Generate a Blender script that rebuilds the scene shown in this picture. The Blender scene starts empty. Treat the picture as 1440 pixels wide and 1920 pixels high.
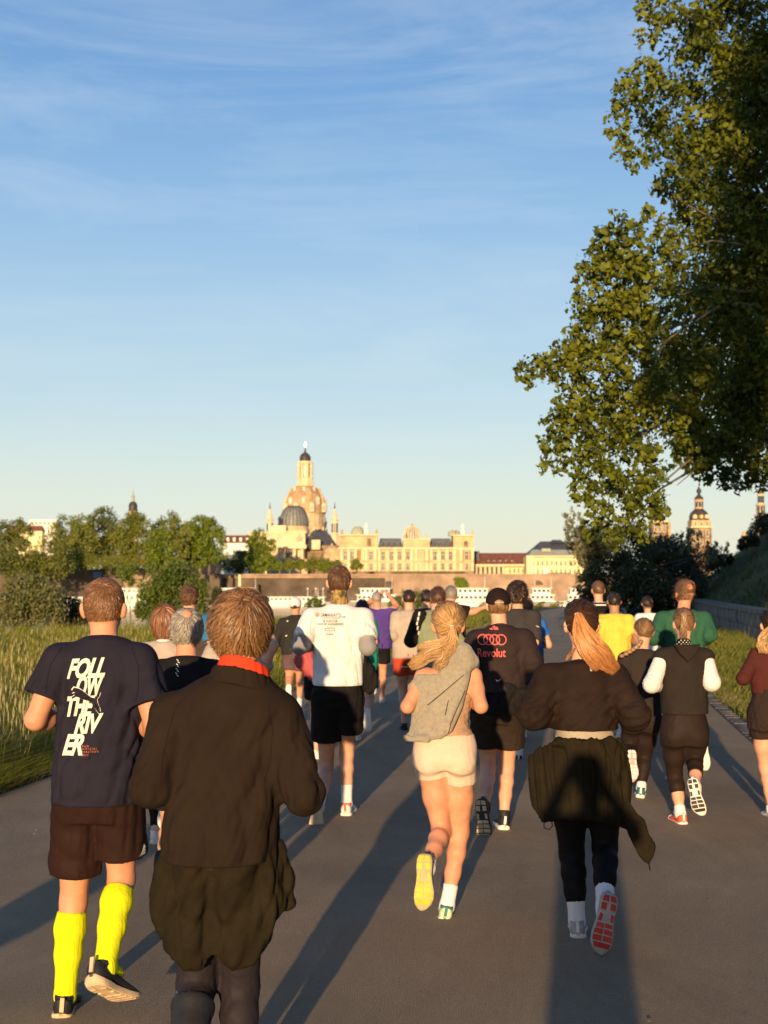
import bpy, bmesh, math, random
import numpy as np
from mathutils import Vector, Matrix
from mathutils.bvhtree import BVHTree

# ------------------------------------------------------------------ camera, sky, sun, exposure
SC = bpy.context.scene
COL = SC.collection
ENV = []
F = 2400.0; CX, HY, CAMZ = 720.0, 1092.0, 1.8      # focal length and horizon in photo pixels, eye height
cam = bpy.data.cameras.new('camera'); camo = bpy.data.objects.new('camera', cam); COL.objects.link(camo)
camo.location = (0, 0, CAMZ); camo.rotation_euler = (math.radians(90), 0, 0)
cam.sensor_fit = 'VERTICAL'; cam.sensor_height = 36; cam.lens = 36 * F / 1920
cam.shift_y = (HY - 960) / 1920; cam.clip_start = 0.05; cam.clip_end = 9000
cam.dof.use_dof = True; cam.dof.focus_distance = 6.4; cam.dof.aperture_fstop = 4.5
SC.camera = camo
SUN = Vector((0.152, 1.0, -0.130)).normalized()      # the way the light travels
EL = math.asin(-SUN.z); AZ = math.atan2(-SUN.x, -SUN.y)
W = bpy.data.worlds.new('World'); SC.world = W; W.use_nodes = True
nt = W.node_tree; nt.nodes.clear()
def wn(t, **k):
    n = nt.nodes.new(t)
    for a, b in k.items(): setattr(n, a, b)
    return n
out = wn('ShaderNodeOutputWorld'); bg = wn('ShaderNodeBackground'); bg.inputs[1].default_value = SKY_STRENGTH = 0.15
sky = wn('ShaderNodeTexSky', sky_type='NISHITA', sun_disc=False)
sky.sun_elevation = EL; sky.sun_rotation = AZ
sky.altitude = 100; sky.air_density = 1.0; sky.dust_density = 0.6; sky.ozone_density = 1.6
tc = wn('ShaderNodeTexCoord'); mp = wn('ShaderNodeMapping'); mp.inputs['Scale'].default_value = (1.0, 1.0, 5.5)
mp.inputs['Rotation'].default_value = (0, math.radians(-14), 0)
no1 = wn('ShaderNodeTexNoise'); no1.inputs['Scale'].default_value = 2.6; no1.inputs['Detail'].default_value = 7; no1.inputs['Roughness'].default_value = 0.62; no1.inputs['Distortion'].default_value = 0.5
no2 = wn('ShaderNodeTexNoise'); no2.inputs['Scale'].default_value = 1.7; no2.inputs['Detail'].default_value = 2
r1 = wn('ShaderNodeMapRange'); r1.inputs[1].default_value = 0.42; r1.inputs[2].default_value = 0.80
r2 = wn('ShaderNodeMapRange'); r2.inputs[1].default_value = 0.34; r2.inputs[2].default_value = 0.66
mul = wn('ShaderNodeMath', operation='MULTIPLY'); mul2 = wn('ShaderNodeMath', operation='MULTIPLY'); mul2.inputs[1].default_value = 0.62
mix = wn('ShaderNodeMixRGB', blend_type='MIX'); mix.inputs[2].default_value = (3.6, 4.0, 4.4, 1)
sx = wn('ShaderNodeSeparateXYZ'); rp = wn('ShaderNodeValToRGB'); sm_ = wn('ShaderNodeMixRGB', blend_type='MIX'); sm_.inputs[0].default_value = 0.85
cr = rp.color_ramp; cr.interpolation = 'B_SPLINE'
SKYCOL = [(0.0, (.82, .76, .60)), (.06, (.70, .75, .65)), (.13, (.54, .69, .75)), (.28, (.26, .475, .76)), (.43, (.095, .27, .60)), (.75, (.035, .14, .42)), (1.0, (.02, .09, .32))]
while len(cr.elements) < len(SKYCOL): cr.elements.new(0.5)
for e_, (p_, c_) in zip(cr.elements, SKYCOL): e_.position = p_; e_.color = (*c_, 1)
sc_ = wn('ShaderNodeVectorMath', operation='SCALE'); sc_.inputs['Scale'].default_value = 0.76/0.15
hs = wn('ShaderNodeHueSaturation'); hs.inputs['Saturation'].default_value = 1.0
L = nt.links.new
L(tc.outputs['Generated'], mp.inputs[0]); L(mp.outputs[0], no1.inputs[0]); L(tc.outputs['Generated'], no2.inputs[0])
L(no1.outputs[0], r1.inputs[0]); L(no2.outputs[0], r2.inputs[0]); L(r1.outputs[0], mul.inputs[0]); L(r2.outputs[0], mul.inputs[1])
L(mul.outputs[0], mul2.inputs[0]); L(mul2.outputs[0], mix.inputs[0]); L(sky.outputs[0], hs.inputs['Color']); L(tc.outputs['Generated'], sx.inputs[0]); L(sx.outputs[2], rp.inputs[0]); L(rp.outputs[0], sc_.inputs[0]); L(hs.outputs[0], sm_.inputs[1]); L(sc_.outputs[0], sm_.inputs[2]); L(sm_.outputs[0], mix.inputs[1])
L(mix.outputs[0], bg.inputs[0]); L(bg.outputs[0], out.inputs[0])
sun = bpy.data.lights.new('sun', 'SUN'); sun.energy = 5.0; sun.angle = math.radians(0.55); sun.color = (1.0, 0.69, 0.385)
suno = bpy.data.objects.new('sun', sun); COL.objects.link(suno); suno.rotation_euler = SUN.to_track_quat('-Z', 'Y').to_euler(); suno.location = (-30, -150, 30)
SC.view_settings.view_transform = 'Standard'; SC.view_settings.look = 'None'; SC.view_settings.gamma = 1
SC.view_settings.use_curve_mapping = False; SC.view_settings.exposure = 0.48
SC.cycles.max_bounces = 6; SC.cycles.diffuse_bounces = 3; SC.cycles.transparent_max_bounces = 4
SC.cycles.use_denoising = True

def at(px, py, d):
    """the place seen at a photo pixel, d metres ahead"""
    return np.array([(px - CX) / F * d, d, CAMZ + (HY - py) / F * d])

# ------------------------------------------------------------------ materials
def lin(c): return tuple(((v / 255 + 0.055) / 1.055) ** 2.4 if v > 10 else v / 255 / 12.92 for v in c)
MATS = {}
def mat(name, col, rough=0.8, var=0.12, vscale=6, bump=0.0, bscale=60, spec=0.3, sheen=0.0, metal=0.0, trans=0.0, sss=0.0, island=0.0, stretch=None, second=None):
    if name in MATS: return MATS[name]
    m = bpy.data.materials.new(name); m.use_nodes = True; t = m.node_tree; N = t.nodes; Lk = t.links.new
    b = N['Principled BSDF']; b.inputs['Roughness'].default_value = rough; b.inputs['Specular IOR Level'].default_value = spec
    b.inputs['Metallic'].default_value = metal; b.inputs['Sheen Weight'].default_value = sheen; b.inputs['Transmission Weight'].default_value = trans
    b.inputs['Sheen Roughness'].default_value = 0.5
    if sss: b.inputs['Subsurface Weight'].default_value = sss; b.inputs['Subsurface Radius'].default_value = (0.02, 0.007, 0.004); b.inputs['Subsurface Scale'].default_value = 1.0
    tcn = N.new('ShaderNodeTexCoord'); vec = tcn.outputs['Object']
    if stretch:
        mpn = N.new('ShaderNodeMapping'); mpn.inputs['Scale'].default_value = stretch; Lk(vec, mpn.inputs[0]); vec = mpn.outputs[0]
    n = N.new('ShaderNodeTexNoise'); n.inputs['Scale'].default_value = vscale; n.inputs['Detail'].default_value = 5; n.inputs['Roughness'].default_value = 0.6; Lk(vec, n.inputs['Vector'])
    mx = N.new('ShaderNodeMixRGB'); c2 = second or tuple(min(1, v * (1 + 2.2 * var)) for v in col); c1 = col if second else tuple(v * (1 - 2.2 * var) for v in col)
    mx.inputs[1].default_value = (*[max(0, v) for v in c1], 1); mx.inputs[2].default_value = (*c2, 1)
    rg = N.new('ShaderNodeMapRange'); rg.inputs[1].default_value = 0.3; rg.inputs[2].default_value = 0.7; Lk(n.outputs[0], rg.inputs[0]); Lk(rg.outputs[0], mx.inputs[0])
    res = mx.outputs[0]
    if island:
        g = N.new('ShaderNodeNewGeometry'); h = N.new('ShaderNodeHueSaturation'); mr = N.new('ShaderNodeMapRange')
        mr.inputs[3].default_value = 1 - island; mr.inputs[4].default_value = 1 + island; Lk(g.outputs['Random Per Island'], mr.inputs[0]); Lk(mr.outputs[0], h.inputs['Value']); Lk(res, h.inputs['Color']); res = h.outputs[0]
    Lk(res, b.inputs['Base Color'])
    if bump:
        n2 = N.new('ShaderNodeTexNoise'); n2.inputs['Scale'].default_value = bscale; n2.inputs['Detail'].default_value = 4; Lk(vec, n2.inputs['Vector'])
        bp = N.new('ShaderNodeBump'); bp.inputs['Strength'].default_value = bump; bp.inputs['Distance'].default_value = 0.4 / bscale; Lk(n2.outputs[0], bp.inputs['Height']); Lk(bp.outputs[0], b.inputs['Normal'])
    MATS[name] = m; return m
def cloth(name, col, rough=0.85, sheen=0.0, var=0.06, bump=0.35, bscale=220): return mat(name, col, rough, var, 9, bump, bscale, 0.10, sheen)
def leafmat(name, c1, c2, tr=0.35, isl=0.35, vscale=1.2):
    if name in MATS: return MATS[name]
    m = mat(name, c1, 0.6, 0, vscale, 0, 1, 0.3, island=isl, second=c2); t = m.node_tree; b = t.nodes['Principled BSDF']
    tl = t.nodes.new('ShaderNodeBsdfTranslucent'); ms = t.nodes.new('ShaderNodeMixShader'); ms.inputs[0].default_value = tr
    src = b.inputs['Base Color'].links[0].from_socket; t.links.new(src, tl.inputs[0]); t.links.new(b.outputs[0], ms.inputs[1]); t.links.new(tl.outputs[0], ms.inputs[2])
    t.links.new(ms.outputs[0], t.nodes['Material Output'].inputs[0]); return m

# ------------------------------------------------------------------ object helpers
def tag(o, label=None, cat=None, group=None, kind=None):
    if label: o['label'] = label
    if cat: o['category'] = cat
    if group: o['group'] = group
    if kind: o['kind'] = kind
    return o
def empty(name, loc, label, cat, group=None, rz=0):
    o = bpy.data.objects.new(name, None); COL.objects.link(o); o.location = loc; o.rotation_euler = (0, 0, rz); o.empty_display_size = 0.2
    o['label'] = label; o['category'] = cat
    if group: o['group'] = group
    return o
def mesh_np(name, V, Fq, m, parent=None, smooth=True, world=True):
    """numpy vertices and faces (all of one size) become one object; V is in world space and is shifted into the parent's frame"""
    V = np.asarray(V, dtype=np.float32)
    if parent is not None and world:
        r = parent
        off = np.array(r.location if r.parent is None else (r.parent.location if r.parent.parent is None else r.parent.parent.location), dtype=np.float32)
        V = V - off
    Fq = np.asarray(Fq, dtype=np.int32); k = Fq.shape[1]
    me = bpy.data.meshes.new(name); me.vertices.add(len(V)); me.vertices.foreach_set('co', V.ravel())
    me.loops.add(Fq.size); me.loops.foreach_set('vertex_index', Fq.ravel()); me.polygons.add(len(Fq))
    me.polygons.foreach_set('loop_start', np.arange(0, Fq.size, k, dtype=np.int32)); me.polygons.foreach_set('loop_total', np.full(len(Fq), k, dtype=np.int32))
    me.polygons.foreach_set('use_smooth', np.full(len(Fq), smooth)); me.update(calc_edges=True)
    o = bpy.data.objects.new(name, me); COL.objects.link(o)
    if m: me.materials.append(m)
    if parent is not None: o.parent = parent
    return o
class MB:
    """collects boxes, prisms, tubes, lathes; builds ONE mesh object"""
    def __init__(s): s.v = []; s.f = []
    def add(s, V, Fc):
        b = len(s.v); s.v += [tuple(p) for p in V]; s.f += [tuple(i + b for i in f) for f in Fc]; return s
    def box(s, x0, x1, y0, y1, z0, z1):
        return s.add([(x0,y0,z0),(x1,y0,z0),(x1,y1,z0),(x0,y1,z0),(x0,y0,z1),(x1,y0,z1),(x1,y1,z1),(x0,y1,z1)],
                     [(0,3,2,1),(4,5,6,7),(0,1,5,4),(1,2,6,5),(2,3,7,6),(3,0,4,7)])
    def prism(s, poly, y0, y1):
        """polygon in x,z pushed from y0 to y1"""
        n = len(poly); V = [(x, y0, z) for x, z in poly] + [(x, y1, z) for x, z in poly]
        return s.add(V, [tuple(range(n)), tuple(range(2*n-1, n-1, -1))] + [(i, i+n, (i+1) % n + n, (i+1) % n) for i in range(n)])
    def slabz(s, poly, z0, z1):
        n = len(poly); V = [(x, y, z0) for x, y in poly] + [(x, y, z1) for x, y in poly]
        return s.add(V, [tuple(range(n-1, -1, -1)), tuple(range(n, 2*n))] + [(i, (i+1) % n, (i+1) % n + n, i+n) for i in range(n)])
    def lathe(s, cx, cy, prof, n=16, rot=0, sy=1):
        V = []; Fc = []
        for r, z in prof:
            for i in range(n):
                a = rot + 2*math.pi*i/n; V.append((cx + r*math.cos(a), cy + sy*r*math.sin(a), z))
        for j in range(len(prof)-1):
            for i in range(n): Fc.append((j*n+i, j*n+(i+1) % n, (j+1)*n+(i+1) % n, (j+1)*n+i))
        Fc.append(tuple(range(n-1, -1, -1))); Fc.append(tuple(range((len(prof)-1)*n, len(prof)*n)))
        return s.add(V, Fc)
    def tube(s, pts, rad, n=6):
        P = [Vector(p) for p in pts]; R = rad if hasattr(rad, '__len__') else [rad]*len(P); V = []; Fc = []
        for j, p in enumerate(P):
            t = (P[min(j+1, len(P)-1)] - P[max(j-1, 0)]).normalized(); u = t.cross(Vector((0.13, 0.31, 0.94))).normalized(); w = t.cross(u)
            for i in range(n):
                a = 2*math.pi*i/n; V.append(p + (u*math.cos(a) + w*math.sin(a))*R[j])
        for j in range(len(P)-1):
            for i in range(n): Fc.append((j*n+i, j*n+(i+1) % n, (j+1)*n+(i+1) % n, (j+1)*n+i))
        Fc.append(tuple(range(n-1, -1, -1))); Fc.append(tuple(range((len(P)-1)*n, len(P)*n)))
        return s.add(V, Fc)
    def build(s, name, m, parent=None, smooth=False, world=False, auto=None):
        me = bpy.data.meshes.new(name); V = s.v
        if parent is not None and world:
            o = parent.location; V = [(x-o[0], y-o[1], z-o[2]) for x, y, z in V]
        me.from_pydata(V, [], s.f); me.update()
        if smooth:
            me.polygons.foreach_set('use_smooth', [True]*len(me.polygons))
            if auto: me.set_sharp_from_angle(angle=math.radians(auto))
        o = bpy.data.objects.new(name, me); COL.objects.link(o); o.parent = parent
        if m: me.materials.append(m)
        return o
# ------------------------------------------------------------------ smooth shapes: signed distances turned into quads
def v3(a): return np.asarray(a, dtype=np.float32)
def unit(a): a = v3(a); return a / (np.linalg.norm(a) + 1e-9)
class Shape:
    def __init__(s): s.ops = []; s.lo = v3([1e9]*3); s.hi = v3([-1e9]*3)
    def grow(s, p, r): p = v3(p); s.lo = np.minimum(s.lo, p - r); s.hi = np.maximum(s.hi, p + r)
    def cone(s, a, b, ra, rb, k=0.02, cuts=(), flat=None):
        a = v3(a); b = v3(b); s.grow(a, ra); s.grow(b, rb)
        ab = b - a; L2 = float(ab @ ab) + 1e-9
        def f(P):
            t = np.clip((P - a) @ ab / L2, 0, 1); q = P - a - t[:, None]*ab
            if flat is not None: q = q + (q @ flat[0])[:, None] * flat[0] * (flat[1] - 1)
            d = np.sqrt((q*q).sum(1)) - (ra + (rb - ra)*t)
            for c, n in cuts: d = np.maximum(d, (P - v3(c)) @ unit(n))
            return d
        s.ops.append((f, k, 'u')); return s
    def ell(s, c, r, k=0.02, R=None, op='u'):
        c = v3(c); r = v3(r); Rm = None if R is None else v3(R)
        if op == 'u': s.grow(c, float(r.max()))
        def f(P):
            q = P - c
            if Rm is not None: q = q @ Rm.T
            k0 = np.sqrt(((q/r)**2).sum(1)); k1 = np.sqrt(((q/(r*r))**2).sum(1)) + 1e-9
            return k0*(k0 - 1)/k1
        s.ops.append((f, k, op)); return s
    def loft(s, o, ax, rows, k=0.02, n=2.3, cuts=()):
        """rows: (z, cx, cy, half width, depth front, depth back) in the frame ax (rows x, y, z)"""
        o = v3(o); ax = v3(ax); R = np.array(rows, dtype=np.float32); zz = np.linspace(R[0, 0], R[-1, 0], 64)
        A = np.stack([np.interp(zz, R[:, 0], R[:, i]) for i in range(1, 6)], 1)
        for _ in range(10): A[1:-1] = (A[:-2] + 2*A[1:-1] + A[2:])/4
        for i in (0, -1): s.grow(o + ax[2]*R[i, 0], float(R[:, 3].max()) + 0.03)
        z0, z1 = R[0, 0], R[-1, 0]
        def f(P):
            q = (P - o) @ ax.T; z = q[:, 2]
            cx, cy, a, bf, bb = [np.interp(z, zz, A[:, i]) for i in range(5)]
            x = q[:, 0] - cx; y = q[:, 1] - cy; b = np.where(y > 0, bf, bb)
            g = ((np.abs(x)/a)**n + (np.abs(y)/b)**n)**(1/n)
            rr = np.sqrt(x*x + y*y) + 1e-6
            d = rr*(1 - 1/np.maximum(g, 0.05))
            d = np.where(g < 0.05, -np.minimum(a, b), d)
            d = np.maximum(d, np.maximum(z0 - z, z - z1))
            for c, nn in cuts: d = np.maximum(d, (P - v3(c)) @ unit(nn))
            return d
        s.ops.append((f, k, 'u')); return s
    def slab(s, poly, yc, t, curve=0.0, x0=0.0, k=0.01, edge=0.02, tilt=0.0, zr=0.0):
        """a soft sheet of cloth: outline in x,z, centred on the surface y = yc + curve (x-x0)^2 + tilt (z-zr), half thickness t"""
        pl = v3(poly)
        for x, z in pl: s.grow((x, yc + curve*(x-x0)**2 + tilt*(z-zr), z), t + 0.02)
        def f(P):
            p = P[:, [0, 2]]; d2 = np.full(len(p), 1e9, dtype=np.float32); sg = np.ones(len(p), dtype=np.float32)
            for i in range(len(pl)):
                vi = pl[i]; vj = pl[i-1]; e = vj - vi; w = p - vi
                tt = np.clip(w @ e / (e @ e + 1e-12), 0, 1); q = w - tt[:, None]*e; d2 = np.minimum(d2, (q*q).sum(1))
                c1 = p[:, 1] >= vi[1]; c2 = p[:, 1] < vj[1]; c3 = e[0]*w[:, 1] > e[1]*w[:, 0]
                fl = (c1 & c2 & c3) | (~c1 & ~c2 & ~c3); sg = np.where(fl, -sg, sg)
            dp = sg*np.sqrt(d2); yy = P[:, 1] - (yc + curve*(P[:, 0]-x0)**2 + tilt*(P[:, 2]-zr))
            a = dp + edge; b = np.abs(yy) - t + edge
            return np.minimum(np.maximum(a, b), 0) + np.sqrt(np.maximum(a, 0)**2 + np.maximum(b, 0)**2) - edge
        s.ops.append((f, k, 'u')); return s
    def cut(s, c, n, k=0.0):
        c = v3(c); n = unit(n); s.ops.append((lambda P: (P - c) @ n, k, 'i')); return s
    def minus(s, fn, k=0.0): s.ops.append((fn, k, 's')); return s
    def __call__(s, P):
        d = None
        for f, k, op in s.ops:
            e = f(P)
            if op == 's': e = -e; op = 'i'
            if d is None: d = e; continue
            if op == 'u':
                if k > 0:
                    h = np.maximum(k - np.abs(d - e), 0)/k; d = np.minimum(d, e) - h*h*k*0.25
                else: d = np.minimum(d, e)
            else:
                if k > 0:
                    h = np.maximum(k - np.abs(d - e), 0)/k; d = np.maximum(d, e) + h*h*k*0.25
                else: d = np.maximum(d, e)
        return d
EDG = [(0,1),(2,3),(4,5),(6,7),(0,2),(1,3),(4,6),(5,7),(0,4),(1,5),(2,6),(3,7)]
CRN = np.array([[i & 1, (i >> 1) & 1, (i >> 2) & 1] for i in range(8)])
def polygonize(S, h):
    B = 4; lo = S.lo - 2.5*h; n = np.ceil((S.hi + 2.5*h - lo)/(h*B)).astype(int)
    bi = np.indices(n).reshape(3, -1).T; cc = (lo + (bi + 0.5)*h*B).astype(np.float32); dc = S(cc)
    act = np.abs(dc) < h*B*1.55; blk = act.reshape(n); N = n*B
    m = blk.repeat(B, 0).repeat(B, 1).repeat(B, 2); M = np.zeros(N + 1, dtype=bool)
    for dx in (0, 1):
        for dy in (0, 1):
            for dz in (0, 1): M[dx:dx+N[0], dy:dy+N[1], dz:dz+N[2]] |= m
    V = np.ones(N + 1, dtype=np.float32)
    V[:N[0], :N[1], :N[2]] = np.where(dc.reshape(n) < 0, -1.0, 1.0).astype(np.float32).repeat(B, 0).repeat(B, 1).repeat(B, 2)
    idx = np.argwhere(M); V[M] = S((lo + idx*h).astype(np.float32))
    neg = V < 0; ins = np.zeros(N, dtype=np.int8)
    for c in CRN: ins += neg[c[0]:c[0]+N[0], c[1]:c[1]+N[1], c[2]:c[2]+N[2]]
    cells = np.argwhere((ins > 0) & (ins < 8))
    if not len(cells): return np.zeros((0, 3)), np.zeros((0, 4), int)
    cv = np.stack([V[cells[:, 0]+c[0], cells[:, 1]+c[1], cells[:, 2]+c[2]] for c in CRN], 1)
    acc = np.zeros((len(cells), 3)); cnt = np.zeros(len(cells))
    for a, b in EDG:
        va, vb = cv[:, a], cv[:, b]; x = (va < 0) != (vb < 0); t = np.where(x, va/np.where(x, va - vb, 1), 0)
        p = CRN[a] + t[:, None]*(CRN[b] - CRN[a]); acc += p*x[:, None]; cnt += x
    P = lo + (cells + acc/cnt[:, None])*h
    vid = np.full(N, -1, dtype=np.int32); vid[tuple(cells.T)] = np.arange(len(cells)); Q = []
    for ax in range(3):
        u, w = (ax+1) % 3, (ax+2) % 3; sl0 = [slice(None)]*3; sl1 = [slice(None)]*3; sl0[ax] = slice(0, -1); sl1[ax] = slice(1, None)
        A = neg[tuple(sl0)]; Bn = neg[tuple(sl1)]; e = np.argwhere(A != Bn); ok = (e[:, u] > 0) & (e[:, w] > 0) & (e[:, u] < N[u]) & (e[:, w] < N[w]) & (e[:, ax] < N[ax])
        e = e[ok]; inside = A[tuple(e.T)]
        def g(du, dw):
            q = e.copy(); q[:, u] -= du; q[:, w] -= dw; return vid[tuple(q.T)]
        f = np.stack([g(1, 1), g(0, 1), g(0, 0), g(1, 0)], 1); f = np.where(inside[:, None], f, f[:, ::-1]); Q.append(f[(f >= 0).all(1)])
    return P, np.concatenate(Q)
def vnormals(V, Fq):
    n = np.cross(V[Fq[:, 2]] - V[Fq[:, 0]], V[Fq[:, 3]] - V[Fq[:, 1]]); N = np.zeros_like(V)
    for i in range(4): np.add.at(N, Fq[:, i], n)
    return N/(np.linalg.norm(N, axis=1)[:, None] + 1e-12)
def folds(V, seed, amp, wl=0.10, along=(0, 0, 1), warp=0.9, n=5):
    """cloth folds: sharp troughs between soft ridges, running mostly 'along'"""
    r = np.random.RandomState(seed); al = unit(along); d = np.zeros(len(V))
    for i in range(n):
        k = r.normal(size=3); k -= (k @ al)*al*0.82; k = k/np.linalg.norm(k)*2*math.pi/(wl*r.uniform(0.6, 1.6))
        m1 = r.normal(size=3)*9; m2 = r.normal(size=3)*4
        w = np.sin(V @ k + warp*2.2*np.sin(V @ m1 + r.uniform(0, 6)) + r.uniform(0, 6)); ridge = 1 - np.abs(w)**0.8
        env = np.clip(0.5 + 0.8*np.sin(V @ m2 + r.uniform(0, 6)), 0, 1); d += -ridge*env
    return d*amp
def solid(name, S, h, m, parent, fold=0.0, seed=0, wl=0.10, along=(0, 0, 1), relax=1, env=None):
    V, Q = polygonize(S, h); V = V.astype(np.float64)
    if not len(V): return None
    for _ in range(relax):
        A = np.zeros_like(V); c = np.zeros(len(V))
        for i in range(4):
            np.add.at(A, Q[:, i], V[Q[:, (i+1) % 4]]); np.add.at(c, Q[:, i], 1)
        V = 0.5*V + 0.5*A/np.maximum(c, 1)[:, None]
    if fold:
        f = folds(V, seed, fold, wl, along) + folds(V, seed + 7, fold*.28, wl*.5, along)
        f = f + fold*.95
        if env is not None: f = f*env(V)
        N_ = vnormals(V, Q); f = f*(1 - np.clip(-N_[:, 2]*1.6 - .5, 0, 1)); V = V + N_*f[:, None]
    return mesh_np(name, V, Q, m, parent)
# ------------------------------------------------------------------ people
Z = np.array([0, 0, 1.0])
SKIN = mat('skin', (0.62, 0.285, 0.165), 0.55, 0.07, 14, 0.12, 300, 0.35, sss=0.0)
SKIN2 = mat('skin_pale', (0.66, 0.35, 0.225), 0.55, 0.06, 14, 0.12, 300, 0.35)
SKIN3 = mat('skin_tanned', (0.36, 0.20, 0.12), 0.55, 0.06, 14, 0.12, 300, 0.35)
HAIRS = {}
def hairmat(name, dark, light, rough=0.42):
    if name in MATS: return MATS[name]
    m = mat(name, dark, rough, 0, 3, 0, 1, 0.45, second=light, island=0.6); return m
H_BROWN = hairmat('hair_brown', (0.055, 0.026, 0.012), (0.19, 0.095, 0.04))
H_GINGER = hairmat('hair_ginger_brown', (0.15, 0.07, 0.028), (0.30, 0.15, 0.065))
H_DARK = hairmat('hair_dark', (0.016, 0.010, 0.007), (0.06, 0.03, 0.016))
H_GREY = hairmat('hair_grey', (0.13, 0.115, 0.10), (0.52, 0.46, 0.38))
H_BLONDE = hairmat('hair_blonde', (0.15, 0.072, 0.025), (0.72, 0.44, 0.18))
H_COPPER = hairmat('hair_copper_ends', (0.20, 0.075, 0.022), (0.62, 0.28, 0.095))
H_MID = hairmat('hair_dark_blonde', (0.10, 0.055, 0.026), (0.34, 0.20, 0.10))
H_BLACK = hairmat('hair_black', (0.006, 0.005, 0.004), (0.03, 0.02, 0.014))

def default_pose(px, d, H=1.75, up='L', sw=0.172, lean=0.05, kick=0.30, bob=0.0, elw=0.10, turn=0.0):
    """joints of a runner in mid stride at photo column px, d metres away; 'up' is the leg kicked up behind"""
    x = (px - CX)/F*d; k = H/1.75; J = {}
    def p(dx, dy, z): return np.array([x + dx*k, d + dy*k, z*k + bob])
    J['hipL'] = p(-.085, 0, .90); J['hipR'] = p(.085, 0, .90); J['neck'] = p(0, lean, 1.475); J['head'] = p(0, lean + .045, 1.635)
    J['shL'] = p(-sw, lean - .01, 1.415); J['shR'] = p(sw, lean - .01, 1.415)
    for s, sg in (('L', -1), ('R', 1)):
        f = 1 if s == up else -1
        J['el'+s] = p(sg*(sw + elw), lean - .10 - .07*(-f), 1.16); J['wr'+s] = p(sg*(sw - .01), lean + .17 + .06*f, 1.19 - .02*f)
        if s == up:
            J['kn'+s] = p(sg*.085, .04, .50); J['an'+s] = p(sg*.075, -kick, .37 - (.33 - kick)*.3); J['toe'+s] = np.array([0.04*sg, -.18, -1.0])
        else:
            J['kn'+s] = p(sg*.075, .10, .49); J['an'+s] = p(sg*.06, .0, .085); J['toe'+s] = np.array([.07*sg, 1, -.02])
            J['an'+s][2] = .085
    return J
def joints(px, d, H, over=None, **kw):
    J = default_pose(px, d, H, **kw)
    for k, v in (over or {}).items():
        J[k] = np.array(v, float) if k.startswith('toe') else at(v[0], v[1], d + (v[2] if len(v) > 2 else 0))
    return J
def frame(J):
    o = (J['hipL'] + J['hipR'])/2; z = unit(J['neck'] - o); x = unit((J['shR'] - J['shL']) + (J['hipR'] - J['hipL'])); x = unit(x - (x @ z)*z)
    return v3(o), np.array([x, np.cross(z, x), z], dtype=np.float32), float(np.linalg.norm(J['neck'] - o))
def torso_rows(T, sw, sex, fit=0.0, z0=-.13, z1=1.0, hem=None, chest=None, hip=None, back=0.0):
    s = sw/0.172
    if sex == 'm':
        R = [(-.16, .12, .08, .09), (-.06, .155, .105, .115), (.05, .16, .11, .125), (.22, .148, .105, .105), (.38, .143, .10, .095), (.58, .158, .115, .105), (.74, .168, .12, .115), (.86, .150, .10, .10), (.94, .098, .07, .075), (1.0, .064, .06, .06)]
    else:
        R = [(-.16, .13, .08, .10), (-.06, .165, .10, .125), (.05, .165, .10, .125), (.22, .140, .095, .10), (.38, .122, .085, .085), (.58, .138, .11, .09), (.74, .150, .11, .10), (.86, .138, .085, .09), (.94, .085, .065, .07), (1.0, .055, .055, .055)]
    z = [r[0] for r in R]; out = []
    for zz in np.linspace(z0, z1, 22):
        a, bf, bb = [np.interp(zz, z, [r[i] for r in R]) for i in (1, 2, 3)]
        up = np.clip((1.0 - zz)/.12, 0, 1); f = fit*up
        a = a*(s if zz > .3 else 1) + f; bf += f; bb += f
        if chest is not None and zz > .3: w = np.clip((.95 - zz)/.15, 0, 1); a = a*(1-w) + max(a, chest)*w
        if hem is not None and zz <= .62: w = np.clip((.62 - zz)/.35, 0, 1); a = a*(1-w) + hem*w; bb = bb + back*w
        if hip is not None and zz < .25: w = np.clip((.25 - zz)/.2, 0, 1); a = a*(1-w) + hip*w
        out.append((zz*T, 0, 0, a, bf, bb))
    return out
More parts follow.
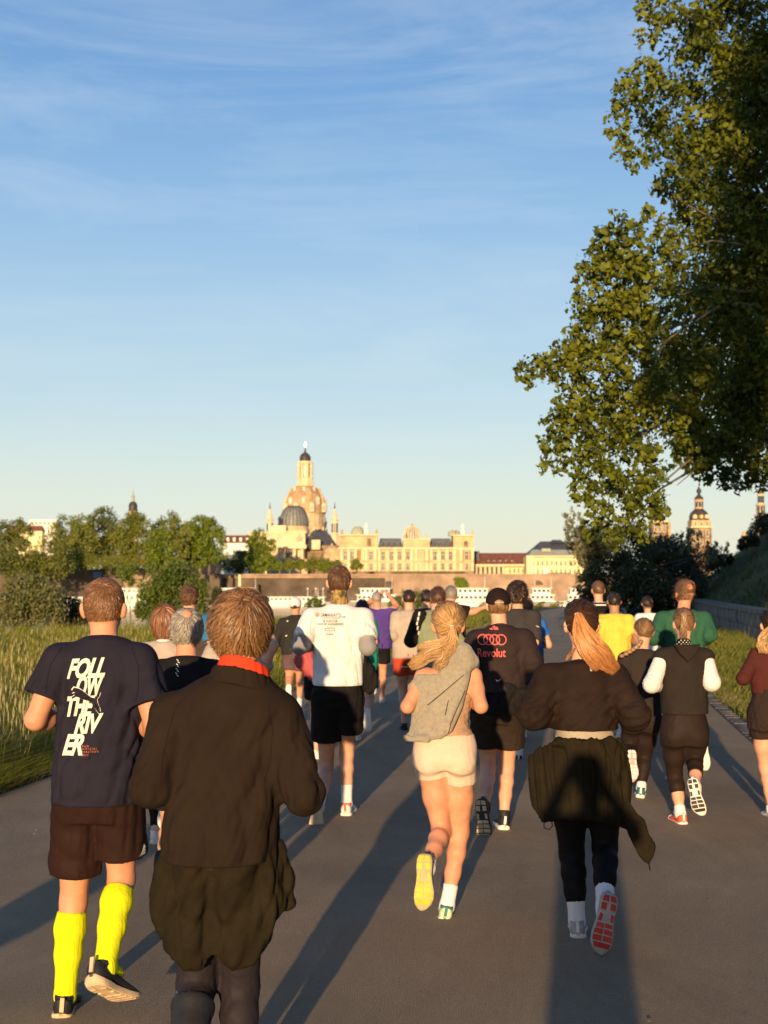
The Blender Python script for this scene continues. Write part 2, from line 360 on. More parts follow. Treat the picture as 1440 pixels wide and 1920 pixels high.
def hands(J, s, h, m_scale=1.0, curl=0.8):
    """a palm, four unequal bent fingers and a thumb, at 3.5 mm"""
    wr = J['wr'+s]; fd = unit(J['wr'+s] - J['el'+s]); sg = -1 if s == 'L' else 1
    inn = unit(np.array([-sg, 0, 0]) - fd*(np.array([-sg, 0, 0]) @ fd)); upv = np.cross(fd, inn) * (1 if s == 'L' else -1)
    S = Shape(); k = m_scale; palm = wr + fd*.045*k
    S.cone(wr - fd*.02, wr + fd*.03*k, .026*k, .028*k)
    S.cone(wr + fd*.03*k + upv*.022*k, wr + fd*.085*k + upv*.026*k, .017*k, .015*k, .02); S.cone(wr + fd*.03*k - upv*.018*k, wr + fd*.08*k - upv*.024*k, .017*k, .013*k, .02)
    S.cone(wr + fd*.035*k, wr + fd*.085*k, .018*k, .015*k, .02)
    for i, (o, ln) in enumerate(((.030, .90), (.011, 1.0), (-.009, .94), (-.027, .74))):
        b = wr + fd*.082*k + upv*o*k; a1 = unit(fd*.75 + inn*curl); p1 = b + a1*.040*ln*k; a2 = unit(fd*(-.1) + inn); p2 = p1 + a2*.026*ln*k; a3 = unit(-fd*.8 + inn*.5); p3 = p2 + a3*.020*ln*k
        S.cone(b, p1, .0098*k, .0090*k, .006); S.cone(p1, p2, .0090*k, .0082*k, .004); S.cone(p2, p3, .0082*k, .0070*k, .004)
    tb = wr + fd*.022*k + upv*.024*k; t1 = tb + unit(fd*.7 + upv*.6 + inn*.5)*.038*k; t2 = t1 + unit(fd*.75 + inn*.6)*.030*k
    S.cone(tb, t1, .014*k, .011*k, .012); S.cone(t1, t2, .011*k, .0085*k, .005)
    return polygonize(S, h)
def body_shape(J, sex, sw, H, arm=1.0, leg=1.0, ear=True, slim=-.012):
    k = H/1.75; S = Shape(); o, ax, T = frame(J)
    S.loft(o, ax, torso_rows(T, sw, sex, slim), .02)
    if sex == 'f': sa, ea, fa, wa, th, kn, ca, an = .042, .034, .036, .024, .082, .050, .050, .032
    else: sa, ea, fa, wa, th, kn, ca, an = .052, .041, .043, .028, .083, .054, .054, .036
    nk = J['neck']; hd = J['head']
    S.cone(nk - ax[2]*.04, hd - Z*.045*k - ax[1]*.01, .058 if sex == 'm' else .048, .054 if sex == 'm' else .046, .03)
    for s in 'LR':
        sh, el, wr, hip, knp, anp = [J[q+s] for q in ('sh', 'el', 'wr', 'hip', 'kn', 'an')]
        S.cone(nk - ax[2]*(.045 - slim), sh + ax[2]*(.015 + slim), .048 + slim*1.2, .038, .05)
        S.cone(sh, sh*.6 + el*.4, sa*arm, sa*arm*.98, .04); S.cone(sh*.6 + el*.4, el, sa*arm*.98, ea*arm, .02)
        m = el*.72 + wr*.28; S.cone(el, m, ea*arm, fa*arm, .02); S.cone(m, wr, fa*arm, wa*arm, .02)
        mid = hip*.45 + knp*.55
        S.cone(hip - ax[2]*.02, mid, th*leg, th*leg*.86, .05); S.cone(mid, knp, th*leg*.86, kn*leg, .03)
        sd = unit(anp - knp); bk = unit(np.cross(sd, ax[0]))
        c1 = knp*.72 + anp*.28 + bk*.018*leg; c2 = knp*.45 + anp*.55 + bk*.010*leg
        S.cone(knp, c1, kn*leg*.96, ca*leg, .03); S.cone(c1, c2, ca*leg, ca*leg*.82, .02); S.cone(c2, anp, ca*leg*.80, an*leg, .03)
        S.cone(anp, anp + unit(J['toe'+s])*.10, .033, .022, .03)
    # head: cranium, jaw, nose, lips, brow, ears
    f = v3(J.get('face', (0, 1, 0))); f = unit(f); r = unit(np.cross(f, Z)); u = np.cross(r, f); R = np.array([r, f, u])
    c = hd; S.ell(c + u*.018*k, np.array([.074, .094, .096])*k, .03, R); S.ell(c - u*.045*k + f*.028*k, np.array([.056, .062, .068])*k, .03, R)
    S.ell(c - u*.092*k + f*.062*k, np.array([.024, .022, .018])*k, .03, R)
    S.cone(c - u*.01*k + f*.09*k, c - u*.042*k + f*.108*k, .009*k, .014*k, .012); S.ell(c - u*.068*k + f*.088*k, np.array([.024, .011, .009])*k, .008, R)
    for sg in (-1, 1):
        S.ell(c + u*.004*k + f*.086*k + r*sg*.030*k, np.array([.013, .010, .009])*k, .006, R)
        if ear:
            S.ell(c + r*sg*.079*k - u*.012*k - f*.008*k, np.array([.013, .019, .033])*k, .010, R); S.ell(c + r*sg*.087*k - u*.002*k - f*.016*k, np.array([.009, .012, .025])*k, .008, R)
    return S
def make_strands(c, R, n, dirs, length, flow, seed, w=0.0016, steps=6, off=0.03, lift=0.03, gravity=0.0, wob=0.10, free=0.0, lenvar=0.3, swirl=0.35, fwd=None):
    """ribbons of hair rooted on the ellipsoid (c, R) at unit vectors dirs; flow(n) gives the combing direction"""
    r = np.random.RandomState(seed); n0 = dirs[r.randint(0, len(dirs), n)] + r.normal(size=(n, 3))*0.02; n0 /= np.linalg.norm(n0, axis=1)[:, None]
    P = c + n0*R*(1 + off*r.uniform(.3, 1.0, (n, 1))); ln = length*r.uniform(1-lenvar, 1+lenvar, (n, 1)); ds = ln/steps
    tuft = r.normal(size=(n, 3))*wob + np.sin(n0 @ r.normal(size=(3, 3))*7)*wob*1.3
    L_ = [P.copy()]; Nn = [n0.copy()]; phs = r.uniform(0, 1.2, (n, 1)) + 5*np.sin(n0 @ r.normal(size=(3, 1))*6)
    for i in range(steps):
        q = (P - c)/R; qn = np.linalg.norm(q, axis=1)[:, None]; nn = q/qn; d = flow(nn, P); d = d + tuft + np.cross(nn, d)*np.sin(i*1.0 + phs)*wob*1.0; t = (i+1)/steps
        tang = d - (d*nn).sum(1)[:, None]*nn*(1 - free*t); tang /= np.linalg.norm(tang, axis=1)[:, None] + 1e-9
        tang = tang - Z*gravity*t + nn*lift*(1-t)*3; tang /= np.linalg.norm(tang, axis=1)[:, None] + 1e-9
        P = P + tang*ds; q = (P - c)/R; qn = np.linalg.norm(q, axis=1)[:, None]; lo = 1 + off*(0.5 + .5*t) + .02
        P = np.where(qn < lo, c + R*q/qn*lo, P); L_.append(P.copy()); Nn.append(q/qn)
    return ribbons(np.stack(L_, 1), np.stack(Nn, 1), w, r)
def ribbons(A, Nn, w, r=None):
    n, s, _ = A.shape; T = np.gradient(A, axis=1); Wd = np.cross(T, Nn); Wd /= np.linalg.norm(Wd, axis=2)[:, :, None] + 1e-9
    if r is not None: Wd = Wd + Nn*r.normal(size=(n, 1, 1))*0.5
    tp = np.interp(np.linspace(0, 1, s), [0, .2, .75, 1], [.8, 1, .9, .12])[None, :, None]*w
    V = np.stack([A - Wd*tp, A + Wd*tp], 2).reshape(-1, 3); b = (np.arange(n)[:, None]*s*2 + np.arange(s-1)[None]*2).reshape(-1, 1)
    return V, b + np.array([[0, 1, 3, 2]])
def sphere_dirs(m=9000, test=None, seed=3):
    r = np.random.RandomState(seed); v = r.normal(size=(m, 3)); v /= np.linalg.norm(v, axis=1)[:, None]
    return v[test(v)] if test else v
def merge(*VF):
    V = []; Q = []; b = 0
    for v, q in VF: V.append(v); Q.append(q + b); b += len(v)
    return np.concatenate(V), np.concatenate(Q)
def hair(J, H, style, m, parent, seed=1, n=2600, vol=1.0, h=0.008, capmat=None):
    k = H/1.75; c = J['head'] + Z*.018*k; f = unit(v3(J.get('face', (0, 1, 0)))); r = unit(np.cross(f, Z)); u = Z
    pos = lambda v: (v @ f, v @ u, v @ r)
    R = np.array([.078, .096, .100])*k
    if abs(f[0]) > .4: R = np.array([.094, .092, .101])*k
    def region(v, lo=-.78, hi=.42):          # y from nape (-1) to forehead (1)
        y, z, _ = pos(v); return z > np.interp(y, [-1, -.4, .05, .35, 1], [lo, lo+.05, -.22, .15, hi])
    S = Shape(); Rm = np.array([r, f, u])
    S.ell(c, np.array([.079, .099, .101])*k, 0.0, Rm)
    nape = c - f*.07*k - u*.080*k
    S.cut(c - f*.05*k - u*.072*k*(1 if style != 'short' else .95), -u*1.0 + f*.45, .02)
    S.cut(c + f*.075*k, f + u*(-.55), .02)
    cap = solid('hair', S, h, capmat or m, parent, relax=1)
    cap_parts = []
    who = unit(-f*.62 + u*.72 + r*.08)
    def whorl(nn, P):
        d = nn*(nn @ who)[:, None] - who; d /= np.linalg.norm(d, axis=1)[:, None] + 1e-6
        sw = np.cross(nn, who); return d + .35*sw
    down = lambda nn, P: np.tile(-u, (len(P), 1))
    dirs = sphere_dirs(test=lambda v: region(v))
    if style == 'short':
        cap_parts.append(make_strands(c, R, n, dirs, .017*k*vol, whorl, seed, .0012 if n < 5000 else .0007, 3, .03, .14, 0, .22))
    elif style == 'mop':
        d2 = sphere_dirs(test=lambda v: region(v, -.70, .35))
        cap_parts.append(make_strands(c, R*np.array([1.08, 1.05, 1.06]), n, d2, .070*k*vol, whorl, seed, .0013, 5, .10, .16, .35, .32, lenvar=.45))
        cap_parts.append(make_strands(c, R, n//2, sphere_dirs(test=lambda v: region(v, -.80) & (v[:, 2] < .0)), .03*k, down, seed+1, .0013, 4, .03, .06, .2, .2))
        cap_parts.append(make_strands(c, R*1.05, n//16, sphere_dirs(test=lambda v: (v[:, 2] > .1) & (v[:, 0] < -.3) & (v[:, 1] < .6)), .050*k, lambda nn, P: np.tile(-r*1.0 - u*.75, (len(P), 1)), seed+5, .0016, 7, .08, .25, .5, .25, free=.7))
    elif style == 'undercap':
        cap_parts.append(make_strands(c, R, n, sphere_dirs(test=lambda v: region(v, -.8) & (v[:, 2] < -.12)), .04*k, lambda nn, P: np.tile(-u*1.0, (len(P), 1)) + 0*nn, seed, .0015, 5, .05, .06, .2, .25))
    elif style == 'medium':
        cap_parts.append(make_strands(c, R*1.02, n, dirs, .045*k*vol, whorl, seed, .0013, 4, .06, .12, .25, .22))
    elif style == 'curly':
        cap_parts.append(make_strands(c, R*1.05, n, dirs, .05*k*vol, whorl, seed, .0024, 5, .14, .35, .1, .9))
    elif style == 'bob':
        d2 = sphere_dirs(test=lambda v: region(v, -.6) & (v[:, 2] > -.3))
        def fl(nn, P): d = nn*(nn @ who)[:, None] - who; d /= np.linalg.norm(d, axis=1)[:, None] + 1e-6; z = P[:, 2] - c[2]; w = np.clip((-z/k + .02)/.06, 0, 1)[:, None]; return d*(1-w) - u*w*1.4 - nn*w*.25
        cap_parts.append(make_strands(c, R*1.06, n, d2, .20*k*vol, fl, seed, .0019, 9, .07, .03, .6, .10, lenvar=.18, free=.7))
    elif style in ('tie', 'bun'):
        tp = J.get('tie'); tn = unit((tp - c)/R)
        def fl(nn, P): d = tn - nn*(nn @ tn)[:, None]; d /= np.linalg.norm(d, axis=1)[:, None] + 1e-6; return d
        d2 = sphere_dirs(test=lambda v: region(v, -.80))
        dist = 1
        V = []; 
        for ln, cond in ((.03, (0, .6)), (.06, (.6, 1.1)), (.09, (1.1, 1.6)), (.12, (1.6, 3.2))):
            sel = d2[(np.arccos(np.clip(d2 @ tn, -1, 1)) >= cond[0]) & (np.arccos(np.clip(d2 @ tn, -1, 1)) < cond[1])]
            if len(sel): V.append(make_strands(c, R, max(60, int(n*len(sel)/len(d2))), sel, ln*k, fl, seed, .0012, 5, .035, .02, 0, .05, lenvar=.25))
        cap_parts += V
    if style in ('mop', 'tie', 'medium') and n > 2000:
        cap_parts.append(make_strands(c, R*1.03, 90, dirs, .06*k, lambda nn, P: np.tile(-u*.3 - r*.5, (len(P), 1)) + whorl(nn, P)*.5, seed+9, .0007, 6, .07, .5, .1, .6, free=.9))
    if cap_parts:
        V, Q = merge(*cap_parts); o = mesh_np('hair_strands', V, Q, m, cap)
    return cap
def lock(name, guides, m, parent, n=700, seed=1, w=.0018, wave=.004, wl=.07, flat=(0, -1, 0), fray=.3, rtop=None):
    """a tail of hair: guides = [(point, radius)], strands follow it with spread and wave"""
    r = np.random.RandomState(seed); G = np.array([g[0] for g in guides]); Rr = np.array([g[1] for g in guides]); t = np.linspace(0, 1, len(G))
    L_ = []; s = 11
    u = r.uniform(0, 1, n)**.0; ang = r.uniform(0, 2*math.pi, n); rad = np.sqrt(r.uniform(0, 1, n)); end = 1 - fray*r.uniform(0, 1, n)**1.6
    ph = r.uniform(0, 6.28, (n, 1)); tt = np.linspace(0, 1, s)[None]*end[:, None]
    C = np.stack([np.interp(tt, t, G[:, i]) for i in range(3)], 2); rr = np.interp(tt, t, Rr)
    for _ in range(2): C[:, 1:-1] = (C[:, :-2] + 2*C[:, 1:-1] + C[:, 2:])/4
    T = np.gradient(C, axis=1); T /= np.linalg.norm(T, axis=2)[:, :, None] + 1e-9
    a = np.cross(T, np.array(flat, float)); a /= np.linalg.norm(a, axis=2)[:, :, None] + 1e-9; b = np.cross(T, a)
    off = a*(np.cos(ang)*rad)[:, None, None]*rr[..., None] + b*(np.sin(ang)*rad)[:, None, None]*rr[..., None]*.6
    wv = np.sin(tt*2*math.pi*(.25/wl) + ph*.5 + ang[:, None]*.7)*wave*tt; P = C + off + a*wv[..., None] + b*np.cos(tt*9 + ph)[..., None]*wave*.5
    V, Q = ribbons(P, b*np.sign(np.sin(ang) + .01)[:, None, None] + a*0.3, w, r)
    return mesh_np(name, V, Q, m, parent)
# ---- shoes: upper and sole lofted along the foot, then turned onto the ankle
def shoe(J, s, parent, up, sole, tread=None, scale=1.0, accent=None, tongue=None, thick=1.0, chunk=False):
    an = J['an'+s]; fy = unit(J['toe'+s]); sh = unit(J['kn'+s] - an); fz = unit(sh - fy*(sh @ fy)); fx = np.cross(fy, fz); sg = -1 if s == 'L' else 1
    Y = np.array([-.075, -.068, -.045, -.01, .03, .07, .11, .15, .18, .203, .212]); hw = np.array([.012, .028, .036, .037, .034, .038, .046, .047, .038, .020, .006])*1.04
    cxs = np.array([0, 0, 0, 0, .001, .003, .004, .002, -.003, -.008, -.010])*(-sg)
    def rings(zb, zt, grow, n=14, pw=2.6):
        V = []; Fc = []
        for j, y in enumerate(Y):
            zc = (zb[j] + zt[j])/2; hz = (zt[j] - zb[j])/2
            for i in range(n):
                a = 2*math.pi*i/n; ca, sa = math.cos(a), math.sin(a)
                V.append((cxs[j] + (hw[j] + grow)*abs(ca)**(2/pw)*(1 if ca > 0 else -1), y, zc + hz*abs(sa)**(2/pw)*(1 if sa > 0 else -1)))
        for j in range(len(Y)-1):
            for i in range(n): Fc.append((j*n+i, j*n+(i+1) % n, (j+1)*n+(i+1) % n, (j+1)*n+i))
        Fc += [tuple(range(n-1, -1, -1)), tuple(range((len(Y)-1)*n, len(Y)*n))]
        return V, Fc
    spring = np.array([.014, .006, .001, 0, 0, 0, 0, .004, .013, .024, .030])
    sb = -.085 + spring; st = sb + .030*thick + np.array([0, .004, .005, .004, 0, -.002, -.004, -.006, -.008, -.012, -.014])
    ut = np.array([-.002, .010, .010, -.002, -.002, -.012, -.028, -.040, -.050, -.056, -.058])
    def place(V): V = np.array(V)*scale; return an + V[:, :1]*fx + V[:, 1:2]*fy + V[:, 2:]*fz
    ro = parent.location
    def mk(name, V, Fc, m, par, smooth=True):
        mb = MB(); mb.add(place(V) - np.array(ro), Fc); o = mb.build(name, m, par, smooth, auto=50); return o
    V, Fc = rings(sb + .018, ut, 0); U = mk('shoe', V, Fc, up, parent)
    # collar, heel tab and laces
    cv, cf = [], []; mb = MB(); mb.lathe(0, -.012, [(.030, -.03), (.037, -.012), (.040, .004), (.037, .016), (.031, .014), (.028, -.01)], 14, sy=1.15); c = MB(); c.add(mb.v, mb.f)
    mk('collar', mb.v, mb.f, accent or up, U)
    mb = MB()
    for y, z in ((.045, -.004), (.063, -.012), (.081, -.020), (.099, -.027)): mb.box(-.020, .020, y-.004, y+.004, z-.003, z+.004)
    mk('laces', mb.v, mb.f, tongue or sole, U, False)
    mb = MB(); mb.box(-.008, .008, -.082, -.072, -.035, .020); mk('heel_tab', mb.v, mb.f, accent or sole, U, False)
    V, Fc = rings(sb, st, .0045, pw=4.5); So = mk('sole', V, Fc, sole, U)
    if tread is not None:
        for (y0, y1, f0, f1) in ((-.066, -.036, -.92, -.1), (-.066, -.036, .1, .92), (-.030, .005, -.92, -.25), (-.030, .005, .25, .92), (.065, .088, -.92, -.06), (.065, .088, .06, .92), (.092, .118, -.95, -.06), (.092, .118, .06, .95), (.122, .150, -.95, -.06), (.122, .150, .06, .95), (.154, .182, -.9, .9), (.020, .058, -.95, -.55), (.020, .058, .55, .95)):
            mb = MB(); hw0, hw1 = np.interp((y0, y1), Y, hw); c0, c1 = np.interp((y0, y1), Y, cxs); z0, z1 = np.interp((y0, y1), Y, sb); t = .0035
            P = [(c0 + f0*hw0, y0), (c0 + f1*hw0, y0 + .004*abs(f1)), (c1 + f1*hw1, y1), (c1 + f0*hw1, y1 - .003)]
            zb = [z0, z0, z1, z1]; V = [(x, y, z - t) for (x, y), z in zip(P, zb)] + [(x, y, z + .004) for (x, y), z in zip(P, zb)]
            Fc = [(0,3,2,1),(4,5,6,7),(0,1,5,4),(1,2,6,5),(2,3,7,6),(3,0,4,7)]
            mk('tread_pad', V, Fc, tread, U, False)
    return U
# ---- prints on clothes
def outline_text(txt, shear=0.0, bold=0.0, space=1.0):
    cu = bpy.data.curves.new('t', 'FONT'); cu.body = txt; cu.shear = shear; cu.offset = bold; cu.space_character = space; cu.resolution_u = 3; cu.fill_mode = 'BOTH'
    o = bpy.data.objects.new('t', cu); COL.objects.link(o); dg = bpy.context.evaluated_depsgraph_get(); dg.update(); me = o.evaluated_get(dg).to_mesh()
    V = [(v.co.x, v.co.y) for v in me.vertices]; Fc = [tuple(p.vertices) for p in me.polygons]; o.evaluated_get(dg).to_mesh_clear(); bpy.data.objects.remove(o); bpy.data.curves.remove(cu)
    return V, Fc
def fit_box(V, x0, x1, z0, z1):
    A = np.array(V); lo = A.min(0); hi = A.max(0); A = (A - lo)/np.maximum(hi - lo, 1e-6); return np.stack([x0 + A[:, 0]*(x1 - x0), z0 + A[:, 1]*(z1 - z0)], 1)
def stick(parts, garment, person, m, name='shirt_print', lift=0.003, cell=0.009):
    """flat print pressed onto the cloth: parts = [(verts xz in the world, faces)]"""
    bm = bmesh.new()
    for V, Fc in parts:
        vs = [bm.verts.new((x, 0, z)) for x, z in V]
        for f in Fc:
            try: bm.faces.new([vs[i] for i in f])
            except ValueError: pass
    xs = [v.co.x for v in bm.verts]; zs = [v.co.z for v in bm.verts]
    for ax, lo, hi in (((1, 0, 0), min(xs), max(xs)), ((0, 0, 1), min(zs), max(zs))):
        k = lo + cell
        while k < hi:
            bmesh.ops.bisect_plane(bm, geom=bm.verts[:] + bm.edges[:] + bm.faces[:], plane_co=Vector(ax)*k, plane_no=ax, dist=1e-6); k += cell
    me = garment.data; off = person.location
    n = len(me.vertices); co = np.empty(n*3, dtype=np.float32); me.vertices.foreach_get('co', co); co = co.reshape(-1, 3)
    t = BVHTree.FromPolygons([tuple(c) for c in co], [tuple(p.vertices) for p in me.polygons])
    for v in bm.verts:
        o = Vector((v.co.x - off.x, -1.5, v.co.z - off.z)); h = t.ray_cast(o, Vector((0, 1, 0)))
        if h[0] is None: h = t.find_nearest(Vector((o.x, 0, o.z)))
        v.co = h[0] + Vector((0, -lift - .003, 0))
    m2 = bpy.data.meshes.new(name); bm.to_mesh(m2); bm.free(); o = bpy.data.objects.new(name, m2); COL.objects.link(o); o.parent = garment; m2.materials.append(m)
    return o
def px_text(txt, x0, x1, y0, y1, d, shear=0, bold=0, space=1.0, slope=0):
    V, Fc = outline_text(txt, shear, bold, space); a = at(x0, y1, d); b = at(x1, y0, d); A = fit_box(V, a[0], b[0], a[2], b[2]); A[:, 1] += (A[:, 0] - a[0])*slope
    return A, Fc
def px_poly(pts, d):
    P = [at(x, y, d) for x, y in pts]; return [(p[0], p[2]) for p in P], [tuple(range(len(P)))]
def seam(lines, garment, person, m, d, w=.9):
    parts = []
    for ln in lines:
        for a, b in zip(ln[:-1], ln[1:]):
            a = np.array(a, float); b = np.array(b, float); n = np.array([-(b-a)[1], (b-a)[0]]); n /= np.linalg.norm(n); parts.append(px_poly([tuple(a + n*w/2), tuple(b + n*w/2), tuple(b - n*w/2), tuple(a - n*w/2)], d))
    o = stick(parts, garment, person, m, 'seam', .0005, .03); o['kind'] = 'stuff'; return o
def px_ring(cx, cy, r, w, d, n=28):
    V = []; Fc = []
    for i in range(n):
        a = 2*math.pi*i/n
        for rr in (r, r-w): p = at(cx + rr*math.cos(a), cy + rr*math.sin(a), d); V.append((p[0], p[2]))
    for i in range(n): j = (i+1) % n; Fc.append((2*i, 2*j, 2*j+1, 2*i+1))
    return V, Fc
# ---- clothes
def sleeve(S, J, s, r0, r1, end, k=.03, rel=None):
    """sleeve from the shoulder down; end 0..1 along the upper arm, 1..2 along the forearm"""
    sh, el, wr = J['sh'+s], J['el'+s], J['wr'+s]
    if end <= 1:
        e = sh + (el - sh)*end; S.cone(sh, e + (el - sh)*.12, r0, r1, k, cuts=[(e, el - sh)])
    else:
        S.cone(sh, el, r0, r1*1.0, k); e = el + (wr - el)*(end - 1); S.cone(el, e + (wr - el)*.08, r1, r1*.82, .02, cuts=[(e, wr - el)])
def top(J, sex, sw, H, m, parent, name='t_shirt', hemz=None, fit=.018, chest=None, hem=None, sl=.55, sr=(.066, .072), h=.009, fold=.004, seed=1, wl=.10, collar=None, back=0.0, shortL=None, shoulders=True, z1=.985, along=(0.15, 0, 1)):
    chest = chest - fold if chest else None; hem = hem - fold if hem else None
    o, ax, T = frame(J); S = Shape(); R = torso_rows(T, sw, sex, fit, -.35, z1, hem, chest, None, back)
    hz = hemz if hemz is not None else float(o[2]) - .02
    S.loft(o, ax, R, .02, cuts=[((0, 0, hz), (0, 0, -1))])
    if shoulders:
        for s in 'LR':
            S.cone(J['neck'] - ax[2]*.040, J['sh'+s] + ax[2]*.012, .046 + fit, .040 + fit*.8, .05)
    for s in 'LR':
        if sl: sleeve(S, J, s, sr[0], sr[1], sl)
    nk = J['neck']; S.cut(nk + ax[2]*.018, ax[2] + ax[1]*.25, .012)
    ev = lambda V: np.clip(((nk - V) @ ax[2] - .03)/.16, 0, 1)**1.0
    g = solid(name, S, h, m, parent, fold, seed, wl, along, env=ev)
    if collar:
        C = Shape(); C.cone(nk - ax[2]*.020, nk + ax[2]*.012, .066, .062, 0, cuts=[(nk + ax[2]*.016, ax[2] + ax[1]*.3), (nk - ax[2]*.03, -ax[2])]); solid('collar', C, h*.8, collar, g)
    return g
def bottoms(J, sex, H, m, parent, name='shorts', hemL=.62, hemR=.62, fit=.014, flare=.025, h=.009, fold=.004, seed=2, waist=None, leg=1.0, hip=None, glute=True, wl=.09, wtop=None, cleft=True):
    """shorts or leggings: hem 0..1 along the thigh, 1..2 along the shin"""
    o, ax, T = frame(J); S = Shape(); ztop = (wtop if wtop is not None else float(o[2]) + .14); R = torso_rows(T, .172, sex, fit, -.17, .6, None, None, hip)
    S.loft(o, ax, R, .02, cuts=[((0, 0, ztop), (0, 0, 1))])
    th = (.083 if sex == 'm' else .082)*leg; kn = (.054 if sex == 'm' else .050)*leg; ca = (.054 if sex == 'm' else .050)*leg; an = (.036 if sex == 'm' else .032)*leg
    for s, hem in (('L', hemL), ('R', hemR)):
        hip_, knp, anp = J['hip'+s], J['kn'+s], J['an'+s]
        if glute and sex == 'f': S.ell(hip_ - ax[1]*.055 - ax[2]*.035 + ax[0]*(0.0), (.078, .070, .085), .03)
        if hem <= 1:
            e = hip_ + (knp - hip_)*hem; r1 = th*(1 - .14*hem) + min(flare, .016) + fit; S.cone(hip_ - ax[2]*.02, e + (knp - hip_)*.1, th + fit*1.2, r1, .012, cuts=[(e, knp - hip_)])
        else:
            mid = hip_*.45 + knp*.55; S.cone(hip_ - ax[2]*.02, mid, th + fit, th*.86 + fit, .04); S.cone(mid, knp, th*.86 + fit, kn + fit + flare, .03)
            sd = unit(anp - knp); bk = unit(np.cross(sd, ax[0]))
            c1 = knp*.72 + anp*.28 + bk*.018*leg; c2 = knp*.45 + anp*.55 + bk*.010*leg; e = knp + (anp - knp)*(hem - 1); ct = [(e, anp - knp)]
            S.cone(knp, c1, kn*.96 + fit + flare, ca + fit + flare, .03, cuts=ct); S.cone(c1, c2, ca + fit + flare, ca*.82 + fit + flare, .02, cuts=ct); S.cone(c2, anp, ca*.80 + fit + flare, an + fit + flare, .03, cuts=ct)
    if sex == 'f' and cleft:
        a = v3(o - ax[2]*.01 - ax[1]*.155); b = v3(o - ax[2]*.15 - ax[1]*.13); ab = b - a
        def groove(P):
            t = np.clip((P - a) @ ab/(ab @ ab), 0, 1); q = P - a - t[:, None]*ab; return np.sqrt((q*q).sum(1)) - .015
        S.minus(groove, .025)
    return solid(name, S, h, m, parent, fold, seed, wl, unit((J['knL'] - J['hipL'])))
def sock(J, s, m, parent, top_=.45, h=.009, leg=1.0, sex='m', fit=.005, extra=0.0):
    knp, anp = J['kn'+s], J['an'+s]; o, ax, T = frame(J); kn = (.054 if sex == 'm' else .050)*leg; ca = kn; an = (.036 if sex == 'm' else .032)*leg
    sd = unit(anp - knp); bk = unit(np.cross(sd, ax[0]))
    c1 = knp*.72 + anp*.28 + bk*.018*leg; c2 = knp*.45 + anp*.55 + bk*.010*leg; S = Shape(); e = anp + (knp - anp)*top_; ct = [(e, knp - anp)]
    if top_ > .72: S.cone(knp, c1, kn*.96 + fit, ca + fit, .03, cuts=ct)
    if top_ > .5: S.cone(c1, c2, ca + fit, ca*.82 + fit, .02, cuts=ct)
    S.cone(c2, anp, ca*.80 + fit, an + fit, .03, cuts=ct); S.cone(anp, anp + unit(J['toe'+s])*.09, .036, .026, .03)
    return solid('sock', S, h, m, parent, 0.0012, 3, .03)
def add_body(J, sex, sw, H, parent, m, h=.009, handh=None, arm=1.0, leg=1.0, curl=.8):
    S = body_shape(J, sex, sw, H, arm, leg); V, Q = polygonize(S, h); V = V.astype(float)
    A = np.zeros_like(V); c = np.zeros(len(V))
    for i in range(4): np.add.at(A, Q[:, i], V[Q[:, (i+1) % 4]]); np.add.at(c, Q[:, i], 1)
    V = .5*V + .5*A/np.maximum(c, 1)[:, None]; parts = [(V, Q)]
    for s in 'LR': parts.append(hands(J, s, handh or max(.0058, h*.7), (H/1.75)*(.92 if sex == 'f' else 1), curl))
    V, Q = merge(*parts); b = mesh_np('body', V, Q, m, parent)
    # eyes
    f = unit(v3(J.get('face', (0, 1, 0)))); r = unit(np.cross(f, Z)); k = H/1.75
    for sg in (-1, 1):
        mb = MB(); p = J['head'] + Z*.004*k + f*.090*k + r*sg*.030*k - np.array(parent.location)
        mb.lathe(p[0], p[1], [(.003, p[2]-.006), (.007, p[2]-.003), (.008, p[2]), (.007, p[2]+.003), (.003, p[2]+.006)], 8)
        mb.build('eye', mat('eye', (.08, .06, .05), .2, .02), b, True)
    return b
GROUP = 'runners on the riverside path'
def person(J, label, group=GROUP):
    o = (J['hipL'] + J['hipR'])/2
    return empty('person', (float(o[0]), float(o[1]), 0.0), label, 'person', group)
# ------------------------------------------------------------------ the near runners
SEEP = dict(h=.009)
C_NAVY = cloth('navy_tee_cloth', (.019, .017, .028)); C_BLACK = cloth('black_cloth', (.014, .012, .012)); C_BROWNBLK = cloth('brown_black_fleece', (.022, .0145, .0095), .95)
C_MAROONBLK = cloth('dark_maroon_nylon', (.024, .0105, .008), .7); C_YEL = mat('neon_yellow_knit', (.74, .76, .012), .85, .05, 12, .9, 110, .1, stretch=(1, 1, .04)); C_WHITE = cloth('white_cloth', (.72, .69, .66)); C_CREAM = cloth('cream_stretch', (.66, .50, .385), .7)
C_TAN = cloth('tan_stretch', (.42, .27, .175), .7); C_HEATHER = mat('heather_grey_fleece', (.30, .265, .20), .95, .07, 60, .5, 200, .2, .3); C_GREY = cloth('grey_sleeve_cloth', (.27, .26, .255)); C_RED = cloth('orange_red_cloth', (.75, .055, .02))
C_OLIVE = mat('dark_olive_nylon', (.017, .013, .0065), .82, .15, 8, .25, 60, .08); C_JACKET = mat('black_brown_nylon', (.021, .0125, .009), .78, .12, 8, .2, 60, .10)
C_LEG = cloth('black_leggings', (.010, .009, .010), .6); C_LEG2 = cloth('brown_black_leggings', (.024, .015, .012), .6); C_CHAR = cloth('charcoal_tights', (.024, .020, .024), .6)
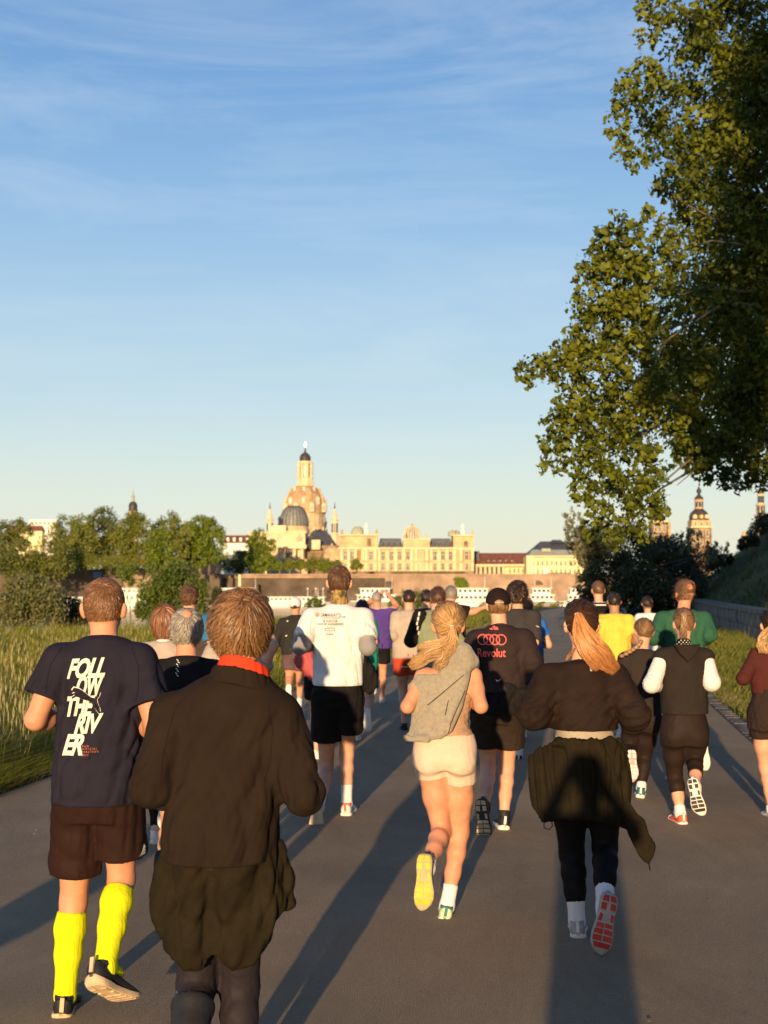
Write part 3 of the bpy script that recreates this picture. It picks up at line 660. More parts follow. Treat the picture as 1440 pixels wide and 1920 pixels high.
C_GREEN = cloth('bottle_green_cloth', (.030, .105, .060)); C_YT = cloth('yellow_cloth', (.75, .52, .075)); C_PURP = cloth('purple_cloth', (.085, .045, .23)); C_BEIGE = cloth('beige_cloth', (.42, .35, .28)); C_SAGE = cloth('sage_cloth', (.22, .25, .15))
C_MAROON = cloth('maroon_knit', (.075, .020, .018)); C_BLUE = cloth('blue_cloth', (.03, .17, .32)); C_TEAL = cloth('teal_green_cloth', (.02, .25, .15)); C_PLUM = cloth('plum_grey_cloth', (.12, .07, .08)); C_DENIM = cloth('denim_blue_cloth', (.06, .11, .16)); C_PINK = cloth('coral_red_cloth', (.42, .09, .09))
PR_W = mat('print_cream', (.74, .71, .58), .6, .02); PR_B = mat('print_black', (.02, .02, .02), .6, .02); PR_R = mat('print_coral', (.80, .13, .11), .5, .02); PR_O = mat('print_orange', (.65, .18, .08), .6, .02); PR_G = mat('print_grey', (.45, .42, .38), .4, .02)
SH_BLK = mat('shoe_black_knit', (.018, .018, .02), .6, .1, 20, .2, 200); SH_WHT = mat('shoe_white_foam', (.78, .72, .64), .6, .04, 20, .1, 80); SH_GUM = mat('shoe_beige_sole', (.62, .46, .28), .7, .08, 20, .2, 60); SH_YEL = mat('tread_yellow', (.60, .47, .035), .55, .08, 20, .2, 80); SH_RED = mat('tread_red', (.50, .045, .03), .55, .10, 20, .3, 80)
SH_MINT = mat('shoe_mint', (.50, .62, .36), .6, .1, 20, .2, 150); SH_TEAL = mat('shoe_teal', (.03, .16, .17), .6); SH_GRY = mat('shoe_grey', (.42, .37, .34), .6, .1, 30, .2, 100); SH_OR = mat('shoe_orange', (.72, .12, .05), .6); SH_DT = mat('tread_black', (.03, .03, .028), .6); C_SOCKW = mat('white_sock_knit', (.76, .74, .70), .85, .04, 12, .9, 110, .1, stretch=(1, 1, .04)); SH_PNK = mat('shoe_pink', (.6, .35, .3), .6)

def navy_tee_man():
    d = 5.3; J = joints(185, d, 1.80, dict(head=(195, 1140, .06), neck=(197, 1200, .02), shL=(112, 1240), shR=(262, 1240), elL=(66, 1350, -.06), wrL=(135, 1345, .22), elR=(292, 1372, -.08), wrR=(255, 1345, .22),
        hipL=(148, 1490), hipR=(222, 1490), knL=(138, 1690, .06), anL=(122, 1868, .02), knR=(228, 1650, .06), anR=(196, 1815, -.20), toeL=(-.10, 1, .02), toeR=(.42, .75, -.48)))
    P = person(J, 'man in a navy t-shirt with big cream lettering and neon yellow knee socks')
    b = add_body(J, 'm', .18, 1.83, P, SKIN, .008)
    T = top(J, 'm', .175, 1.8, C_NAVY, P, 't_shirt', hemz=at(0, 1503, d)[2], chest=.192, hem=.196, sl=.62, sr=(.075, .090), h=.009, fold=.011, seed=4, wl=.13, back=.03)
    seam([[(122, 1212), (104, 1245), (99, 1290), (102, 1320)], [(252, 1212), (266, 1245), (268, 1290), (262, 1318)], [(93, 1499), (140, 1500), (200, 1500), (262, 1497)], [(52, 1322), (92, 1331)]], T, P, mat('navy_seam', (.006, .005, .010), .9), d, .8)
    S = bottoms(J, 'm', 1.8, C_MAROONBLK, P, 'shorts', .72, .70, .02, .045, .009, .007, 5, wl=.16, hip=.185, wtop=at(0, 1490, d)[2])
    for s in 'LR': sock(J, s, C_YEL, P, .90 if s == 'L' else .88, leg=1.06, fit=.006)
    st = []
    for i in range(3):                      # three white stripes round the right hem
        a = J['hipR'] + (J['knR'] - J['hipR'])*.70
        x0 = 250 + i*6; st.append(px_poly([(x0, 1624), (x0 + 3.2, 1624), (272, 1602 - i*7), (270, 1596 - i*7)], d))
    stick(st, S, P, PR_W, 'stripes', .003, .05)
    shoe(J, 'L', P, SH_BLK, SH_GUM, None, 1.06, tongue=SH_BLK); shoe(J, 'R', P, SH_BLK, SH_GUM, SH_GUM, 1.06, tongue=SH_BLK)
    hair(J, 1.83, 'short', H_GINGER, P, 11, 6500, 1.0, .007)
    k = dict(shear=.36, bold=.042, space=.94); w = lambda t, x0, x1, y0, y1: px_text(t, x0, x1, y0, y1, d, slope=.05, **k)
    stick([w('FOLL', 136, 208, 1233, 1270), w('OW', 155, 207, 1263, 1303), w('THE', 136, 190, 1302, 1339), w('RIV', 152, 206, 1334, 1370), w('ER', 130, 172, 1371, 1409)], T, P, PR_W)
    stick([px_text(t, 169, x1, y, y + 3.6, d, .2, 0, 1.5) for t, x1, y in (('FUN', 182, 1389), ('OFFICIAL', 196, 1394), ('MARATHON', 198, 1399.5), ('2025', 181, 1405))], T, P, PR_O, 'small_print')
    cat = [(147, 1290), (151, 1285), (156, 1286), (160, 1287), (168, 1291), (176, 1297), (184, 1303), (191, 1304), (196, 1300), (200, 1294), (198, 1301), (194, 1306), (195, 1313), (199, 1320), (200, 1327), (196, 1322), (191, 1315), (187, 1311), (193, 1321), (198, 1332), (192, 1325), (184, 1313), (177, 1309), (168, 1307), (160, 1304), (154, 1302), (147, 1306), (146, 1303), (152, 1299), (148, 1296), (153, 1294), (149, 1293)]
    cc = np.mean(cat, 0); big = [(cc[0] + (x-cc[0])*1.05 + (.0), cc[1] + (y-cc[1])*1.10) for x, y in cat]
    stick([px_poly(big, d)], T, P, PR_W, 'leaping_cat_outline', .0035); stick([px_poly(cat, d)], T, P, C_NAVY, 'leaping_cat', .0055)
def brown_fleece_man():
    d = 4.36; J = joints(440, d, 1.76, dict(head=(452, 1180, .05), neck=(455, 1262, .0), shL=(322, 1345), shR=(522, 1345), elL=(284, 1476, -.10), wrL=(330, 1440, .20), elR=(570, 1490, -.10), wrR=(520, 1440, .22),
        hipL=(372, 1590), hipR=(448, 1590), knL=(368, 1850, .04), anL=(345, 2010, -.22), knR=(450, 1850, .08), anR=(448, 2040, .0), toeL=(0, .1, -1), toeR=(.05, 1, 0)))
    P = person(J, 'nearest man in a dark brown fleece with an orange-red collar and messy brown hair')
    add_body(J, 'm', .18, 1.78, P, SKIN, .011)
    T = top(J, 'm', .18, 1.76, C_BROWNBLK, P, 'fleece_jacket', hemz=at(0, 1606, d)[2], chest=.205, hem=.205, sl=1.9, sr=(.083, .068), h=.009, fold=.011, seed=9, wl=.17, fit=.026, back=.055, along=(.35, 0, 1))
    sm_ = mat('dark_seam', (.012, .009, .007), .9); seam([[(338, 1318), (326, 1360), (318, 1410), (316, 1450)], [(508, 1318), (516, 1360), (512, 1420), (500, 1460)], [(398, 1262), (368, 1290), (338, 1318)], [(300, 1600), (400, 1603), (505, 1600)]], T, P, sm_, d, .8)
    # collar: a standing red band and its dark outer facing
    nk = J['neck']; o, ax, Tt = frame(J); C = Shape(); cn = unit(ax[2] + ax[1]*.35 + ax[0]*.10); C.cone(nk - ax[2]*.06, nk + ax[2]*.04, .104, .084, 0, cuts=[(nk + ax[2]*.036, cn), (nk - ax[2]*.06, -cn)]); solid('collar', C, .007, C_RED, T, .002, 3, .05)
    C = Shape(); C.cone(nk - ax[2]*.09, nk + ax[2]*.0, .122, .106, 0, cuts=[(nk - ax[2]*.006 - ax[0]*.01, cn), (nk - ax[2]*.07, -cn)]); solid('collar_facing', C, .007, C_BROWNBLK, T, .002, 3, .05)
    S = bottoms(J, 'm', 1.76, C_CHAR, P, 'tights', 1.9, 1.9, .010, 0, .009, .0022, 4, wl=.04)
    # olive jacket knotted round the hips, hanging low and puffed out
    w = [(306, 1592), (500, 1592), (520, 1600), (530, 1650), (532, 1700), (512, 1758), (485, 1796), (440, 1806), (415, 1785), (395, 1806), (350, 1806), (315, 1768), (294, 1722), (291, 1670), (298, 1610)]
    A = [at(x, y, d) for x, y in w]; c = (J['hipL'] + J['hipR'])/2
    G = Shape(); R = torso_rows(Tt, .172, 'm', .022, -.30, .10, None, None, .172); G.loft(o, ax, R, .03, cuts=[(at(0, 1596, d), (0, 0, 1))]); G.slab([(p[0], p[2]) for p in A], d - .10, .026, .9, c[0], .06, .03)
    G.cone(at(515, 1590, d - .02), at(540, 1660, d), .035, .03, .03); G.cone(at(500, 1680, d - .04), at(535, 1690, d), .04, .035, .03)
    
    cr = lambda P_: np.sqrt(((P_[:, 0] - c[0] + .01)/.014)**2 + ((P_[:, 1] - (d - .17))/.05)**2 + ((P_[:, 2] - at(0, 1760, d)[2])/.16)**2)*.014 - .014
    G.minus(cr, .05); solid('tied_jacket', G, .009, C_OLIVE, P, .015, 21, .13, (.3, 0, 1))
    sock(J, 'L', SH_BLK, P, .75, fit=.014, leg=1.05); stick([px_poly([(302, 1920), (308, 1900), (318, 1898), (322, 1912), (318, 1925)], d - .25)], P.children[-1], P, mat('blue_patch', (.03, .22, .5), .5), 'blue_patch', .004, .05)
    shoe(J, 'L', P, SH_BLK, SH_WHT, SH_DT, 1.04); shoe(J, 'R', P, SH_BLK, SH_WHT, None, 1.04)
    hair(J, 1.78, 'mop', hairmat('hair_chestnut', (.10, .045, .017), (.36, .19, .075)), P, 5, 8000, 1.0, .007)
def blonde_woman():
    d = 6.86; J = joints(838, d, 1.68, dict(head=(840, 1172, .05), neck=(848, 1246, .0), shL=(795, 1268), shR=(887, 1268), elL=(764, 1325, -.10), wrL=(800, 1310, .2), elR=(902, 1325, -.09), wrR=(880, 1305, .2),
        hipL=(806, 1412), hipR=(862, 1412), knL=(828, 1560, .04), anL=(801, 1628, -.33), knR=(862, 1560, .09), anR=(838, 1700, .0), toeL=(-.04, -.20, -1), toeR=(.10, 1, .0), tie=(848, 1176, -.055)))
    P = person(J, 'woman with a blonde ponytail, grey hoodie slung over her back and cream shorts')
    add_body(J, 'f', .145, 1.70, P, SKIN, .0075, leg=.98)
    o, ax, T = frame(J)
    S = Shape(); S.loft(o, ax, torso_rows(T, .145, 'f', .006, -.05, .70), .02, cuts=[(at(0, 1379, d), (0, 0, -1))]); tk = solid('tank_top', S, .008, C_TAN, P, .0035, 8, .05, (1, 0, .1))
    for s, x in (('L', -.045), ('R', .045)):
        pass
    St = Shape(); St.cone(o + ax[2]*T*.66 + ax[0]*.06 - ax[1]*.085, J['neck'] + ax[0]*.055 - ax[2]*.02, .010, .010, 0); St.cone(o + ax[2]*T*.66 - ax[0]*.06 - ax[1]*.085, J['neck'] - ax[0]*.055 - ax[2]*.02, .010, .010, 0); solid('strap', St, .006, C_TAN, tk)
    B = bottoms(J, 'f', 1.68, C_CREAM, P, 'shorts', .30, .36, .007, .004, .0075, .0012, 7, hip=.172, wtop=at(0, 1374, d)[2])
    # hoodie: from the right side of the neck down across to the left hip
    hp = [(818, 1262), (845, 1222), (866, 1205), (880, 1218), (888, 1240), (880, 1262), (872, 1290), (862, 1325), (845, 1365), (825, 1380), (790, 1384), (762, 1388), (757, 1381), (766, 1370), (772, 1340), (764, 1310), (764, 1285), (782, 1262)]
    A = [at(x, y, d) for x, y in hp]; H_ = Shape(); H_.slab([(p[0], p[2]) for p in A], d - .125, .022, 1.6, J['neck'][0], .03, .024, tilt=.12, zr=1.2)
    H_.cone(at(870, 1222, d - .05), at(846, 1232, d - .09), .045, .045, .04); H_.cone(at(762, 1384, d - .12), at(800, 1386, d - .15), .016, .020, .02)
    H_.cone(at(868, 1262, d - .115), at(842, 1350, d - .155), .020, .022, .012); H_.cone(at(884, 1240, d - .06), at(884, 1246, d + .05), .035, .04, .03)
    ho = solid('hoodie', H_, .007, C_HEATHER, P, .008, 33, .14, (.45, 0, 1))
    sm = mat('hoodie_seam', (.05, .04, .035), .9); mb = []
    for a, b in (((869, 1290), (841, 1352)), ((842, 1352), (838, 1368)), ((866, 1262), (800, 1318)), ((838, 1308), (832, 1335))):
        a = np.array(a, float); b = np.array(b, float); n = np.array([-(b-a)[1], (b-a)[0]]); n /= np.linalg.norm(n); mb.append(px_poly([tuple(a + n*.7), tuple(b + n*.9), tuple(b - n*.9), tuple(a - n*.7)], d))
    stick(mb, ho, P, sm, 'seam', .002, .03)
    stick([px_poly([(813, 1251), (817, 1248.5), (818, 1250), (814, 1252.5)], d), px_ring(822.5, 1243, 2.6, .8, d, 10), px_poly([(830, 1240), (834, 1238), (834.5, 1240), (831, 1241.5)], d)], ho, P, PR_B, 'small_print', .003)
    for s in 'LR': sock(J, s, C_SOCKW, P, .16 if s == 'L' else .30, sex='f')
    shoe(J, 'L', P, SH_GRY, mat('sole_pale_yellow', (.46, .40, .20), .6), SH_YEL, .98, accent=C_CHAR); shoe(J, 'R', P, SH_MINT, SH_WHT, None, .96, accent=SH_TEAL)
    hc = hair(J, 1.72, 'tie', H_BLONDE, P, 7, 5500, 1.0, .007); g = lambda x, y, dy: at(x, y, d + dy); t = J['tie']
    lock('ponytail', [(t, .016), (g(850, 1196, -.10), .028), (g(838, 1213, -.12), .034), (g(815, 1222, -.13), .040), (g(790, 1236, -.12), .034), (g(768, 1252, -.10), .020)], H_BLONDE, P, 1500, 3, .0011, .009, .07, fray=.5)
    lock('ponytail', [(t, .014), (g(850, 1198, -.10), .024), (g(830, 1208, -.12), .024), (g(805, 1208, -.13), .020), (g(782, 1215, -.12), .014)], H_BLONDE, P, 700, 4, .0010, .006, .06, fray=.4)
    lock('ponytail', [(t, .014), (g(851, 1200, -.10), .026), (g(842, 1222, -.13), .030), (g(828, 1240, -.14), .030), (g(815, 1256, -.13), .022)], H_BLONDE, P, 800, 5, .0011, .010, .06, fray=.5)
    R_ = Shape(); R_.ell(t, (.017, .013, .013), 0); solid('hair_tie', R_, .004, C_SOCKW, hc)
    ph = MB(); 
def copper_ponytail_woman():
    d = 6.5; J = joints(1095, d, 1.70, dict(head=(1090, 1172, .05), neck=(1088, 1246, .0), shL=(1030, 1272), shR=(1150, 1272), elL=(1000, 1340, -.09), wrL=(1024, 1347, .09), elR=(1190, 1342, -.10), wrR=(1170, 1330, .22),
        hipL=(1066, 1440), hipR=(1132, 1440), knL=(1072, 1600, .10), anL=(1082, 1728, .0), knR=(1134, 1590, .04), anR=(1134, 1702, -.27), toeL=(.12, 1, .0), toeR=(-.22, -.16, -1), tie=(1084, 1152, -.07)))
    P = person(J, 'woman in a cropped dark jacket with a long copper-tipped ponytail and red shoe sole')
    add_body(J, 'f', .155, 1.72, P, SKIN2, .008, curl=.9)
    T = top(J, 'f', .165, 1.7, C_JACKET, P, 'cropped_jacket', hemz=at(0, 1366, d)[2], chest=.185, hem=.172, sl=1.66, sr=(.082, .078), h=.009, fold=.010, seed=14, wl=.09, fit=.026, back=.04, along=(1, 0, .35))
    seam([[(1046, 1238), (1030, 1268), (1028, 1300)], [(1136, 1238), (1152, 1268), (1152, 1300)], [(1040, 1358), (1095, 1360), (1150, 1358)]], T, P, mat('dark_seam', (.012, .009, .007), .9), d, .8)
    C = Shape(); nk = J['neck']; C.cone(nk - Z*.05, nk + Z*.02, .070, .058, 0, cuts=[(nk + Z*.018, (0, .3, 1))]); solid('collar', C, .007, C_JACKET, T, .003, 3, .05)
    o, ax, Tt = frame(J)
    B = bottoms(J, 'f', 1.7, C_LEG, P, 'leggings', 1.72, 1.72, .006, 0, .008, .0012, 7, hip=.18, leg=1.12)
    W_ = Shape(); zt = at(0, 1352, d)[2]; zb = at(0, 1384, d)[2]; W_.loft(o, ax, torso_rows(Tt, .155, 'f', .028, -.1, .6, None, None, .175), 0, cuts=[((0, 0, zt), (0, 0, 1)), ((0, 0, zb), (0, 0, -1))]); solid('waist_belt', W_, .007, cloth('beige_belt', (.36, .31, .24), .6), P, .006, 9, .05, (1, 0, .3))
    ow = [(1040, 1376), (1160, 1376), (1172, 1400), (1182, 1440), (1180, 1490), (1176, 1530), (1160, 1545), (1140, 1538), (1100, 1528), (1050, 1530), (1012, 1541), (1000, 1510), (990, 1460), (992, 1420), (1010, 1398), (1030, 1390)]
    A = [at(x, y, d) for x, y in ow]; G = Shape(); G.slab([(p[0], p[2]) for p in A], d - .160, .012, 2.2, o[0], .03, .014); G.loft(o, ax, torso_rows(Tt, .16, 'f', .02, -.10, .26, None, None, .185), .04)
    sl = [(1150, 1490), (1178, 1500), (1200, 1532), (1219, 1578), (1218, 1594), (1211, 1613), (1202, 1610), (1184, 1584), (1168, 1550), (1152, 1530)]
    A2 = [at(x, y, d) for x, y in sl]; G.slab([(p[0], p[2]) for p in A2], d - .10, .012, 0, 0, .03, .012)
    G.cone(at(1040, 1392, d - .12), at(1160, 1392, d - .12), .020, .024, .03)
    ja = solid('tied_jacket', G, .008, C_OLIVE, P, .014, 17, .11, (-.35, 0, 1))
    cord = MB(); off = np.array(P.location)
    cord.tube([at(1020, 1538, d - .1) - off, at(1020, 1552, d - .11) - off, at(1030, 1556, d - .12) - off, at(1036, 1548, d - .12) - off, at(1033, 1535, d - .1) - off], .003); cord.tube([at(1214, 1606, d - .1) - off, at(1217, 1622, d - .1) - off, at(1219, 1632, d - .1) - off], .0035); cord.build('drawcord', C_LEG, ja, True)
    for s in 'LR': sock(J, s, C_SOCKW, P, .36 if s == 'L' else .34, sex='f', leg=1.05, fit=.008)
    shoe(J, 'L', P, SH_GRY, SH_WHT, None, .98); shoe(J, 'R', P, SH_GRY, SH_GRY, SH_RED, 1.02)
    hc = hair(J, 1.80, 'tie', hairmat('hair_dark_brown', (.025, .012, .007), (.10, .045, .02)), P, 17, 4500, 1.0, .007); g = lambda x, y, dy: at(x, y, d + dy); t = J['tie']
    lock('ponytail', [(t, .018), (g(1092, 1178, -.12), .034), (g(1106, 1203, -.14), .050), (g(1122, 1224, -.14), .056), (g(1140, 1243, -.13), .046), (g(1156, 1258, -.11), .026)], H_COPPER, P, 3400, 6, .0011, .008, .08, fray=.35)
    lock('ponytail', [(t, .016), (g(1082, 1182, -.12), .026), (g(1090, 1210, -.14), .030), (g(1108, 1236, -.14), .028), (g(1122, 1256, -.13), .018)], H_COPPER, P, 1100, 8, .0011, .008, .07, fray=.4)
    lock('ponytail', [(g(1078, 1215, -.07), .006), (g(1068, 1228, -.10), .008), (g(1060, 1238, -.11), .006)], H_COPPER, P, 40, 9, .0014, .004, .05)
    R_ = Shape(); R_.ell(t, (.020, .014, .010), 0); solid('hair_tie', R_, .004, C_SOCKW, hc)
    mb = [px_poly([(1100, 1246), (1104, 1246), (1105, 1256), (1101, 1256)], d)]; stick(mb, T, P, PR_G, 'label_print', .003)
def white_tee_man():
    d = 9.86; J = joints(640, d, 1.90, dict(head=(636, 1092, .05), neck=(636, 1136, .0), shL=(585, 1160), shR=(682, 1160), elL=(562, 1212, -.12), wrL=(600, 1205, .2), elR=(690, 1214, -.12), wrR=(668, 1205, .2),
        hipL=(612, 1300), hipR=(655, 1300), knL=(612, 1440, .10), anL=(597, 1515, -.30), knR=(650, 1415, .10), anR=(650, 1508, .0), toeL=(-.05, -.30, -1), toeR=(.12, 1, .0)))
    P = person(J, 'tall man in a white printed t-shirt over grey sleeves with black shorts')
    add_body(J, 'm', .19, 1.90, P, SKIN2, .011)
    U = top(J, 'm', .185, 1.9, C_GREY, P, 'undershirt', hemz=1.25, sl=1.8, sr=(.064, .062), h=.011, fold=.003, seed=3, fit=-.008)
    T = top(J, 'm', .185, 1.9, C_WHITE, P, 't_shirt', hemz=at(0, 1284, d)[2], chest=.205, hem=.205, sl=.72, sr=(.085, .090), h=.010, fold=.008, seed=24, wl=.13, back=.03, fit=.02, along=(-.4, 0, 1))
    seam([[(590, 1146), (584, 1170), (584, 1190)], [(680, 1146), (686, 1170), (684, 1190)], [(586, 1280), (630, 1282), (678, 1280)], [(560, 1192), (578, 1197)], [(684, 1199), (700, 1194)]], T, P, mat('white_seam', (.38, .34, .30), .9), d, .6)
    B = bottoms(J, 'm', 1.9, C_BLACK, P, 'shorts', .62, .62, .03, .035, .010, .006, 5, wl=.12, hip=.19, wtop=at(0, 1272, d)[2])
    G = Shape(); G.cone(J['neck'] + Z*.0, J['neck'] + Z*.07, .070, .062, 0); solid('neck_gaiter', G, .008, mat('gaiter_pattern', (.015, .012, .01), .8, 0, 17, second=(.55, .36, .12)), P, .004, 2, .04)
    V = Shape(); wl_ = [at(x, y, d) for x, y in [(678, 1222), (690, 1232), (705, 1262), (708, 1285), (694, 1304), (682, 1296), (678, 1270)]]; V.slab([(p[0], p[2]) for p in wl_], d + .02, .05, 0, 0, .03, .03); solid('tied_jacket', V, .010, C_BLACK, P, .015, 6, .1)
    q = lambda *a, **k: px_text(*a, d, **k)
    stick([q('SAMANVAY\'25', 603, 641, 1148.5, 1156, bold=.01, slope=-.02), px_poly([(604, 1157.6), (638, 1157.6), (638, 1158.6), (604, 1158.6)], d), px_poly([(642, 1157), (649, 1157), (648, 1155), (643, 1155.6)], d), q('5K RUN FOR', 606, 634, 1161, 1166, bold=.012), q('CANCER AWARENESS', 594, 645, 1167, 1171.5, bold=.012),
           q('POWERED BY', 610, 629, 1174, 1175.4), px_poly([(610, 1177), (629, 1177), (629, 1178), (610, 1178)], d), px_poly([(610, 1181), (629, 1181), (629, 1182), (610, 1182)], d), px_poly([(610, 1178), (611, 1178), (611, 1181), (610, 1181)], d), px_poly([(628, 1178), (629, 1178), (629, 1181), (628, 1181)], d), q('RedBull', 613, 626, 1186, 1189.4)], T, P, mat('print_sepia', (.09, .045, .025), .6), 'shirt_print', .003, .03)
    stick([px_ring(596, 1152, 4, 1.2, d, 16), px_poly([(594, 1154), (596, 1149), (598, 1154)], d)], T, P, PR_O, 'badge_print', .003)
    sock(J, 'R', C_SOCKW, P, .42); sock(J, 'L', C_SOCKW, P, .30)
    shoe(J, 'L', P, SH_WHT, SH_GUM, SH_GUM, 1.08); shoe(J, 'R', P, SH_WHT, SH_WHT, None, 1.08, accent=SH_OR)
    hair(J, 1.92, 'short', H_BROWN, P, 12, 2600, 1.5, .008)
def capped_man():
    d = 9.3; J = joints(935, d, 1.76, dict(head=(934, 1135, .05), neck=(938, 1176, .0), shL=(893, 1202), shR=(982, 1200), elL=(880, 1250, -.1), wrL=(905, 1245, .2), elR=(996, 1240, -.05), wrR=(974, 1262, .16),
        hipL=(912, 1330), hipR=(955, 1330), knL=(915, 1440, .06), anL=(908, 1516, -.16), knR=(950, 1440, .10), anR=(945, 1532, .0), toeL=(.08, -.05, -1), toeR=(-.02, 1, .0)))
    P = person(J, 'man in a black cap and dark training jacket with four red rings on the back')
    add_body(J, 'm', .175, 1.76, P, SKIN2, .011)
    T = top(J, 'm', .175, 1.76, C_JACKET2, P, 'training_jacket', hemz=at(0, 1296, d)[2], chest=.20, hem=.195, sl=1.28, sr=(.085, .082), h=.010, fold=.009, seed=31, wl=.12, back=.03, fit=.02, along=(-.5, 0, 1), collar=C_JACKET2)
    B = bottoms(J, 'm', 1.76, cloth('dark_brown_shorts', (.030, .020, .014)), P, 'shorts', .62, .62, .03, .03, .010, .006, 5, wl=.12, hip=.185)
    G = Shape(); o, ax, Tt = frame(J); G.loft(o, ax, torso_rows(Tt, .17, 'm', .045, -.05, .22, None, None, .20), .02); G.cone(at(940, 1280, d - .11), at(980, 1296, d - .08), .05, .05, .06); solid('tied_jacket', G, .010, C_BLACK, P, .014, 6, .1)
    sh = lambda a: px_poly(a, d)
    stick([sh([(916, 1178), (921, 1176), (923, 1180), (918, 1180)]), sh([(922, 1174), (926, 1172), (930, 1180), (925, 1180)]), sh([(927, 1170.5), (930, 1169), (932.5, 1180), (929, 1180)])] + [px_ring(x, 1198, 10, 2.0, d) for x in (903, 914, 925, 937)] + [px_text('Revolut', 893, 945, 1214, 1230, d, bold=.01)], T, P, PR_R, 'back_print', .003, .03)
    stick([sh([(926, 1271), (930, 1273), (937, 1269.5), (930, 1275), (927, 1274)])], P.children[-1], P, PR_W, 'logo_print', .003)
    c = J['head'] + Z*.03; S = Shape(); S.ell(c, (.092, .112, .100), 0); S.cut(c - Z*.016, (0, .12, -1), .01); S.ell(c + v3((0, .12, -.012)), (.07, .085, .012), .01); S.minus(lambda P_: np.sqrt((((P_ - v3(c + v3((0, -.10, -.012))))/v3((.034, .05, .026)))**2).sum(1))*.03 - .03, .004)
    cp = solid('cap', S, .007, cloth('cap_cloth', (.02, .012, .010)), P); mb = MB(); off = np.array(P.location)
    q = [c + v3((.036*math.sin(a), -.100 + .012*abs(math.sin(a)), -.010 + .004)) - off for a in np.linspace(-1.4, 1.4, 7)]; mb.tube(q, .005); mb.build('cap_strap', PR_G, cp, True)
    hair(J, 1.76, 'undercap', hairmat('hair_brown2', (.07, .035, .016), (.26, .14, .06)), P, 12, 2200, .9, .008)
    shoe(J, 'L', P, SH_BLK, SH_DT, SH_GUM, 1.06); shoe(J, 'R', P, SH_BLK, SH_WHT, None, 1.06, tongue=SH_BLK); sock(J, 'L', SH_BLK, P, .14); sock(J, 'R', SH_BLK, P, .14)
C_JACKET2 = cloth('brown_grey_training_cloth', (.032, .021, .019), .7)
def vest_woman():
    d = 9.54; J = joints(1283, d, 1.61, dict(head=(1282, 1170, .04), neck=(1282, 1214, .0), shL=(1242, 1234), shR=(1322, 1234), elL=(1222, 1283, -.08), wrL=(1245, 1285, .18), elR=(1334, 1280, -.08), wrR=(1312, 1290, .18),
        hipL=(1262, 1370), hipR=(1304, 1370), knL=(1265, 1455, .10), anL=(1276, 1527, .0), knR=(1303, 1428, .06), anR=(1304, 1476, -.26), toeL=(-.10, 1, .0), toeR=(.22, -.16, -1), tie=(1282, 1158, -.08)))
    P = person(J, 'woman in a dark hooded vest with white sleeves, dotted neckline and braided hair')
    add_body(J, 'f', .15, 1.62, P, SKIN2, .011)
    U = top(J, 'f', .15, 1.61, C_WHITE, P, 'white_sleeves', hemz=1.15, sl=1.82, sr=(.060, .064), h=.010, fold=.0035, seed=3, wl=.035, along=(1, 0, 0), fit=-.004)
    T = top(J, 'f', .16, 1.61, cloth('vest_cloth', (.026, .020, .016)), P, 'vest', hemz=at(0, 1337, d)[2], chest=.178, hem=.178, sl=.10, sr=(.070, .070), h=.010, fold=.003, seed=24, wl=.16, back=.03, fit=.024)
    H_ = Shape(); H_.slab([(p[0], p[2]) for p in [at(x, y, d) for x, y in [(1256, 1206), (1308, 1206), (1300, 1222), (1282, 1240), (1264, 1222)]]], d - .135, .02, 2.5, J['neck'][0], .02, .018); hd = solid('hood', H_, .008, cloth('vest_cloth', (.026, .020, .016)), T, .003, 4)
    rr = []; r = random.Random(3)
    for y in range(7):
        for x in range(7 - y): px = 1262 + y*3 + x*6.2; py = 1200 + y*3.6; rr.append(px_poly([(px + 1.1*math.cos(a), py + 1.1*math.sin(a)) for a in np.linspace(0, 5.2, 6)], d))
    N_ = Shape(); N_.cone(J['neck'] - Z*.06, J['neck'] + Z*.025, .075, .056, 0); nb = solid('dotted_scarf', N_, .008, C_BLACK, P); stick(rr, nb, P, PR_W, 'dots', .004, .05)
    B = bottoms(J, 'f', 1.61, C_LEG2, P, 'leggings', 1.42, 1.55, .006, 0, .009, .001, 7, hip=.175, leg=1.0)
    sock(J, 'L', C_SOCKW, P, .24, sex='f'); sock(J, 'R', C_SOCKW, P, .12, sex='f')
    shoe(J, 'L', P, SH_OR, SH_WHT, None, .96, accent=SH_WHT); shoe(J, 'R', P, SH_PNK, SH_WHT, SH_DT, .96)
    hc = hair(J, 1.64, 'tie', H_MID, P, 27, 3000, 1.0, .008); B_ = MB(); off = np.array(P.location); 
    Bs = Shape()
    for i in range(7):
        for sg in (-1, 1): p = at(1282 + sg*2.6, 1152 + i*6.5, d - .085 + .002*i); Bs.ell(p, (.014, .012, .020), .004, R=[[math.cos(.5*sg), 0, math.sin(.5*sg)], [0, 1, 0], [-math.sin(.5*sg), 0, math.cos(.5*sg)]])
    br = solid('braid', Bs, .005, H_MID, P, .001, 3, .01); lock('braid_strands', [(at(1282, 1150, d - .09), .02), (at(1282, 1175, d - .09), .022), (at(1282, 1198, d - .08), .018)], H_MID, br, 260, 9, .0018, .014, .03)
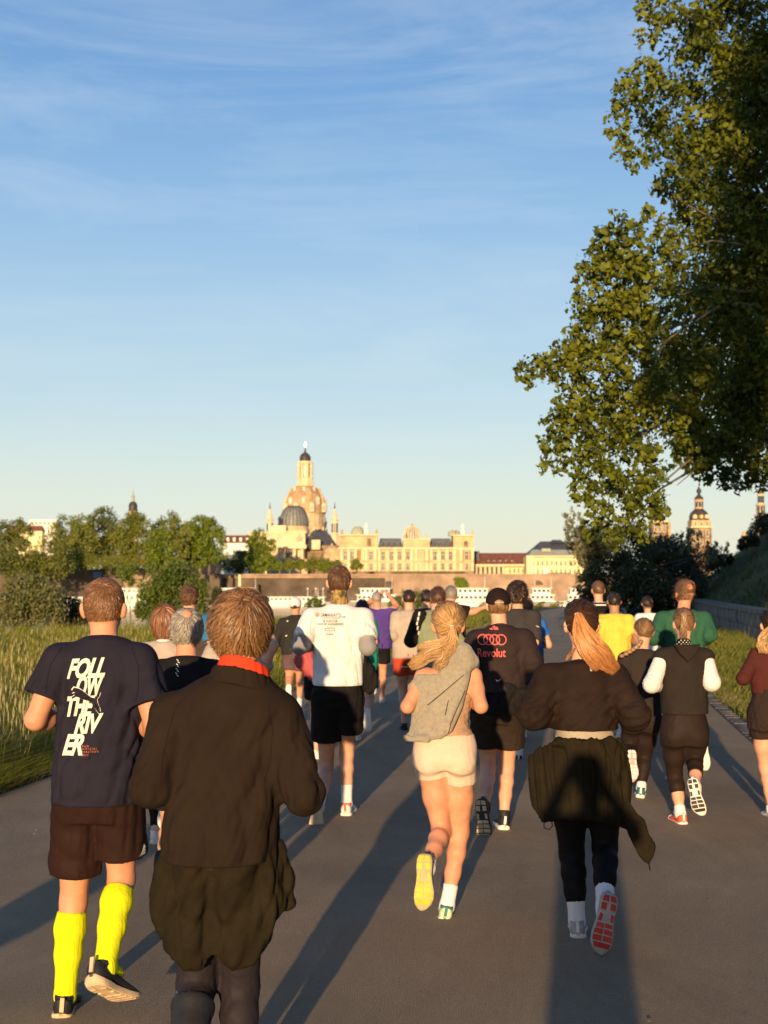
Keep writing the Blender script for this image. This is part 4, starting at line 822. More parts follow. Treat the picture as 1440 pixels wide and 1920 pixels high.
def maroon_woman():
    d = 9.75; J = joints(1440, d, 1.66, dict(head=(1446, 1172, .05), neck=(1446, 1218, .0), shL=(1418, 1230), shR=(1490, 1230), elL=(1394, 1272, -.08), wrL=(1418, 1262, .18),
        hipL=(1428, 1345), hipR=(1462, 1345), knL=(1436, 1440, .08), anL=(1448, 1520, .0), toeL=(.02, 1, .0), tie=(1448, 1176, -.07)), up='R')
    P = person(J, 'woman with curly blonde ponytail, maroon top and black shorts, cut by the right picture edge')
    add_body(J, 'f', .15, 1.66, P, SKIN2, .011)
    T = top(J, 'f', .15, 1.66, C_MAROON, P, 'long_sleeve_top', hemz=at(0, 1300, d)[2], chest=.155, hem=.150, sl=1.85, sr=(.055, .052), h=.010, fold=.003, seed=3, wl=.05, along=(1, 0, 0), fit=.008)
    B = bottoms(J, 'f', 1.66, cloth('black_shorts', (.03, .02, .017)), P, 'shorts', .36, .36, .014, .02, .010, .004, 4, hip=.18, wtop=at(0, 1290, d)[2])
    for s in 'LR': sock(J, s, C_SOCKW, P, .14, sex='f'); shoe(J, s, P, SH_WHT, SH_WHT, SH_YEL, .96)
    hair(J, 1.68, 'tie', H_DARK, P, 27, 1500, 1.0, .009); t = J['tie']; g = lambda x, y, dy: at(x, y, d + dy)
    lock('ponytail', [(t, .02), (g(1440, 1190, -.11), .045), (g(1436, 1205, -.12), .055), (g(1434, 1226, -.12), .035)], H_BLONDE, P, 500, 3, .0034, .028, .022)
def grey_haired_man():
    d = 6.9; J = joints(348, d, 1.66, dict(head=(350, 1184, .05), neck=(350, 1236, .0), shL=(300, 1262), shR=(400, 1262)), up='L', elw=.06)
    P = person(J, 'grey-haired man in a black t-shirt with a small white zigzag mark on its back')
    add_body(J, 'm', .17, 1.70, P, SKIN, .012)
    T = top(J, 'm', .165, 1.68, C_BLACK, P, 't_shirt', chest=.185, hem=.18, sl=.6, sr=(.072, .08), h=.010, fold=.006, seed=41, wl=.12)
    zz = []
    for i in range(8): y = 1234 + i*4; x = 338 + (1.6 if i % 2 else -1.0); zz.append(px_poly([(x-2, y), (x+2, y+2.2), (x+2, y+3.6), (x-2, y+1.5)], d))
    stick(zz, T, P, PR_W, 'zigzag_print', .003)
    bottoms(J, 'm', 1.66, C_BLACK, P, 'shorts', .7, .7, .02, .03, .011, .006, 5); 
    for s in 'LR': sock(J, s, SH_BLK, P, .2); shoe(J, s, P, SH_BLK, SH_DT, None, 1.0)
    hair(J, 1.76, 'medium', H_GREY, P, 51, 3000, 1.0, .007)
    b = J['head'] + Z*.095 + v3((.012, -.055, .0)); S = Shape(); S.ell(J['head'] + v3((.01, -.045, .088)), (.034, .044, .034), 0); solid('bald_patch', S, .006, SKIN, P.children[0])
def bob_woman():
    d = 8.8; J = joints(308, d, 1.66, dict(head=(310, 1166, .05), neck=(308, 1206, .0), shL=(272, 1222), shR=(344, 1222)), up='R', elw=.06)
    P = person(J, 'person with chin-length reddish brown bob and a beige top with white collar')
    add_body(J, 'f', .14, 1.66, P, SKIN2, .014); T = top(J, 'f', .15, 1.66, C_BEIGE, P, 'sweatshirt', chest=.165, hem=.165, sl=1.8, sr=(.06, .06), h=.011, fold=.005, seed=41, wl=.12, collar=C_WHITE)
    bottoms(J, 'f', 1.66, C_LEG, P, 'leggings', 1.9, 1.9, .006, 0, .011, .001, 5)
    for s in 'LR': shoe(J, s, P, SH_WHT, SH_WHT, None, .96)
    hair(J, 1.72, 'bob', hairmat('hair_auburn', (.11, .045, .02), (.34, .15, .07)), P, 61, 2200, .75, .009)
def hidden_behind():
    d = 8.3; J = joints(448, d, 1.66, dict(elR=(512, 1212, -.05), wrR=(488, 1160, .12), shR=(490, 1250)), up='R')
    P = person(J, 'person almost hidden behind the messy brown head, one bare elbow raised')
    add_body(J, 'f', .16, 1.62, P, SKIN2, .014); top(J, 'f', .17, 1.66, C_BEIGE, P, 't_shirt', chest=.175, sl=.3, h=.012, fold=.005, seed=2); bottoms(J, 'f', 1.66, C_BLACK, P, 'shorts', .4, .4, .012, .02, .012, .003, 5)
    for s in 'LR': shoe(J, s, P, SH_WHT, SH_WHT, None, .96)
    hair(J, 1.6, 'medium', H_BROWN, P, 2, 300)
def braid_woman():
    d = 10.6; J = joints(1202, d, 1.58, dict(head=(1208, 1184, .10), neck=(1204, 1222, .04), shL=(1172, 1238), shR=(1232, 1238), elL=(1166, 1290, -.1), elR=(1238, 1290, -.1), hipL=(1186, 1350), hipR=(1218, 1350),
        knL=(1180, 1410, .08), anL=(1184, 1425, -.34), knR=(1208, 1420, .10), anR=(1202, 1478, .0), toeL=(-.05, -.4, -1), toeR=(.22, 1, 0), tie=(1204, 1196, -.06)))
    P = person(J, 'woman all in black with a long clipped braid swinging to the left')
    add_body(J, 'f', .14, 1.58, P, SKIN2, .013); T = top(J, 'f', .15, 1.58, cloth('black_brown_cotton', (.034, .026, .022)), P, 'jacket', hemz=at(0, 1350, d)[2], chest=.16, hem=.165, sl=1.85, sr=(.062, .058), h=.011, fold=.006, seed=5, wl=.12, fit=.02)
    bottoms(J, 'f', 1.58, C_LEG2, P, 'leggings', 1.85, 1.82, .006, 0, .010, .001, 5)
    B = Shape(); pts = [(1202, 1203), (1198, 1209), (1193, 1214), (1187, 1218), (1181, 1222), (1174, 1226), (1166, 1230)]
    hair(J, 1.58, 'tie', H_MID, P, 27, 1800, 1.0, .009)
    for i, (x, y) in enumerate(pts): B.ell(at(x, y, d - .12 - .01*i), (.022, .02, .018), .004)
    br = solid('braid', B, .006, H_MID, P, .002, 3, .02); mb = MB(); off = np.array(P.location)
    for x, y in pts[1:6]: p = at(x, y - 1, d - .15) - off; mb.lathe(p[0], p[1], [(.004, p[2]-.008), (.010, p[2]), (.004, p[2]+.008)], 6)
    mb.build('hair_clip', PR_G, br, True)
    sock(J, 'R', C_SOCKW, P, .2, sex='f'); shoe(J, 'R', P, SH_TEAL, SH_WHT, None, .92); shoe(J, 'L', P, SH_WHT, SH_PNK, SH_WHT, .92)
def green_man():
    d = 11.5; J = joints(1282, d, 1.83, dict(head=(1284, 1112, .05), neck=(1280, 1146, .0), shL=(1242, 1162), shR=(1320, 1162), elL=(1226, 1196, -.12), wrL=(1255, 1200, .15), elR=(1330, 1190, -.10), wrR=(1318, 1204, .08), face=(-.75, .66, 0)), up='R')
    P = person(J, 'man in a bottle green sweatshirt and glasses with his head turned to the left')
    add_body(J, 'm', .18, 1.83, P, SKIN, .013); T = top(J, 'm', .18, 1.83, C_GREEN, P, 'sweatshirt', chest=.20, hem=.20, sl=1.75, sr=(.076, .068), h=.010, fold=.006, seed=45, wl=.12, fit=.02, collar=C_BLACK)
    bottoms(J, 'm', 1.83, C_BLACK, P, 'shorts', .6, .6, .02, .03, .011, .006, 5); stick([px_text('adidas', 1271, 1290, 1133, 1137, d, bold=.02)], T, P, PR_W, 'neck_print', .004)
    for s in 'LR': sock(J, s, C_SOCKW, P, .3); shoe(J, s, P, SH_BLK, SH_WHT, None, 1.05)
    hair(J, 1.80, 'medium', H_BROWN, P, 71, 2200, .7, .008); g = MB(); off = np.array(P.location); p = J['head'] + v3((-.075, .07, .012)) - off
    g.tube([p + v3((.10, -.08, .0)) + v3((-.02, -.05, 0)), p + v3((.0, -.055, 0)), p], .004); g.box(p[0]-.012, p[0]+.03, p[1]-.06, p[1]-.052, p[2]-.018, p[2]+.014); g.build('glasses', PR_G, P)
# ------------------------------------------------------------------ the far runners share one builder
def far(px, d, H, label, sex='m', hm=H_BROWN, hs='short', tc=C_WHITE, tn='t_shirt', sl=.55, bc=C_BLACK, bn='shorts', hem=.6, over=None, skin=SKIN2, up='L', sw=.17, chest=.19, sh=SH_WHT, so=SH_WHT, extra=None, collar=None, sockm=None, n=600, **kw):
    J = joints(px, d, H, over, up=up, sw=sw*.95, **kw); P = person(J, label); h = .013 if d < 14 else .015
    add_body(J, sex, sw, H, P, skin, h*1.45, .0105)
    T = top(J, sex, sw, H, tc, P, tn, chest=chest, hem=chest, sl=sl, sr=(.070, .074) if sl < 1 else (.070, .060), h=h, fold=.007, seed=int(px), wl=.12, fit=.02, collar=collar)
    B = bottoms(J, sex, H, bc, P, bn, hem, hem, .016 if hem < 1 else .006, .03 if hem < 1 else 0, h, .005, int(px))
    for s in 'LR':
        if sockm: sock(J, s, sockm, P, .25, h=.009)
        shoe(J, s, P, sh, so, None, H/1.75)
    if hs: hair(J, H, hs, hm, P, int(px), n, 1.0, .010)
    if extra: extra(J, P, T, B)
    return J, P
def far_runners():
    far(1154, 14.5, 1.69, 'boy in a bright yellow t-shirt with short dark hair', hm=H_DARK, tc=C_YT, sl=.6, skin=SKIN3, chest=.185, sockm=C_SOCKW)
    def stripes(J, P, T, B):
        d = 16.3; stick([px_poly([(1112, 1127 + i*6), (1136, 1127 + i*6), (1136, 1129.5 + i*6), (1112, 1129.5 + i*6)], d) for i in range(2)], T, P, PR_W, 'stripes', .006)
        stick([px_poly([(1113, 1115), (1134, 1115), (1132, 1121), (1116, 1121)], d)], T, P, PR_W, 'shoulder_panel', .008)
    far(1124, 16.3, 1.82, 'man in a black running vest with white stripes beside the dark bush', hm=H_BROWN, tc=C_BLACK, tn='vest', sl=.12, up='R', chest=.165, sw=.15, extra=stripes)
    far(1216, 18.0, 1.60, 'woman in a white top and blue leggings beside the stone wall', 'f', H_DARK, 'medium', C_WHITE, 'top', .5, C_DENIM, 'leggings', 1.9, up='R', chest=.15, sw=.14)
    def swoosh(J, P, T, B): stick([px_poly([(1003, 1172), (1008, 1174), (1009, 1176), (1004, 1174)], 13)], T, P, PR_W, 'logo_print', .004)
    far(972, 13.0, 1.79, 'man with dark curly hair in a charcoal t-shirt behind the black cap', hm=H_DARK, hs='curly', tc=cloth('charcoal_cloth', (.045, .040, .038)), sl=.95, over=dict(hipL=(952, 1290), hipR=(985, 1290), knR=(976, 1352, .1), anR=(972, 1418, 0), elR=(1003, 1205, -.1)), up='L', sockm=C_SOCKW, sh=SH_BLK, extra=swoosh, n=1500)
    far(990, 14.8, 1.62, 'person in a blue top mostly hidden behind the dark-haired man', hm=H_BROWN, tc=cloth('bright_blue_cloth', (.03, .13, .42)), up='R')
    def shorts_label(J, P, T, B): stick([px_poly([(753, 1248), (769, 1248), (769, 1250.5), (753, 1250.5)], 15.5)], B, P, PR_W, 'waist_print', .006)
    far(767, 15.5, 1.71, 'slim man in a long beige pullover and orange-red shorts', hm=H_DARK, tc=C_BEIGE, tn='pullover', sl=1.9, bc=cloth('brick_red_cloth', (.50, .07, .03)), chest=.205, over=dict(hipL=(752, 1232), hipR=(780, 1232), elL=(738, 1192, -.05)), up='R', sh=SH_BLK, so=SH_DT, extra=shorts_label, hem=.5, collar=C_BEIGE)
    def blk(J, P, T, B):
        S = Shape(); sleeve(S, J, 'L', .085, .075, 1.8); o = solid('black_sleeve', S, .012, C_BLACK, T, .006, 4)
        stick([px_poly([(781 + q, 1148 + i*9), (784 + q, 1147 + i*9), (783 + q, 1155 + i*9), (780 + q, 1154 + i*9)], 13.9) for i, q in ((0, 4), (1, 2), (2, 0), (3, 1), (4, 3))], o, P, PR_W, 'sleeve_print', .006)
    far(816, 14.0, 1.75, 'man in a sage green jacket with one black lettered sleeve', hm=hairmat('hair_red_brown', (.05, .02, .012), (.16, .07, .04)), hs='medium', tc=C_SAGE, tn='jacket', sl=1.8, up='L', over=dict(head=(821, 1120, .05), shL=(788, 1156)), chest=.20, extra=blk)
    far(800, 17.0, 1.70, 'black-haired man in black hidden beside the sage jacket', hm=H_BLACK, hs='medium', tc=C_BLACK, up='R')
    far(846, 16.0, 1.76, 'grey-haired man in a black shirt with his right arm stretched out', hm=H_GREY, tc=C_BLACK, sl=.8, over=dict(shR=(862, 1142), elR=(884, 1148, 0), wrR=(905, 1140, 0)), skin=SKIN, up='R')
    J, P = far(709, 19.0, 1.63, 'man in a purple t-shirt raising both arms to take a picture', hm=H_GREY, tc=C_PURP, sl=.5, bc=C_BLACK, chest=.215, sw=.19, skin=SKIN, over=dict(head=(706, 1123, .05), elL=(690, 1132, .18), wrL=(712, 1114, .30), elR=(744, 1136, .12), wrR=(728, 1115, .30), shR=(732, 1146), shL=(690, 1146)), up='L', sh=SH_WHT)
    p = at(720, 1113, 19.34); mb = MB(); mb.box(-.075, .075, -.005, .005, -.037, .037); o = mb.build('phone', mat('phone_case', (.30, .42, .55), .3, .02, spec=.5)); o.location = p; tag(o, 'pale blue phone held up sideways by the man in purple', 'phone')
    mb = MB(); mb.box(.03, .062, -.008, -.004, .002, .028); mb.build('camera_lens', PR_B, o)
    far(679, 14.5, 1.60, 'person in a green t-shirt half hidden behind the white t-shirt', hm=H_DARK, hs='medium', tc=C_TEAL, sl=.7, up='R', over=dict(elR=(702, 1205, -.1), shR=(696, 1165)))
    def capw(J, P, T, B):
        c = J['head'] + Z*.03; S = Shape(); S.ell(c, (.088, .105, .102), 0); S.cut(c - Z*.035, (0, .1, -1), .01); S.ell(c + v3((0, .12, -.02)), (.07, .08, .012), .01); S.minus(lambda P_: np.sqrt((((P_ - v3(c + v3((0, -.10, -.035))))/v3((.028, .05, .02)))**2).sum(1))*.03 - .03, .004); solid('cap', S, .008, C_WHITE, P)
        Vt = Shape(); 
        stick([px_poly([(538.5, 1163), (541, 1163), (541, 1165.5), (538.5, 1165.5)], 17.9), px_poly([(536, 1191), (539, 1190), (539, 1192.5), (536, 1193)], 17.9)], T, P, PR_W, 'reflective_dots', .006)
    far(553, 17.9, 1.57, 'person in a white cap, black jacket and plum shorts at the grass edge', hm=H_DARK, hs='short', tc=cloth('soft_black_cloth', (.03, .027, .024)), tn='jacket', sl=1.8, bc=C_PLUM, hem=.62, over=dict(elL=(517, 1200, -.05), wrL=(538, 1214, .15), shL=(530, 1168)), up='L', chest=.20, skin=SKIN, extra=capw, sockm=C_SOCKW)
    def redtie(J, P, T, B):
        G = Shape(); G.cone(at(572, 1235, 12.9), at(590, 1262, 12.9), .10, .09, .05); G.cone(at(561, 1236, 13), at(562, 1243, 12.9), .055, .05, .05); solid('tied_jacket', G, .014, C_PINK, P, .012, 3)
    far(603, 13.0, 1.66, 'runner with a coral red jacket hidden behind the white t-shirt', 'f', H_BROWN, 'medium', C_PINK, 'jacket', 1.8, C_BLACK, over=dict(elL=(572, 1226, -.1), head=(632, 1112, .05), neck=(622, 1146, .03)), up='R', extra=redtie)
    far(357, 12.0, 1.72, 'man with brown hair and a blue-sleeved dark t-shirt near the long grass', hm=H_BROWN, hs='medium', tc=cloth('slate_brown_cloth', (.07, .055, .05)), sl=.3, up='L', over=dict(head=(355, 1121, .05), elR=(402, 1222, -.08), shR=(388, 1168), shL=(332, 1168)), extra=lambda J, P, T, B: solid('blue_sleeve', (lambda S: (sleeve(S, J, 'R', .085, .085, .62), S)[1])(Shape()), .011, C_BLUE, T), n=1500)
def out_of_frame():
    """people standing where the shadows in the picture come from"""
    J = joints(720, 1, 1.80, None, up='L'); d = -.42
    for k in J:
        if not k.startswith('toe'): J[k] = J[k] + v3((0, d - 1, 0))
    J['elL'] = v3((-.24, -.28, 1.40)); J['elR'] = v3((.24, -.28, 1.40)); J['wrL'] = v3((-.06, -.10, 1.70)); J['wrR'] = v3((.06, -.10, 1.70)); J['head'] = v3((0, -.36, 1.70)); J['neck'] = v3((0, -.42, 1.53))
    def dress(J, P):
        add_body(J, 'm', .17, 1.8, P, SKIN2, .022, .012); top(J, 'm', .17, 1.8, C_BLACK, P, 't_shirt', chest=.20, hem=.20, h=.018); bottoms(J, 'm', 1.8, C_BLACK, P, 'shorts', .6, .6, .02, .03, .018); hair(J, 1.8, 'short', H_BROWN, P, 3, 200, 1, .012)
        for s in 'LR': shoe(J, s, P, SH_BLK, SH_WHT, None, 1.03)
    dress(J, person(J, 'runner taking the picture, seen only as the straight shadow in the middle of the path', None))
    for x, y, lab in ((-2.75, 1.5, 'runner outside the picture whose shadow crosses the path beside the yellow socks'),):
        J = joints(720, 1, 1.75, None, up='R')
        for k in J:
            if not k.startswith('toe'): J[k] = J[k] + v3((x, y - 1, 0))
        dress(J, person(J, lab, None))
# ------------------------------------------------------------------ ground, path, river, grass, trees
def xl(y): y = np.asarray(y, float); return -3.26 + .1734*(y - 10.85) + .000307*(y - 10.85)*(y - 30) + .004*np.maximum(0, y - 80)**2
def xr(y): y = np.asarray(y, float); return 3.95 + .145*(y - 13.2) + .0005*(y - 13.2)**2 + .004*np.maximum(0, y - 80)**2
def xw(y): y = np.asarray(y, float); return 11.0 + .135*(y - 36) + .0008*(y - 36)**2 + .004*np.maximum(0, y - 80)**2
def zg(x, y):
    x = np.asarray(x, float); y = np.asarray(y, float)
    Lc = (y - 43) - (x + 13)*2.17; Lc = np.where(x > 11, (y - 95) - (x - 11)*.3, Lc)
    drop = -np.clip(.10*np.maximum(0, Lc + 4 - 4*np.exp(-np.maximum(0, Lc)/8)), 0, 12) * (Lc > 0)
    e = np.clip(np.maximum(xl(y) - x, x - xr(y)) - .25, 0, 3)/3
    n = (np.sin(x*.9 + .5*np.sin(y*.4)) + np.sin(y*.7 + 1 + x*.3))*.05*e
    return drop + n - .004
def sheet(name, xs, ys, zf, m):
    X, Y = np.meshgrid(xs, ys, indexing='ij'); V = np.stack([X, Y, zf(X, Y)], 2).reshape(-1, 3); ny = len(ys)
    i, j = np.meshgrid(np.arange(len(xs)-1), np.arange(ny-1), indexing='ij'); b = (i*ny + j).reshape(-1, 1); return mesh_np(name, V, b + np.array([[0, ny, ny+1, 1]]), m)
def asphalt():
    m = mat('asphalt', (.262, .196, .116), .85, .07, .55, 0, 1, .35); t = m.node_tree; N = t.nodes; b = N['Principled BSDF']; tcn = N.new('ShaderNodeTexCoord')
    v = N.new('ShaderNodeTexVoronoi'); v.inputs['Scale'].default_value = 240; t.links.new(tcn.outputs['Object'], v.inputs['Vector'])
    n = N.new('ShaderNodeTexNoise'); n.inputs['Scale'].default_value = 150; n.inputs['Detail'].default_value = 6; t.links.new(tcn.outputs['Object'], n.inputs['Vector'])
    ad = N.new('ShaderNodeMath'); ad.operation = 'ADD'; t.links.new(v.outputs['Distance'], ad.inputs[0]); t.links.new(n.outputs[0], ad.inputs[1])
    bp = N.new('ShaderNodeBump'); bp.inputs['Strength'].default_value = 0.9; bp.inputs['Distance'].default_value = 0.005; t.links.new(ad.outputs[0], bp.inputs['Height']); t.links.new(bp.outputs[0], b.inputs['Normal'])
    src = b.inputs['Base Color'].links[0].from_socket; mx = N.new('ShaderNodeMixRGB'); mx.blend_type = 'MULTIPLY'; mx.inputs[0].default_value = .55; rr = N.new('ShaderNodeMapRange'); rr.inputs[1].default_value = .0; rr.inputs[2].default_value = .7; rr.inputs[3].default_value = .55; rr.inputs[4].default_value = 1.5
    w2 = N.new('ShaderNodeTexNoise'); w2.inputs['Scale'].default_value = .9; w2.inputs['Detail'].default_value = 8; w2.inputs['Roughness'].default_value = .75; w2.inputs['Distortion'].default_value = 1.2; mpn = N.new('ShaderNodeMapping'); mpn.inputs['Scale'].default_value = (1.0, .35, 1); t.links.new(tcn.outputs['Object'], mpn.inputs[0]); t.links.new(mpn.outputs[0], w2.inputs['Vector'])
    wr = N.new('ShaderNodeMapRange'); wr.inputs[1].default_value = .35; wr.inputs[2].default_value = .68; wr.inputs[3].default_value = .78; wr.inputs[4].default_value = 1.12; t.links.new(w2.outputs[0], wr.inputs[0]); m3 = N.new('ShaderNodeMixRGB'); m3.blend_type = 'MULTIPLY'; m3.inputs[0].default_value = 1; t.links.new(src, m3.inputs[1]); t.links.new(wr.outputs[0], m3.inputs[2]); src = m3.outputs[0]
    t.links.new(v.outputs['Color'], rr.inputs[0]); t.links.new(src, mx.inputs[1]); t.links.new(rr.outputs[0], mx.inputs[2]); t.links.new(mx.outputs[0], b.inputs['Base Color'])
    return m
def ground():
    xs = np.unique(np.concatenate([np.linspace(-3000, -400, 14), np.linspace(-400, -60, 35), np.linspace(-60, -30, 31), np.arange(-30, 30, .8), np.linspace(30, 60, 31), np.linspace(60, 400, 35), np.linspace(400, 3000, 14)]))
    ys = np.unique(np.concatenate([np.linspace(-400, -5, 20), np.arange(-5, 110, 1.0), np.linspace(110, 260, 60), np.linspace(260, 1000, 20)]))
    m = mat('meadow_ground', (.055, .062, .016), .95, .1, .35, .8, 9, .1, second=(.13, .12, .035)); tag(sheet('ground', xs, ys, lambda x, y: np.maximum(zg(x, y), -13), m), kind='structure')
    mb = MB(); mb.slabz([(-4000, 90), (4000, 90), (4000, 640), (-4000, 640)], -10.5, -9.0); tag(mb.build('river', mat('river_water', (.05, .07, .06), .12, .1, .2, .3, .4, .5)), kind='structure')
    mb = MB(); mb.slabz([(-5000, 636), (5000, 636), (5000, 8000), (-5000, 8000)], -3, 5.2); tag(mb.build('far_bank', mat('far_bank_ground', (.06, .07, .025), .95)), kind='structure')
    ys = np.concatenate([np.arange(-30, 110, 1.0)]); V = []; 
    for y in ys:
        for t in np.linspace(0, 1, 8): V.append((xl(y)*(1-t) + xr(y)*t, y, .004 + .012*math.sin(math.pi*t)))
    k = 8; Q = [(j*k+i, j*k+i+1, (j+1)*k+i+1, (j+1)*k+i) for j in range(len(ys)-1) for i in range(k-1)]
    tag(mesh_np('path', V, Q, asphalt()), kind='structure')
    # grit and bits of leaf lying on the asphalt
    rg = np.random.RandomState(6); n = 420; gy = 4.5*(60/4.5)**rg.uniform(0, 1, n); gx = xl(gy) + (xr(gy) - xl(gy))*rg.uniform(.02, .98, n); gs = rg.uniform(.002, .005, n)*np.where(rg.uniform(0, 1, n) < .12, 1.8, 1); ga = rg.uniform(0, 6, n); gv = []
    for j in range(4): gv.append(np.stack([gx + np.cos(ga + j*1.57)*gs*(1 + .5*(j % 2)), gy + np.sin(ga + j*1.57)*gs, .018 + rg.uniform(.0, .006, n)], 1))
    gv.append(np.stack([gx, gy, .020 + gs*.7], 1)); gv = np.stack(gv, 1).reshape(-1, 3); bq = (np.arange(n)*5)[:, None, None]; gq = (bq + np.array([[0, 1, 4], [1, 2, 4], [2, 3, 4], [3, 0, 4]])[None]).reshape(-1, 3)
    tag(mesh_np('grit', gv, gq, leafmat('grit', (.16, .12, .08), (.42, .33, .22), .05, .5)), 'small stones and dry leaf bits scattered on the asphalt', 'grit', kind='stuff')
    # setts along the right edge, each its own stone
    kb = MB(); yy = np.arange(8, 60, 2.0); kb_obj = None
    st = mat('sett_stone', (.13, .11, .09), .85, .2, 14, .4, 60, .3); base = MB()
    for y0, y1 in zip(np.arange(6, 70, 2.0), np.arange(8, 72, 2.0)): base.add([(xr(y0), y0, .0), (xr(y0) + .24, y0, .0), (xr(y1) + .24, y1, .0), (xr(y1), y1, .0), (xr(y0), y0, .009), (xr(y0) + .24, y0, .009), (xr(y1) + .24, y1, .009), (xr(y1), y1, .009)], [(0,3,2,1),(4,5,6,7),(0,1,5,4),(1,2,6,5),(2,3,7,6),(3,0,4,7)])
    kb_obj = tag(base.build('kerb', mat('kerb_mortar', (.07, .06, .045), .95, .2, 20, .4, 50)), kind='structure'); r = random.Random(5)
    b = MB(); w, l, h = .10, .115, .03; b.add([(-w, -l, 0), (w, -l, 0), (w, l, 0), (-w, l, 0), (-w*.86, -l*.88, h), (w*.86, -l*.88, h), (w*.86, l*.88, h), (-w*.86, l*.88, h)], [(0,3,2,1),(4,5,6,7),(0,1,5,4),(1,2,6,5),(2,3,7,6),(3,0,4,7)])
    first = b.build('sett', st, kb_obj); y = 8.1; i = 0
    while y < 45:
        o = first if i == 0 else first.copy()
        if i: COL.objects.link(o)
        o.parent = kb_obj; o.location = (float(xr(y)) + .12 + r.uniform(-.012, .012), y, -.014 + r.uniform(-.005, .006)); o.rotation_euler = (r.uniform(-.03, .03), r.uniform(-.05, .05), -.16 + r.uniform(-.06, .06)); o.scale = (r.uniform(.9, 1.05), r.uniform(.85, 1.05), 1); y += .248; i += 1
ENV.append(ground)
def blades(x, y, h, w, lean, seed, z0=None, seg=3):
    n = len(x); r = np.random.RandomState(seed); z = zg(x, y) if z0 is None else z0; a = r.uniform(0, 2*math.pi, n); ln = h*lean*r.uniform(.2, 1.4, n); wa = r.normal(.6, .9, n)
    dx, dy = np.cos(wa)*ln, np.sin(wa)*ln; ux, uy = np.cos(a)*w, np.sin(a)*w; V = []
    for i in range(seg + 1):
        t = i/seg; k = (1 - t)**.7 if i < seg else 0.08; cx = x + dx*t*t; cy = y + dy*t*t; cz = z + h*t*(1 - .25*lean*t)
        V.append(np.stack([cx - ux*k, cy - uy*k, cz], 1)); V.append(np.stack([cx + ux*k, cy + uy*k, cz], 1))
    V = np.stack(V, 1).reshape(-1, 3); b = (np.arange(n)[:, None]*(2*seg+2) + np.arange(seg)[None]*2).reshape(-1, 1); return V, b + np.array([[0, 1, 3, 2]])
def meadow():
    r = np.random.RandomState(4); gm = leafmat('meadow_grass', (.13, .165, .012), (.31, .28, .03), .35, .4, .25); sm = leafmat('seed_stalks', (.24, .21, .07), (.38, .33, .14), .3, .3)
    def pts(n, y0, y1, pw=1.0):
        y = y0*(y1/y0)**(r.uniform(0, 1, n)**pw); xa = -.345*y - 1.0; xb = xl(y) - .02; t = r.uniform(0, 1, n); x = xa + (xb - xa)*t; return x, y
    parts = []
    x, y = pts(62000, 9.0, 26); e = np.clip((xl(y) - x)/.8, .0, 1); pn = .5 + .5*np.sin(x*1.3 + 2*np.sin(y*.6)); h = (.17 + .32*e)*(.65 + .4*pn)*r.uniform(.55, 1.15, len(x)); parts.append(blades(x, y, h, .0052*r.uniform(.6, 1.3, len(x)), 1.05, 1, seg=2))
    x, y = pts(58000, 22, 75); e = np.clip((xl(y) - x)/1.6, 0, 1); pn = .5 + .5*np.sin(x*.8 + 2*np.sin(y*.35)); h = (.15 + .36*e)*(.65 + .4*pn)*r.uniform(.55, 1.15, len(x)); parts.append(blades(x, y, h, .010*r.uniform(.6, 1.3, len(x)), .7, 2, seg=2) )
    for p in parts: tag(mesh_np('meadow_grass', p[0], p[1], gm), 'tall green and yellow meadow grass left of the path', 'grass', kind='stuff')
    x, y = pts(4200, 9.5, 50); k = (xl(y) - x) > .3; x, y = x[k], y[k]; h = r.uniform(.38, .76, len(x)); V, Q = blades(x, y, h, .0028, .45, 5)
    # seed heads: a small spindle at each tip
    tip = V.reshape(len(x), 8, 3)[:, 6]; d = np.array([[0, 0, -.05], [.006, 0, 0], [0, 0, .05], [-.006, 0, 0]]); sv = (tip[:, None] + d[None]*r.uniform(.6, 1.6, (len(x), 1, 1))).reshape(-1, 3); sq = np.arange(len(x))[:, None]*4 + np.array([[0, 1, 2, 3]])
    V, Q = merge((V, Q), (sv, sq)); tag(mesh_np('seed_stalks', V, Q, sm), 'pale dry seed stalks standing over the meadow grass', 'grass', kind='stuff')
    # short verge grass on the right, up to the stone wall
    n = 52000; y = 6.5*(70/6.5)**r.uniform(0, 1, n); t = r.uniform(0, 1, n)**1.3; x = xr(y) + .22 + (xw(y) - xr(y) - .2)*t; e = np.clip((x - xr(y))/1.2, .3, 1); h = (.07 + .12*e)*r.uniform(.5, 1.4, n)*(1 + .5*np.sin(x*2 + y)); w_ = .004 + .00025*y
    V, Q = blades(x, y, h, w_*r.uniform(.6, 1.3, n), .9, 7, seg=2); tag(mesh_np('verge_grass', V, Q, leafmat('verge_grass', (.12, .155, .016), (.26, .24, .04), .35, .4, .8)), 'short sunlit grass between the path and the stone wall', 'grass', kind='stuff')
    n = 6000; y = 10*(60/10)**r.uniform(0, 1, n); x = np.where(r.uniform(0, 1, n) < .5, xl(y) - r.uniform(0, .25, n), xr(y) + .24 + r.uniform(0, .3, n)); V, Q = blades(x, y, r.uniform(.05, .16, n), .005, 1.3, 9, seg=2); tag(mesh_np('dry_edge_grass', V, Q, leafmat('dry_grass', (.24, .17, .075), (.38, .28, .13), .25, .3)), 'dry straw-coloured grass fringing both path edges', 'grass', kind='stuff')
ENV.append(meadow)
